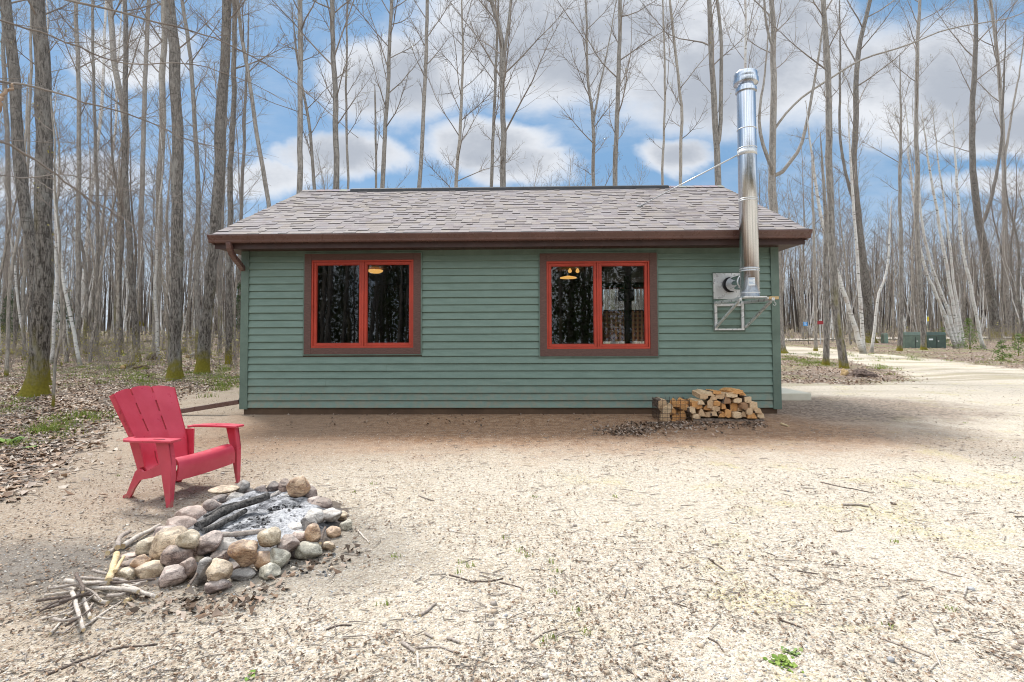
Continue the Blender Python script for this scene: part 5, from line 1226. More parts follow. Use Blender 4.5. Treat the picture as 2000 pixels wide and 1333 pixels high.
# ------------------------------------------------------------------ stones of the fire ring
def rockmat(name, a, b, c_, soot=0.0):
    m = NT(name, 0.8, spec=0.3); p = m.obj(); r = m.rand()
    q = m.n('ShaderNodeVectorMath', operation='ADD'); m.put(q.inputs[0], p); m.put(q.inputs[1], m.comb(m.math('MULTIPLY', r, 13.0), m.math('MULTIPLY', r, 7.0), r)); q = q.outputs[0]
    f = m.noise(q, 11, 6, 0.65, 0.5); c = m.mix(m.step(f, 0.40, 0.60), tuple(x * .95 for x in a), tuple(min(1, x * 1.3) for x in b)); v = m.noise(m.mapping(q, (1, 1, 3.5)), 18, 5, 0.7); c = m.mix(m.step(v, 0.50, 0.60, 0, .85), c, c_); ck = m.noise(m.mapping(q, (1, 1, 2)), 7, 6, .8, 1.2); c = m.mix(m.step(m.math('ABSOLUTE', m.math('SUBTRACT', ck, .5)), .018, .0, 0, .7), c, tuple(x * .35 for x in c_)); low = m.step(m.sep(m.n('ShaderNodeNewGeometry').outputs['Normal'])[2], 0.0, -0.8, 0, .5); c = m.mix(low, c, (0.07, 0.055, 0.045))  # downward faces darkened, shade under the stones put into the colour
    sp_ = m.noise(q, 150, 3, 0.8); c = m.mix(m.step(sp_, 0.56, 0.66, 0, .5), c, (0.10, 0.085, 0.075)); c = m.mix(m.step(sp_, 0.42, 0.34, 0, .4), c, (0.62, 0.58, 0.52))
    if soot: c = m.mix(m.step(m.noise(q, 6, 4, .6), 0.42, 0.62, 0, soot), c, (0.035, 0.033, 0.034))
    dust = m.step(m.sep(m.n('ShaderNodeNewGeometry').outputs['Normal'])[2], 0.25, 0.95, 0, .22); c = m.mix(dust, c, (0.62, 0.58, 0.52))
    m.color(c); m.bump(sp_, .4, .003, m.bump(f, 1.0, 0.02)); return m.m
RK = {'tan': rockmat('stone_tan', (0.40,0.29,0.185), (0.57,0.445,0.31), (0.27,0.19,0.13)), 'orange': rockmat('stone_orange', (0.43,0.26,0.15), (0.56,0.395,0.26), (0.26,0.15,0.10)),
      'brown': rockmat('stone_brown', (0.24,0.165,0.135), (0.37,0.27,0.22), (0.13,0.09,0.08), .3), 'dark': rockmat('stone_dark', (0.16,0.12,0.11), (0.28,0.215,0.195), (0.08,0.065,0.06), .6),
      'mauve': rockmat('stone_mauve', (0.36,0.275,0.24), (0.50,0.40,0.35), (0.20,0.145,0.13), .15), 'pink': rockmat('stone_pinkish', (0.40,0.29,0.24), (0.54,0.42,0.36), (0.33,0.22,0.18)),
      'grey': rockmat('stone_grey', (0.31,0.285,0.265), (0.46,0.425,0.39), (0.18,0.16,0.15), .25), 'pale': rockmat('stone_pale', (0.50,0.46,0.42), (0.66,0.62,0.57), (0.42,0.36,0.32)),
      'green': rockmat('stone_greenish', (0.36,0.335,0.26), (0.50,0.465,0.375), (0.24,0.22,0.17)), 'yellow': rockmat('stone_yellowish', (0.46,0.365,0.245), (0.60,0.51,0.38), (0.34,0.255,0.17))}
ROCKS = [  # X, Y, w, h in the enlarged crop, colour, z lift, angularity, roll, label
 (700,622,135,46,'tan',.075,.1,0,'long flat tan stone on top of the dark ones at the back of the ring'),
 (785,612,56,66,'grey',.03,.3,0,'upright grey-brown stone behind the long flat tan one'),
 (820,637,50,46,'dark',.0,.2,0,'small dark brown stone at the back, right of the upright grey one'),
 (872,637,62,62,'dark',.0,.2,0,'round purple-brown stone in the middle of the back row'),
 (932,618,58,62,'dark',.02,.6,20,'split dark stone with an orange edge, back row left of the big tan pair'),
 (1050,606,100,96,'orange',.06,.2,0,'big round orange-tan stone on top at the back right'),
 (988,612,60,76,'brown',.03,.3,0,'brown stone leaning behind the big orange-tan one'),
 (683,672,82,56,'dark',.0,.2,0,'dark purple stone under the long flat tan one'),
 (765,668,92,66,'grey',.0,.8,0,'angular grey stone at the back edge of the ashes'),
 (630,700,86,62,'mauve',.03,.15,-20,'smooth mauve-grey oval stone at the back left rim'),
 (545,738,150,82,'pink',.0,.3,0,'large flat pinkish stone at the left rim'),
 (492,786,132,78,'pink',.02,.4,0,'blocky pinkish tan stone in front of the large flat pinkish one'),
 (420,826,104,78,'mauve',.0,.2,10,'smooth mauve stone at the far left rim'),
 (455,896,178,170,'tan',.0,.2,30,'largest boulder of the ring, pale tan, at the left'),
 (525,860,104,84,'yellow',.12,.2,0,'yellowish stone resting on the largest boulder'),
 (628,872,120,92,'mauve',.07,.5,-15,'mauve wedge-shaped stone at the front rim, right of the yellowish one'),
 (583,905,84,56,'mauve',.06,.8,0,'small split mauve stone just below the wedge-shaped one'),
 (480,940,128,96,'brown',.045,.5,20,'grey-brown cracked stone in front of the largest boulder'),
 (335,890,88,74,'yellow',.0,.3,0,'yellow-tan stone left of the largest boulder'),
 (700,898,124,84,'grey',.05,.2,0,'speckled grey-pink stone at the middle of the front rim'),
 (680,942,86,66,'brown',.03,.3,0,'brown stone tucked under the speckled grey-pink one'),
 (797,912,128,130,'orange',.05,.4,-30,'big reddish orange stone at the middle of the front'),
 (912,848,96,84,'yellow',.10,.15,0,'smooth egg-shaped yellow-tan stone on the front rim'),
 (1000,882,98,80,'mauve',.055,.8,0,'angular mauve-brown stone right of the egg-shaped one'),
 (1052,845,66,50,'pink',.06,.3,0,'small pinkish stone behind the angular mauve-brown one'),
 (1116,835,68,88,'orange',.06,.3,5,'upright orange-tan stone at the right front rim'),
 (1098,788,86,86,'grey',.06,.8,10,'flat light grey slab standing on edge behind the upright tan stone'),
 (1130,750,84,72,'pale',.05,.2,0,'pale pinkish stone at the right end of the ashes'),
 (1205,740,94,64,'pale',.05,.15,0,'whitish oval stone at the right rim'),
 (1255,746,50,46,'tan',.02,.3,0,'small tan stone right of the whitish oval one'),
 (1215,826,70,60,'orange',.0,.1,0,'smooth round tan stone standing alone at the right'),
 (1277,790,62,48,'green',.0,.8,0,'flat greenish grey stone at the far right end'),
 (1163,690,92,54,'brown',.03,.3,0,'brown stone at the back right above the whitish oval'),
 (1122,680,66,52,'mauve',.02,.3,0,'mauve stone between the brown one and the ashes at the back right'),
 (1100,642,74,68,'mauve',.02,.4,20,'light mauve stone right below the big orange-tan one'),
 (1050,674,58,48,'grey',.0,.4,0,'sooty grey stone at the back edge of the ashes, right'),
 (942,662,52,62,'grey',.0,.5,0,'grey stone behind the tip of the charred log'),
 (990,666,56,50,'grey',.0,.4,0,'sooty grey stone below the leaning brown one'),
 (878,955,84,84,'orange',.02,.3,0,'orange-tan round stone in the lower front row'),
 (948,945,114,104,'green',.0,.8,0,'angular greenish tan stone in the lower front row'),
 (1095,915,122,88,'green',.0,.6,0,'greenish grey broad stone at the right of the lower front row'),
 (1190,890,54,44,'tan',.0,.5,0,'small tan stone beyond the right end of the lower front row'),
 (908,1016,108,84,'green',.0,.7,0,'pale green-yellow stone nearest the viewer at the right front'),
 (788,1020,116,62,'grey',.0,.3,0,'ash covered grey stone low in the middle of the front'),
 (672,1003,108,90,'tan',.04,.5,15,'striped tan stone in the lower front row'),
 (668,1075,100,70,'mauve',.0,.2,0,'mauve-brown stone lowest and nearest the viewer'),
 (598,1012,76,140,'grey',.0,.8,30,'long grey angular rock slanting down the front'),
 (527,998,74,92,'brown',.03,.2,0,'brown upright oval stone in the lower front row'),
 (450,1035,128,102,'mauve',.0,.2,-15,'smooth mauve-grey boulder in the lower front row'),
 (350,1008,132,92,'tan',.0,.2,0,'rounded cream-tan boulder at the left of the lower front row'),
 (302,970,66,76,'orange',.02,.5,35,'thin orange-tan stone leaning behind the cream-tan boulder'),
 (252,973,74,44,'brown',.0,.3,0,'small brown stone beside the peeled stick'),
 (240,1022,94,62,'yellow',.0,.3,0,'cream stone at the far left, next to the kindling'),
 (256,936,74,36,'pink',.0,.3,0,'small pinkish stone left of the yellow-tan one'),
 (580,954,58,42,'yellow',.03,.3,0,'little yellowish stone squeezed between the brown oval and the grey slanting rock'),
 (1034,808,92,58,'pale',.03,.3,0,'ash dusted pale stone at the right edge of the ashes'),
 (852,800,60,40,'grey',-.02,.5,0,'sooty stone half buried in the ashes near the front rim'),
 (740,990,60,40,'dark',.0,.4,0,'dark stone in the gap of the lower front row'),
 (1030,925,60,50,'dark',.0,.4,0,'dark stone between the two greenish ones')]
def rock(i, X, Y, w, h, colr, lift, ang_, roll, lab):
    u, v = 150 + X / 2.4235, 700 + Y / 2.4235; wp, hp = w / 2.4235, h / 2.4235
    g0 = ground_at(u, v + hp * 0.42, lift); k = g0.y / F; rs = np.random.RandomState(900 + i)
    W_, H_ = wp * k / 2 * 1.08, hp * k / 2 * 1.06
    D_ = W_ * rs.uniform(0.72, 0.95)
    Hz = math.sqrt(max(H_ ** 2 - (.40 * D_) ** 2, (.5 * H_) ** 2)) / .93
    bm = bmesh.new(); bmesh.ops.create_icosphere(bm, subdivisions=4, radius=1.0)
    planes = []
    for _ in range(int(7 + 9 * ang_)):
        n_ = Vector(rs.normal(0, 1, 3)).normalized(); planes.append((n_, 1 - rs.uniform(.08, .22 + .24 * ang_)))
    for q in bm.verts:
        c_ = q.co.copy()
        e_ = 2.3; L = (abs(c_.x) ** e_ + abs(c_.y) ** e_ + abs(c_.z) ** e_) ** (1 / e_); c_ = c_ / L
        for n_, d_ in planes:
            s_ = c_.dot(n_)
            if s_ > d_: c_ -= n_ * (s_ - d_) * (0.75 + .2 * ang_)
        c_ *= 1 + mnoise.noise(c_ * 1.3 + Vector((i, 0, 0))) * .16 + mnoise.noise(c_ * 4.5 + Vector((i, 3, 0))) * .035
        q.co = c_ * (1 + .02 * mnoise.noise(c_ * 11 + Vector((i, 9, 0))))
    mx = [max(abs(q.co[a]) for q in bm.verts) for a in range(3)]
    Rz = Matrix.Rotation(R(roll), 3, 'Y'); 
    for q in bm.verts: q.co = Rz @ Vector((q.co.x / mx[0] * W_, q.co.y / mx[1] * D_, q.co.z / mx[2] * Hz * (1.0 if not roll else 1.0)))
    mz = min(q.co.z for q in bm.verts)
    me = bpy.data.meshes.new('stone'); bm.to_mesh(me); bm.free(); me.materials.append(RK[colr]); me.polygons.foreach_set('use_smooth', [True] * len(me.polygons))
    o = bpy.data.objects.new('stone', me); COL.objects.link(o)
    o.location = ground_at(u, v, lift - mz * 0.86); tag(o, lab, 'stone', 'stones ringing the fire pit')
    return o
for i, r_ in enumerate(ROCKS): rock(i, *r_)
# rubble under the ring so the stones rest on something
c0 = ground_at(455, 1060); c1 = ground_at(560, 975)
# ash bed: low bumpy mound inside the ring
ctr = ground_at(505, 1010, 0.05)
def ash_h(x, y):
    n_ = mnoise.noise(Vector((x * 7, y * 7, 1))) * .018 + mnoise.noise(Vector((x * 22, y * 22, 4))) * .010
    return n_
apoly = [ground_at(u, v, .04) for u, v in [(372,1060),(395,1010),(440,985),(500,962),(560,955),(600,975),(640,1000),(625,1030),(580,1055),(500,1075),(430,1090),(330,1110),(310,1090)]]
AP = np.array([(p.x, p.y) for p in apoly]); gx_ = np.arange(AP[:, 0].min() - .3, AP[:, 0].max() + .3, .018); gy_ = np.arange(AP[:, 1].min() - .3, AP[:, 1].max() + .3, .018)
GX, GY2 = np.meshgrid(gx_, gy_); Pq = np.stack([GX.ravel(), GY2.ravel()], 1); sdq = inside_dist(Pq, AP)
Zq = np.array([ash_h(a, b) for a, b in Pq]) + 0.07 * np.clip((sdq + .18) / .22, -.8, 1) - .012
ii = np.arange(len(gx_) * len(gy_)).reshape(len(gy_), len(gx_)); Qq = np.stack([ii[:-1, :-1].ravel(), ii[:-1, 1:].ravel(), ii[1:, 1:].ravel(), ii[1:, :-1].ravel()], 1)
Qq = Qq[sdq[Qq[:, 0]] > -.40]
m = NT('ash', 1.0, spec=0.05); p = m.geo(); f = m.noise(p, 9, 6, .7, .6); g = m.noise(p, 55, 5, .8); g3 = m.noise(p, 3.2, 3, .5)
c = m.mix(m.step(m.math('ADD', m.math('MULTIPLY', f, .6), m.math('MULTIPLY', g3, .4)),   .45, .56), (0.56, 0.56, 0.575), (0.045, 0.045, 0.05)); c = m.mix(m.step(g, .44, .58, 0, .8), c, (0.24, 0.24, 0.25)); c = m.mix(m.step(g, .62, .68, 0, .9), c, (0.015, 0.015, 0.017))
ins = m.math('ADD', m.attr('inside'), m.math('MULTIPLY', m.math('SUBTRACT', f, .5), .25)); c = m.mix(m.step(ins, .10, -.06, 0, .6), c, (0.13, 0.12, 0.115)); c = m.mix(m.step(ins, -.14, -.02), m.mix(g, (0.07, 0.058, 0.048), (0.28, 0.23, 0.19)), c); m.color(c); m.bump(g, .9, .012); o = np_mesh('ash_bed', np.column_stack([Pq, Zq]), Qq, m.m, smooth=True); a2 = o.data.attributes.new('inside', 'FLOAT', 'POINT'); a2.data.foreach_set('value', sdq.astype(np.float32)[:len(o.data.vertices)]); tag(o, 'white and grey ashes with bits of charcoal inside the stone ring', 'ash', kind='stuff')
# charcoal bits
rs = np.random.RandomState(12); mb = MB()
for i in range(420):
    u, v = (rs.normal(548, 14), rs.normal(990, 7)) if i % 4 == 0 else ((rs.normal(505, 14), rs.normal(1022, 7)) if i % 4 == 1 else ((rs.uniform(400, 620), rs.uniform(975, 1070)) if i % 4 == 2 else (rs.uniform(330, 660), rs.uniform(1075, 1130))))
    q = ground_at(u, v, .055 if i % 4 < 3 else 0.0); s_ = rs.uniform(.003, .011); E = Euler(rs.uniform(0, 6, 3)).to_matrix()
    vs = [q + E @ Vector((a * s_ * rs.uniform(.6, 1.4), b * s_ * .7, c_ * s_ * .6)) + Vector((0, 0, .006)) for a in (-1, 1) for b in (-1, 1) for c_ in (-1, 1)]
    mb.add(vs, [(0,1,3,2),(4,6,7,5),(0,4,5,1),(2,3,7,6),(0,2,6,4),(1,5,7,3)])
m = NT('charcoal', 0.8); p = m.obj(); m.color(m.mix(m.step(m.noise(p, 40, 4), .4, .62), (0.03, 0.028, 0.028), (0.24, 0.235, 0.235))); m.bump(m.noise(m.mapping(p, (60, 60, 60)), 1, 4), .8, .01); M['coal'] = m.m
o = mb.build('charcoal', M['coal']); tag(o, 'black charcoal crumbs among the ashes', 'charcoal', kind='stuff')

# ------------------------------------------------------------------ sticks and logs on the ground
def stickmat(name, a, b, sc=1.0):
    m = NT(name, 0.85, spec=0.2); p = m.obj(); f = m.noise(m.mapping(p, (6, 6, 6)), 9, 6, .7, .5); c = m.mix(m.step(f, .35, .65), a, b); g = m.noise(p, 70, 4, .8); c = m.mix(m.step(g, .56, .68, 0, .5), c, tuple(x * .4 for x in a)); m.color(c); m.bump(f, .5, .005); return m.m
SM = {'grey': stickmat('stick_grey', (0.26, 0.215, 0.185), (0.46, 0.40, 0.35)), 'light': stickmat('stick_light', (0.42, 0.36, 0.31), (0.64, 0.58, 0.51)), 'dark': stickmat('stick_dark', (0.09, 0.07, 0.06), (0.21, 0.165, 0.14)), 'peeled': stickmat('stick_peeled', (0.52, 0.38, 0.20), (0.70, 0.57, 0.38)), 'char': stickmat('stick_charred', (0.025, 0.023, 0.022), (0.15, 0.138, 0.128))}
def stick(pts, w, mat, label, z=0.0, z1=None, grp='kindling sticks', name='stick', taper=.7, seed=0, crook=.012, k=8, cat='stick'):
    if z1 is None: z1 = z
    n0 = len(pts); W3 = [ground_at(u, v, z + (z1 - z) * i / (n0 - 1)) for i, (u, v) in enumerate(pts)]; W3 = [Vector((p.x, p.y, p.z)) for p in W3]; r = w * W3[0].y / F / 2; rs = np.random.RandomState(seed)
    P, _ = spline([tuple(p) for p in W3], [1] * n0, 10); L = np.linalg.norm(P[-1] - P[0]); P = wob(P, crook * L * .45, rs); P[:, 2] = np.maximum(P[:, 2], [terrain(a[0], a[1]) for a in P]) + r * .8; B = P[0].copy(); rr = np.linspace(r, r * taper, 10) * (1 + rs.normal(0, .06, 10))
    mb = MB(); mb.tube([Vector(p - B) for p in P], list(rr), k, mi=0, cm=1); o = mb.build(name, [SM[mat], SM['peeled'] if mat != 'char' else M['coal']], smooth=True, loc=Vector(B))
    for p_ in o.data.polygons: p_.use_smooth = len(p_.vertices) == 4
    tag(o, label, cat, grp); return o
def Z(X, Y): return (X / 2.857, 900 + Y / 2.857)
KS = [([(600,690),(628,610),(650,535)],34,'peeled',.03,'thick peeled yellow stick lying up against the stones at the left'), ([(640,625),(690,545)],17,'peeled',.05,'short yellow side fork of the peeled stick'),
 ([(680,492),(780,430),(890,372)],24,'light',.0,'long pale stick along the left foot of the fire ring'), ([(600,528),(655,500)],24,'grey',.01,'stubby grey stick end beside the pale long one'), ([(655,500),(672,440),(722,408)],22,'grey',.02,'knobby grey stick above the peeled stick'),
 ([(270,722),(430,700),(600,684)],13,'grey',.05,'straight grey stick on top of the kindling pile, pointing at the peeled stick'), ([(362,680),(480,692),(600,694)],20,'light',.04,'pale thick stick across the top of the kindling pile'),
 ([(480,655),(660,690),(870,668)],13,'dark',.03,'dark curved twig leading from the kindling to the stones'), ([(500,712),(640,725),(770,742)],20,'light',.03,'long silvery stick in the right half of the kindling pile'), ([(680,700),(780,735),(872,770)],18,'light',.015,'stick with a pale cut end at the right tip of the kindling pile'),
 ([(200,790),(360,765),(520,755)],15,'dark',.03,'dark stick at the left end of the kindling pile'), ([(425,640),(448,700),(462,742)],15,'dark',.07,'short dark stick standing up from the kindling pile'), ([(402,745),(430,840),(466,955)],17,'light',.03,'whitish stick pointing towards the viewer from the pile'),
 ([(465,782),(486,830),(502,885)],17,'light',.02,'short whitish stick right of the one pointing at the viewer'), ([(390,722),(490,760),(600,805)],20,'light',.01,'pale thick stick slanting down through the pile'), ([(468,932),(580,855),(692,785)],12,'light',.005,'straight pale thin stick in front of the pile'),
 ([(282,970),(345,905),(400,850)],11,'light',.005,'light twig at the lower left of the pile'), ([(600,765),(670,758),(742,742)],17,'grey',.02,'grey stick under the silvery one'), ([(170,865),(270,825),(372,788)],11,'grey',.01,'grey twig sticking out at the far left of the pile'),
 ([(230,890),(320,868),(412,850)],8,'light',.003,'thin light twig below the dark stick at left'), ([(342,975),(390,940),(432,902)],7,'grey',.002,'thin grey twig lowest in the pile'), ([(520,620),(600,640)],14,'grey',.03,'short grey stick behind the peeled stick'),
 ([(640,662),(760,690),(820,680)],11,'grey',.03,'thin grey stick ending at the cream stone'), ([(700,795),(730,780)],20,'peeled',.01,'stub with a fresh orange cut end under the pile'), ([(240,835),(380,790)],9,'dark',.02,'dark thin twig through the left of the pile'), ([(540,745),(430,810),(330,860)],8,'grey',.03,'bent grey twig crossing the middle of the pile'),
 ([(1050,705),(1095,640),(1132,570)],12,'dark',.06,'dark twig leaning on the grey slanting rock'), ([(1785,470),(1800,420),(1815,380)],15,'dark',.05,'short charred stick between the stones at the right end')]
for i, (pp, w, mt, z, lab) in enumerate(KS): stick([Z(*p) for p in pp], w / 2.857 * 1.25, mt, lab, z + .012, seed=i + 1, taper=.8)

XK = [([(300,705),(420,730),(540,748)],'grey'), ([(250,760),(380,742),(480,700)],'light'), ([(420,700),(520,745),(560,790)],'grey'), ([(330,800),(420,770),(500,742)],'dark'), ([(370,870),(440,820),(520,760)],'light'), ([(560,700),(650,725),(730,760)],'dark'),
 ([(450,660),(560,672),(690,668)],'grey'), ([(210,850),(300,800),(390,770)],'dark'), ([(520,800),(480,850),(440,890)],'grey'), ([(610,730),(700,712),(790,690)],'light'), ([(360,930),(430,890),(510,830)],'dark'), ([(300,890),(360,900),(450,880)],'grey'), ([(470,690),(430,760),(380,830)],'grey'), ([(540,880),(600,888),(640,880)],'light')]
XL = ['thin', 'bent', 'short', 'crooked', 'slanting', 'dark-tipped', 'straight', 'forked', 'stubby', 'smooth', 'rough', 'low', 'steep', 'lone']
for i, (pp, mt) in enumerate(XK): stick([Z(*p) for p in pp], (12 + (i * 5) % 8) / 2.857, mt, f'{XL[i]} {mt} twig in the {["left", "middle", "right"][0 if pp[0][0] < 330 else (1 if pp[0][0] < 500 else 2)]} of the kindling pile', .025 + .012 * (i % 4), seed=60 + i, taper=.7)
stick([(387,1037),(450,1000),(525,975)], 18, 'char', 'large charred log lying diagonally across the ashes', .075, .13, 'burnt wood in the fire ring', 'charred_log', .8, 71, .012, 10, 'log')
stick([(395,1042),(440,1022),(480,1002)], 12, 'char', 'second charred piece along the big charred log', .07, .08, 'burnt wood in the fire ring', 'charred_log', .8, 72, .012, 10, 'log')
stick([(430,1052),(475,1046),(520,1040)], 11, 'grey', 'half burnt brown stick along the front rim of the ashes', .075, .08, 'burnt wood in the fire ring', 'charred_log', .8, 73, .02, 10, 'log')
stick([(400,1012),(440,990),(470,985)], 7, 'char', 'thin charred stick at the back left of the ashes', .065, .07, 'burnt wood in the fire ring', 'charred_log', .8, 74, .02, 8, 'log')
def C(X, Y): return (700 + X / 2.76, 850 + Y / 2.76)
def D(X, Y): return (1300 + X / 2.5, 800 + Y / 2.5)
TW = [([(92,1330),(200,1290),(308,1266)],6,'dark','long dark twig arching across the lower left foreground'), ([Z(1180,992),(430,1236),Z(1250,962)],4,'grey','short twig in front of the fire ring'), ([Z(1820,972),Z(1900,935),Z(1962,930)],4,'dark','curved dark twig right of the fire ring'), ([Z(830,1100),Z(836,1150)],5,'light','short pale stub in the left foreground'),
 ([Z(780,1200),Z(920,1120)],5,'light','forked pale twig at the lower left'), ([C(488,775),C(640,798),C(780,790)],4,'dark','thin forked twig in the middle foreground'), ([C(760,800),C(830,820),C(885,850)],3.5,'dark','side branch of the thin forked twig in the middle'), ([C(930,1138),C(1000,1095),C(1070,1072)],4.5,'grey','bent twig in the lower middle foreground'),
 ([C(332,995),C(418,930)],8,'grey','stout weathered stub left of the middle foreground'), ([C(235,1130),C(305,1186)],9,'grey','thick weathered stick end in the lower foreground'), ([C(310,1165),C(430,1175),C(545,1200)],5,'grey','long grey twig touching the thick stick end'), ([C(312,1190),C(325,1280)],8,'light','pale stub below the thick stick end'),
 ([C(325,335),C(410,360)],4,'grey','small twig right of the fire ring in the middle distance'), ([C(485,530),C(542,535)],3.5,'light','pale splinter of wood in the middle of the yard'), ([C(1700,910),C(1772,945)],3.5,'dark','dark straight twig in the right half of the yard'), ([C(1440,1270),C(1532,1326)],4,'dark','dark twig at the bottom middle right'),
 ([C(0,530),C(60,590)],4.5,'light','pale stick lying just right of the stones'), ([C(360,1095),C(405,1115)],7,'grey','small grey wood chip in the lower foreground'), ([C(480,1122),C(548,1140)],8,'grey','brown chunk of bark in the lower foreground'), ([D(862,472),D(930,478),D(992,484)],6,'grey','stout brown stick in the bright gravel at right'),
 ([D(832,608),D(880,603),D(912,590)],4,'grey','curved twig below the stout brown stick'), ([D(1330,797),D(1440,835)],4,'grey','straight twig in the gravel at the right'), ([D(1465,880),D(1457,940)],6,'light','upright pale end of the hooked twig at right'), ([D(1457,940),D(1510,980)],3.5,'dark','dark lower arm of the hooked twig at right'),
 ([D(550,1037),D(610,1065),D(665,1092)],4.5,'dark','dark twig slanting down left of the green weed'), ([D(205,1130),D(250,1160),D(285,1202)],4.5,'dark','dark twig at the lower middle of the yard'), ([D(1035,1120),D(1160,1180),D(1290,1228)],4.5,'grey','long grey twig in the lower right corner'), ([D(1290,1180),D(1335,1240),D(1362,1312)],5,'light','pale twig crossing the long grey one at lower right'),
 ([D(1268,1312),D(1332,1252)],5.5,'light','short pale twig forming a fork at lower right'), ([D(640,800),D(742,808)],3.5,'dark','thin dark twig in the middle right of the yard'), ([D(510,820),D(556,855)],4,'dark','short dark twig left of the thin one at middle right'), ([D(210,745),D(290,802)],4,'dark','dark branched twig nearest the middle of the yard'),
 ([D(222,830),D(245,860)],8,'light','whitish stub of wood near the dark branched twig'), ([D(755,365),D(870,385),D(990,412)],2.5,'dark','hair thin twig in the bright gravel beyond the stout stick'), ([D(1700,532),D(1751,536)],4,'dark','dark twig at the right edge of the yard'), ([D(1100,468),D(1130,472)],5,'dark','dark wood chip right of the stout brown stick'), ([D(985,1232),D(990,1236)],6,'light','small splinter in front of the firewood')]
for i, (pp, w, mt, lab) in enumerate(TW[:-1]): stick(pp, w * .8, mt, lab, 0, seed=200 + i, grp='twigs lying on the yard', name='fallen_twig', crook=.03, k=6, cat='twig')
stick([(1526,831),(1540,835)], 5, 'peeled', 'small yellow wood chip lying right of the firewood', 0, seed=300, grp='twigs lying on the yard', name='wood_chip', cat='wood chip')

# ------------------------------------------------------------------ firewood
m = NT('split_wood', 0.8, spec=0.2); p = m.obj(); r = m.rand(); rv = m.comb(m.math('MULTIPLY', r, 9.0), 0, m.math('MULTIPLY', r, 5.0)); q = m.n('ShaderNodeVectorMath', operation='ADD'); m.put(q.inputs[0], p); m.put(q.inputs[1], rv); q = q.outputs[0]
f = m.noise(m.mapping(q, (40, 4, 40)), 2, 5, .65); c = m.mix(m.step(f, .3, .7), (0.54, 0.29, 0.13), (0.82, 0.57, 0.33)); hs_ = m.n('ShaderNodeHueSaturation'); m.put(hs_.inputs['Value'], m.math('MULTIPLY_ADD', r, .75, .48)); m.put(hs_.inputs['Saturation'], m.math('MULTIPLY_ADD', r, -.3, 1.12)); m.put(hs_.inputs['Color'], c)
c = m.mix(m.step(m.noise(q, 12, 4, .6), .55, .72, 0, .55), hs_.outputs[0], (0.20, 0.10, 0.06)); m.color(c); m.bump(f, .6, .004); M['wood'] = m.m
def woodvar(name, a, b):
    m = NT(name, 0.8, spec=0.2); p = m.obj(); f = m.noise(m.mapping(p, (40, 4, 40)), 2, 5, .65); c = m.mix(m.step(f, .3, .7), a, b); rr_ = m.noise(m.mapping(p, (90, 2, 90)), 1.2, 3, .7); c = m.mix(m.step(rr_, .55, .65, 0, .5), c, tuple(x * .5 for x in a)); c = m.mix(m.step(m.noise(p, 14, 4, .6), .56, .7, 0, .6), c, (0.16, 0.085, 0.05)); m.color(c); m.bump(f, .7, .005); return m.m
M['woods'] = [woodvar('split_wood_pale', (0.56,0.38,0.21), (0.80,0.62,0.42)), woodvar('split_wood_orange', (0.52,0.24,0.08), (0.74,0.42,0.18)), woodvar('split_wood_brown', (0.26,0.14,0.075), (0.46,0.28,0.16)), woodvar('split_wood_tan', (0.48,0.31,0.17), (0.72,0.52,0.33))]
m = NT('wood_bark', 0.95, spec=0.1); p = m.obj(); f = m.noise(m.mapping(p, (30, 8, 30)), 1.6, 5, .7); m.color(m.mix(m.step(f, .35, .65), (0.075, 0.055, 0.045), (0.26, 0.20, 0.155))); m.bump(f, .8, .01); M['woodbark'] = m.m
# stack: (X, Y, w, h) in the enlarged crop: px = 1260 + X/3.703, 500 + Y/3.703 ; kind t = wedge, q = quarter, r = round, f = flat
ST = [('bottom row', [(374,1166,60,40,'f'),(412,1140,46,60,'t'),(458,1155,50,42,'q'),(505,1145,46,42,'t'),(555,1152,52,46,'t'),(604,1142,46,62,'q'),(665,1155,66,54,'q'),(717,1150,38,52,'t'),(775,1158,70,50,'t'),(835,1158,52,44,'q')]),
      ('second row', [(342,1118,50,50,'q'),(515,1108,56,36,'f'),(545,1130,32,26,'t'),(690,1108,44,40,'t'),(757,1126,48,46,'q'),(822,1122,58,46,'t')]),
      ('third row', [(378,1085,74,60,'f'),(446,1098,50,44,'t'),(475,1072,44,60,'q'),(568,1086,42,56,'t'),(645,1095,56,70,'q'),(722,1090,50,52,'q'),(785,1088,62,56,'q')]),
      ('fourth row', [(410,1062,50,40,'t'),(524,1070,50,44,'q'),(592,1045,56,58,'t'),(672,1047,66,44,'f'),(745,1040,66,52,'q')]),
      ('top row', [(428,1020,62,44,'q'),(490,1030,56,42,'t'),(545,1015,66,52,'q'),(478,998,62,34,'t'),(520,990,60,30,'f'),(632,1010,84,44,'f'),(660,985,94,34,'f'),(705,995,50,36,'t')])]
GYW = None
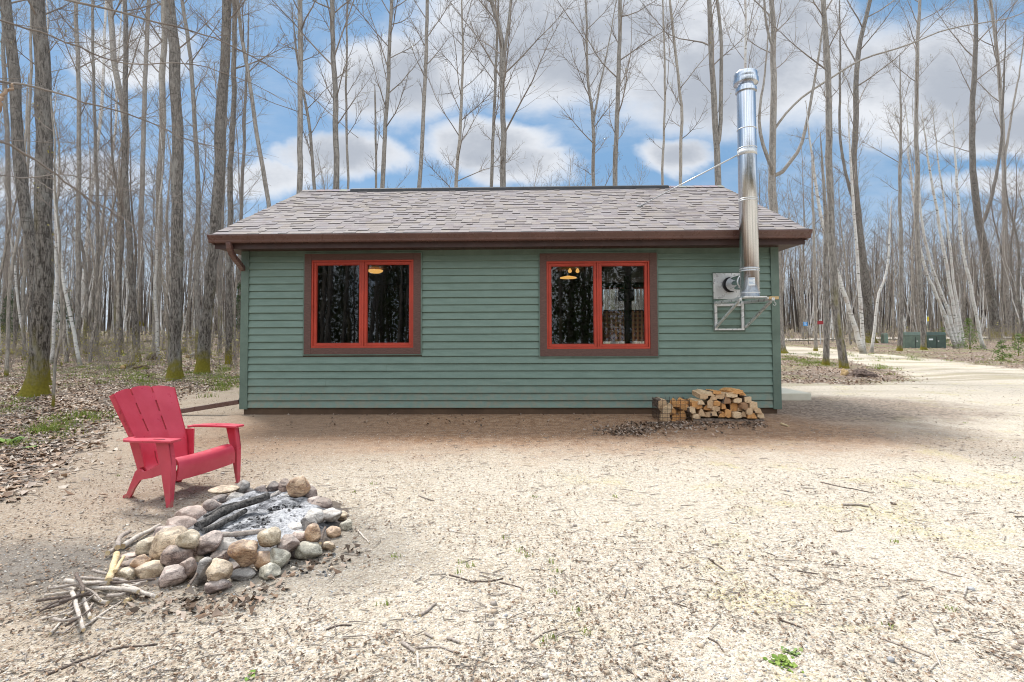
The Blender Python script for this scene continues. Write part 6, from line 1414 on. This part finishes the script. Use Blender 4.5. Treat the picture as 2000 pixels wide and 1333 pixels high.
def split_log(X, Y, w, h, kind, depth, L, lab, grp, seed, yaw=None, u0=1260, v0=500, k=3.703):
    rs = np.random.RandomState(seed); u, v = u0 + X / k, v0 + Y / k; c = at(u, v, depth); kk = depth / F / k; w *= kk; h *= kk
    if kind == 't': poly = [(-.5, -.45), (.5, -.4), (.42, .1), (.05, .5), (-.2, .3)]
    elif kind == 'q': poly = [(-.5, -.3), (-.1, -.5), (.5, -.42), (.48, .3), (.1, .5), (-.45, .42)]
    elif kind == 'r': poly = [(.5 * math.cos(a), .5 * math.sin(a)) for a in np.linspace(0, 6.28, 13)[:-1]]
    else: poly = [(-.5, -.3), (.0, -.5), (.5, -.32), (.5, .2), (.1, .5), (-.5, .35)]
    if rs.rand() < .5: poly = [(-a, b) for a, b in poly][::-1]
    poly = [((a + rs.normal(0, .035)) * w, (b + rs.normal(0, .035)) * h) for a, b in poly]
    n = len(poly); rings = 7; vs = []; tw = rs.normal(0, .08); mb = MB()
    for i in range(rings):
        t = i / (rings - 1); s_ = 1 + rs.normal(0, .02); ca, sa3 = math.cos(tw * t), math.sin(tw * t); bx, bz = rs.normal(0, .0025, 2)
        for a, b in poly: vs.append((s_ * (a * ca - b * sa3) + bx, t * L + (rs.normal(0, .004) if i == 0 else 0), s_ * (a * sa3 + b * ca) + bz))
    fs = [(i*n + j, i*n + (j+1) % n, (i+1)*n + (j+1) % n, (i+1)*n + j) for i in range(rings - 1) for j in range(n)]
    mb.add(vs, fs, 0); bk = rs.randint(0, n)
    for i in range(rings - 1):
        mb.m[i * n + bk] = 1
        if kind in 'qr': mb.m[i * n + (bk + 1) % n] = 1
    mb.add([vs[j] for j in range(n)], [tuple(range(n))], 0); mb.add([vs[(rings-1)*n + j] for j in range(n)], [tuple(reversed(range(n)))], 0)
    o = mb.build('firewood_log', [M['woods'][rs.choice([0, 1, 1, 2, 3, 3])], M['woodbark']], bevel=.0025, seg=1, loc=c); o.rotation_euler = (rs.normal(0, .03), rs.normal(0, .03), rs.normal(0, .12) if yaw is None else yaw)
    bm = bmesh.new(); bm.from_mesh(o.data); bmesh.ops.remove_doubles(bm, verts=bm.verts, dist=1e-5); bmesh.ops.recalc_face_normals(bm, faces=bm.faces); bm.to_mesh(o.data); bm.free()
    tag(o, lab, 'firewood', grp); return o
ordn = ['first', 'second', 'third', 'fourth', 'fifth', 'sixth', 'seventh', 'eighth', 'ninth', 'tenth']
sd_ = 500; DST = ground_at(1430, 827).y + 0.05
for row, items in ST:
    items = sorted(items)
    for j, (X, Yv, w, h, kd) in enumerate(items):
        if row == 'bottom row': Yv -= 2
        sh = {'t': 'wedge-shaped', 'q': 'blocky', 'f': 'flat'}[kd]
        split_log(X, Yv, w * 0.96, h * 0.97, kd, DST + rnd.uniform(-.03, .05), .38, f'{sh} split log, {ordn[j]} from the left in the {row} of the loose firewood stack', 'split logs of the firewood stack', sd_); sd_ += 1
# dark fill logs behind, and the black bottom log
b0, b1 = at(1352, 822, DST + .04), at(1492, 825, DST + .02)
mb = MB(); n = 12; rs = np.random.RandomState(4); P = [b0.lerp(b1, i / (n-1)) + Vector((0, 0, rs.normal(0, .004))) for i in range(n)]; B = P[0].copy(); mb.tube([p - B for p in P], list(.042 * (1 + rs.normal(0, .07, n))), 12, mi=0, cm=1)
o = mb.build('base_log', [M['woodbark'], M['wood']], smooth=True, loc=B); tag(o, 'blackened round log lying crosswise under the firewood stack', 'firewood')
for kx_, (X, Yv) in enumerate([(430,1120),(520,1125),(610,1110),(700,1125),(500,1050),(590,1075),(670,1075),(770,1110)]):
    pass
# wire crate with short logs
cl, cr = at(1285, 825, DST), at(1346, 828, DST); cw = cr.x - cl.x
crate = empty('wire_basket', (cl.x, DST - .02, 0), 0); tag(crate, 'rusty wire mesh basket holding short logs left of the firewood stack', 'basket')
mb = MB(); Hc = .30; Dc = .30; r_w = .003
for z in np.linspace(.01, Hc, 6):
    for (a, b) in (((0, 0), (cw, 0)), ((cw, 0), (cw, Dc)), ((cw, Dc), (0, Dc)), ((0, Dc), (0, 0))): mb.tube([(a[0], a[1], z), (b[0], b[1], z)], r_w, 5)
wires = mb
for t in np.linspace(0, 1, 8):
    for yv in (0, Dc): mb.tube([(t * cw, yv, .01), (t * cw + .003, yv, Hc + .02)], r_w, 5)
for t in np.linspace(0, 1, 6):
    for xv in (0, cw): mb.tube([(xv, t * Dc, .01), (xv, t * Dc, Hc + .02)], r_w, 5)
m = NT('rusty_wire', 0.7, 0.4); m.color((0.10, 0.07, 0.055)); mb.build('mesh', m.m, crate)
CB = [(125,1075,62,64,'q'),(172,1088,54,42,'t'),(232,1075,58,48,'t'),(280,1095,52,50,'q'),(150,1165,58,56,'q'),(206,1128,52,46,'t'),(275,1150,60,58,'t'),(222,1168,46,44,'q'),(155,1115,60,50,'f'),(262,1205,66,46,'q'),(195,1208,60,40,'q'),(290,1060,46,30,'t')]
for j, (X, Yv, w, h, kd) in enumerate(sorted(CB)):
    split_log(X, Yv, w * 1.05, h * 1.1, kd, DST + rnd.uniform(.0, .03), .24, f'{ {"t":"wedge-shaped","q":"blocky","f":"flat"}[kd]} short log in the wire basket, number {j+1} counted from the left', 'short logs in the wire basket', 700 + j)
CBL = ['upper corner log at the left end of the wire basket', 'log low at the left of the wire basket']

# ------------------------------------------------------------------ things across the driveway
def boxthing(name, label, cat, u0, u1, vb, vt, depth_m, mat, depth=None, lid=True):
    p = ground_at((u0 + u1) / 2, vb); y = depth or p.y; a, b = at(u0, vb, y), at(u1, vb, y); h = at(u0, vt, y).z - a.z; w = b.x - a.x; zb_ = terrain(p.x, y)
    root = empty(name, ((a.x + b.x) / 2, y, zb_)); tag(root, label, cat); H = at((u0+u1)/2, vt, y).z - zb_
    mb = MB(); mb.box(-w/2, w/2, 0, depth_m, -.05, H * .78); mb.build('cabinet', mat, root, bevel=.02)
    mb = MB(); mb.box(-.012, .012, -.006, -.001, .02, H*.72); mb.build('door_seam', M['dark'], root); mb = MB(); mb.box(.05, .12, -.03, -.002, H*.42, H*.48); mb.build('handle', M['galv'], root)
    mb = MB(); mb.add([(-w/2-.02, -.03, H*.785), (w/2+.02, -.03, H*.785), (w/2+.02, depth_m+.02, H*.785), (-w/2-.02, depth_m+.02, H*.785), (-w/2-.02, .06, H), (w/2+.02, .06, H), (w/2+.02, depth_m+.02, H), (-w/2-.02, depth_m+.02, H)], [(0,3,2,1),(4,5,6,7),(0,1,5,4),(1,2,6,5),(2,3,7,6),(3,0,4,7)]); mb.build('lid', mat, root, bevel=.02)
    return root, w, H
UG = painted('utility_green', (0.13, 0.175, 0.14), .5); UG2 = painted('utility_green_dark', (0.06, 0.095, 0.078), .5)
a_, w_, H_ = boxthing('utility_box', 'longer faded green utility box beyond the driveway', 'utility box', 1768, 1808, 667, 649, .42, UG, 29.0)
b_, w2, H2 = boxthing('utility_box', 'darker green utility box with a small white sticker beyond the driveway', 'utility box', 1811, 1848, 667, 649, .4, UG2, 28.8)
mb = MB(); mb.box(-w2*.42, -w2*.2, -.012, -.004, H2*.5, H2*.6); mb.build('sticker', M['white'], b_)
q = ground_at(1731, 671); mb = MB(); s_ = q.y / F; mb.box(-4.2*s_, 4.2*s_, 0, 8*s_, -.05, 17*s_); mb.add([(-4.6*s_,-.02,17.2*s_),(4.6*s_,-.02,17.2*s_),(4.6*s_,8.3*s_,17.2*s_),(-4.6*s_,8.3*s_,17.2*s_),(-3.5*s_,1*s_,19.4*s_),(3.5*s_,1*s_,19.4*s_),(3.5*s_,7*s_,19.4*s_),(-3.5*s_,7*s_,19.4*s_)],[(0,3,2,1),(4,5,6,7),(0,1,5,4),(1,2,6,5),(2,3,7,6),(3,0,4,7)])
o = mb.build('utility_pedestal', painted('pedestal_green', (0.18, 0.28, 0.22), .5), bevel=.015, loc=q); tag(o, 'small pale green utility pedestal left of the utility boxes', 'utility box')
def sign(name, label, u, vb, vt, su0, su1, sv0, sv1, col, postcol, depth=None, pw=1.6):
    p = ground_at(u, vb); y = p.y; root = empty(name, p); tag(root, label, 'sign'); H = at(u, vt, y).z - p.z; k = y / F
    mb = MB(); mb.tube([(0, 0, -.1), (0, 0, H)], pw * k / 2, 8); mb.build('post', painted('sign_post', postcol, .6), root)
    x0, x1 = (su0 - u) * k, (su1 - u) * k; z1, z0 = at(u, sv0, y).z - p.z, at(u, sv1, y).z - p.z
    mb = MB(); mb.box(x0, x1, -pw*k/2 - .012, -pw*k/2 - .002, z0, z1); mb.build('panel', painted('sign_panel', col, .45, .05), root, bevel=.004); return root, (x0, x1, z0, z1, -pw*k/2 - .0135)
r_, pn = sign('sign', 'small blue sign on a thin dark post by the far road', 1579, 672, 622, 1569.5, 1577.5, 629, 637, (0.06, 0.32, 0.72), (0.05, 0.05, 0.05), pw=1.2)
x0, x1, z0, z1, yy_ = pn; mb = MB()
for k in range(3): mb.box(x0 + (x1-x0)*.2, x1 - (x1-x0)*(.2 + .15 * (k % 2)), yy_ - .002, yy_, z0 + (z1-z0)*(.2 + k*.25), z0 + (z1-z0)*(.3 + k*.25))
mb.build('lettering', M['white'], r_)
sign('sign', 'dark red sign on a white post by the far road', 1602.5, 672, 624, 1593, 1609, 627, 634, (0.30, 0.02, 0.025), (0.62, 0.62, 0.62), pw=2)
sign('marker_post', 'thin utility marker with a yellow tip behind the green boxes', 1813, 655, 618, 1811, 1815, 619, 628, (0.75, 0.58, 0.03), (0.32, 0.36, 0.30), pw=1.1)

# ------------------------------------------------------------------ scattered small stuff
def scatter_quads(name, label, pts, size, cols, seed, cat, mat, fold=.4, tilt=.45, asp=.62, z=.006):
    rs = np.random.RandomState(seed); n = len(pts); th = rs.uniform(0, 6.28, n); s_ = size * rs.uniform(.45, 1.25, n)
    a = np.column_stack([np.cos(th), np.sin(th), rs.normal(0, tilt * .5, n)]); b = np.column_stack([-np.sin(th), np.cos(th), rs.normal(0, tilt * .5, n)])
    up = np.zeros((n, 3)); up[:, 2] = 1; c = pts + up * (z + s_ * .12)[:, None]; S = s_[:, None]
    f = rs.uniform(-fold, fold, n)[:, None]
    V = np.stack([c - a * S * .5, c - a * S * .1 + b * S * asp * .5 + up * S * f, c + a * S * .5 + up * S * .1, c - a * S * .05 - b * S * asp * .5 + up * S * f * .8], 1).reshape(-1, 3)
    i = np.arange(n) * 4; Q = np.stack([np.r_[i, i], np.r_[i + 1, i + 2], np.r_[i + 2, i + 3]], 1)
    ci = np.array(cols)[rs.randint(0, len(cols), n)] * rs.uniform(.7, 1.25, (n, 1)); o = np_mesh(name, V, Q, mat, cols=np.repeat(np.clip(ci, 0, 1), 4, 0)); tag(o, label, cat, kind='stuff'); return o
LC = [(0.31,0.215,0.155),(0.42,0.32,0.25),(0.52,0.43,0.36),(0.22,0.15,0.11),(0.60,0.52,0.44),(0.36,0.24,0.165),(0.46,0.34,0.25)]
rs = np.random.RandomState(31)
def litter_pts(n, u0, u1, y0, y1, far_from=0.0):
    out = []
    while len(out) < n:
        k = n * 2; y = y0 * (y1 / y0) ** rs.uniform(0, 1, k); x = (rs.uniform(u0, u1, k) - 1000) / F * y; P_ = np.stack([x, y], 1); d = inside_dist(P_, yard)
        ok = (d < rs.normal(.05, .28, k)) & ~((x > -4.6) & (x < 4.3) & (y > 7.6) & (y < 14)); out += [(a, b, terrain(a, b)) for a, b in P_[ok]]
    return np.array(out[:n])
scatter_quads('leaf_litter', 'dry brown leaves covering the forest floor', np.vstack([litter_pts(30000, -60, 480, 3.8, 26), litter_pts(9000, 1500, 2060, 12, 36)]), .075, LC, 1, 'leaves', M['leafcol'], .5)
def yard_pts(n, y0, y1, u0=-40, u1=2040, expo=1.0):
    out = []
    while len(out) < n:
        k = n * 2; y = y0 * (y1 / y0) ** (rs.uniform(0, 1, k) ** expo); x = (rs.uniform(u0, u1, k) - 1000) / F * y; P_ = np.stack([x, y], 1); d = inside_dist(P_, yard)
        ok = (d > 0) & ~((x > -4.25) & (x < 4.1) & (y > 7.7)); out += [(a, b, terrain(a, b)) for a, b in P_[ok]]
    return np.array(out[:n])
def clumped(P_, thr, sc=.9, seed=0):
    v = np.array([mnoise.noise(Vector((a * sc, b * sc, seed))) + .6 * mnoise.noise(Vector((a * sc * 3, b * sc * 3, seed + 5))) for a, b, _ in P_]); return P_[v > thr]
YP = clumped(yard_pts(30000, 1.5, 13), -.15, .9, 2)
scatter_quads('leaf_crumbs', 'crumbled dry leaf bits strewn over the yard', YP, .017, [(0.20,0.13,0.09),(0.32,0.22,0.15),(0.16,0.12,0.09),(0.42,0.32,0.24),(0.50,0.42,0.34)], 2, 'leaves', M['leafcol'], .5)
# leaves gathered along the foot of the wall, the crate and the front of the stones
pts = []
for _ in range(1300):
    t = rs.uniform(0, 1) ; u = 480 + 1040 * t; 
    if mnoise.noise(Vector((u * .018, 0, 2))) < -.02: continue
    q = ground_at(u, 806 + abs(rs.normal(0, 12)) ); pts.append((q.x, q.y, q.z + .01))
for _ in range(520): q = ground_at(rs.normal(1305, 40), 828 + abs(rs.normal(0, 7))); pts.append((q.x, q.y, q.z + .015))
for _ in range(250): q = ground_at(rs.uniform(1350, 1500), 829 + abs(rs.normal(0, 4))); pts.append((q.x, q.y, q.z + .01))
for _ in range(500): q = ground_at(rs.normal(1225, 30), 845 + rs.normal(0, 5)); pts.append((q.x, q.y, q.z + .01))
for _ in range(170):
    q = ground_at(rs.uniform(380, 700), 0.0 + 1160 - (rs.uniform(0, 1)) * 10); u = rs.uniform(250, 700); q = ground_at(u, 1185 - max(0, (u - 450)) * .45 + rs.normal(2, 16)); pts.append((q.x, q.y, q.z + .008))
scatter_quads('dry_leaves', 'curled brown leaves blown against the wall, the firewood and the stones', np.array(pts), .044, [(0.20,0.135,0.095),(0.28,0.185,0.125),(0.38,0.28,0.215),(0.11,0.08,0.06),(0.48,0.39,0.32)], 3, 'leaves', M['leafcol'], .6, .8)
# pebbles
ico = bmesh.new(); bmesh.ops.create_icosphere(ico, subdivisions=1, radius=1.0); IV = np.array([v.co[:] for v in ico.verts]); IF = np.array([[v.index for v in f.verts] for f in ico.faces]); ico.free()
def pebbles(name, label, pts, smin, smax, cols, seed, pw=2.5):
    rs = np.random.RandomState(seed); n = len(pts); s_ = smin + (smax - smin) * rs.uniform(0, 1, n) ** pw; sc = np.stack([s_, s_ * rs.uniform(.6, 1, n), s_ * rs.uniform(.4, .75, n)], 1); th = rs.uniform(0, 6.28, n)
    V = IV[None] * (1 + rs.normal(0, .12, (n, len(IV), 1))) * sc[:, None, :]; x = V[..., 0] * np.cos(th)[:, None] - V[..., 1] * np.sin(th)[:, None]; y = V[..., 0] * np.sin(th)[:, None] + V[..., 1] * np.cos(th)[:, None]
    V = np.stack([x, y, V[..., 2] + sc[:, 2:3] * .35], -1) + pts[:, None, :]; Q = (IF[None] + (np.arange(n) * len(IV))[:, None, None]).reshape(-1, 3)
    ci = np.array(cols)[rs.randint(0, len(cols), n)] * rs.uniform(.8, 1.15, (n, 1)); o = np_mesh(name, V.reshape(-1, 3), Q, M['pebcol'], cols=np.repeat(np.clip(ci, 0, 1), len(IV), 0), smooth=True); tag(o, label, 'gravel', kind='stuff'); return o
PC = [(0.66,0.58,0.48),(0.72,0.66,0.57),(0.50,0.40,0.30),(0.80,0.76,0.70),(0.46,0.40,0.35),(0.60,0.48,0.36),(0.48,0.48,0.49),(0.70,0.60,0.50),(0.74,0.68,0.6),(0.38,0.31,0.26)]
pebbles('gravel', 'small stones of the gravel yard', yard_pts(36000, 1.45, 6.4, expo=1.3), .0022, .0072, PC, 5)
pebbles('gravel_chips', 'larger pale pebbles in the gravel near the viewer', yard_pts(170, 1.6, 5), .008, .020, PC, 6, 2)
# short twigs strewn about (too small to count)
rs = np.random.RandomState(55); tb = TB(); cl_ = []
P_ = clumped(yard_pts(2400, 1.5, 12), -.2, .8, 9)
for (x, y, z) in P_:
    L = rs.uniform(.02, .11); a = rs.uniform(0, 6.28) if rs.rand() < .4 else rs.normal(.1, .5); d = np.array([math.cos(a), math.sin(a), rs.normal(0, .06)]); p0 = np.array([x, y, z + .005]); r0 = rs.uniform(.0010, .0028); tb.tube(np.array([p0, p0 + d * L * .5 + rs.normal(0, .003, 3) * [1, 1, .3], p0 + d * L]), [r0, r0, r0 * .5], 4)
for (x, y, z) in litter_pts(1500, -60, 480, 4, 22):
    L = rs.uniform(.1, .7); a = rs.uniform(0, 6.28); d = np.array([math.cos(a), math.sin(a), rs.normal(.03, .08)]); p0 = np.array([x, y, z + .015]); r0 = rs.uniform(.002, .006); tb.tube(np.array([p0, p0 + d * L * .5 + rs.normal(0, .02, 3) * [1, 1, .4], p0 + d * L]), [r0, r0, r0 * .5], 4)
V, Q = tb.arrays(); o = np_mesh('twig_debris', V, Q, M['twig']); tag(o, 'tiny broken twigs strewn over yard and litter', 'twigs', kind='stuff')
# grass
def blades(name, label, centers, seed, cat='grass', h=.09, n=40, spread=.12, cols=((0.16,0.24,0.035),(0.26,0.34,0.06),(0.36,0.40,0.10)), kind='stuff', w=.005):
    rs = np.random.RandomState(seed); C_ = np.repeat(np.array(centers, float), n, 0); k = len(C_); C_[:, :2] += rs.normal(0, spread, (k, 2)) ; hh = h * rs.uniform(.4, 1.2, k)
    C_[:, 2] = [terrain(a, b) for a, b, _ in C_]
    th = rs.uniform(0, 6.28, k); a = np.column_stack([np.cos(th), np.sin(th), np.zeros(k)]) * w; ln = rs.normal(0, .35, (k, 2)); tip = C_ + np.column_stack([ln * hh[:, None], hh]); md = C_ + np.column_stack([ln * hh[:, None] * .35, hh * .6])
    V = np.stack([C_ - a, C_ + a, md + a * .7, tip, md - a * .7], 1).reshape(-1, 3); i = np.arange(k) * 5; Q = np.vstack([np.stack([i, i+1, i+2, i+4], 1)]); T3 = np.stack([i+4, i+2, i+3, i+3], 1)
    i3 = np.stack([i + 4, i + 2, i + 3], 1); Qt = np.vstack([np.stack([i, i+1, i+2], 1), np.stack([i, i+2, i+4], 1), i3])
    ci = np.array(cols)[rs.randint(0, len(cols), k)] * rs.uniform(.8, 1.2, (k, 1)); o = np_mesh(name, V, Qt, M['grasscol'], cols=np.repeat(ci, 5, 0)); tag(o, label, cat, kind=kind); return o
cs = []
for (u, v, su, sv, k) in [(95,845,16,6,14),(180,815,14,6,8),(215,730,30,10,20),(270,735,30,10,24),(425,735,30,14,60),(440,752,20,8,20),(300,745,20,6,14),(250,700,60,14,40),(120,720,50,14,26),(30,800,20,6,8),(345,715,30,12,14),(120,820,10,5,5),(200,700,30,10,16),(290,690,30,8,14),(15,870,8,4,4),(60,740,40,14,10),(1560,705,22,6,14),(1590,712,18,5,18),(1720,722,20,4,8),(1545,697,10,4,6),(1700,700,60,5,10),(1800,705,60,6,8),(1960,705,30,4,8),(1620,690,40,3,8)]:
    for _ in range(k): q = ground_at(u + rs.normal(0, su), v + rs.normal(0, sv)); cs.append(tuple(q))
blades('grass', 'thin fresh grass coming up through the leaf litter', cs, 3, n=42)
q = [tuple(ground_at(u, v)) for u, v in [(770,1090),(727,948),(750,1185),(900,1105),(920,1112),(895,1122),(985,1055),(1015,1080),(1030,1090),(1075,1102),(1083,1122),(1080,1160),(1145,1245),(1130,1198),(1060,1258),(1080,1254),(1200,974),(1745,1062),(1885,828),(1740,1235),(1860,1195),(1980,895),(230,932),(68,932),(1046,973),(690,965)]]
blades('grass_tufts', 'tiny sprigs of grass in the gravel yard', q, 4, h=.022, n=14, spread=.014, w=.0022, cols=((0.26,0.36,0.05),(0.36,0.44,0.09)))
# broad leaved plants
def plant(name, label, u, v, leaves, L, seed, cols=((0.15,0.27,0.04),(0.24,0.36,0.07)), up=.5, wd=.34, spread=.3):
    rs = np.random.RandomState(seed); c = ground_at(u, v); mb = MB()
    for i in range(leaves):
        az = rs.uniform(0, 6.28); l = L * rs.uniform(.6, 1.15); el = up * rs.uniform(.4, 1.3); d = Vector((math.cos(az), math.sin(az), 0)); s_ = Vector((-d.y, d.x, 0)); col = cols[i % len(cols)]; off = Vector((rs.normal(0, L * spread), rs.normal(0, L * spread * .7), 0)) if leaves > 10 else Vector()
        rows = []
        for t in np.linspace(0, 1, 7):
            w_ = wd * l * math.sin(math.pi * min(1, t * .93 + .04)) ** .8; h_ = l * (el * t - .55 * el * t * t) + .008; p0 = off + d * l * t * .9 + Vector((0, 0, h_)); rows.append([tuple(p0 - s_ * w_ + Vector((0, 0, w_ * .35))), tuple(p0), tuple(p0 + s_ * w_ + Vector((0, 0, w_ * .35)))])
        mb.grid(rows, 0, col)
    o = mb.build(name, M['grasscol'], smooth=True, colors=True, loc=c); tag(o, label, 'plant'); return o
plant('leafy_plant', 'bright green broad leaved plant at the left edge of the yard', 14, 872, 7, .22, 1, up=.9, wd=.28)
plant('leafy_plant', 'small green leaf sprout right of the broad leaved plant', 55, 880, 3, .12, 2, up=.5)
plant('weed', 'green clover-like weed near the bottom edge right of the middle', 1530, 1302, 60, .024, 3, up=.8, wd=.40, spread=1.1, cols=((0.16,0.26,0.04),(0.30,0.40,0.09),(0.22,0.30,0.06)))
plant('weed', 'upper sprig of small leaves beside the clover-like weed', 1545, 1280, 24, .018, 4, up=.8, wd=.42, spread=1.0, cols=((0.20,0.30,0.10),(0.30,0.36,0.13)))
plant('weed', 'tiny green leaves at the bottom edge below the kindling', 487, 1328, 4, .035, 5, up=.6, wd=.35)
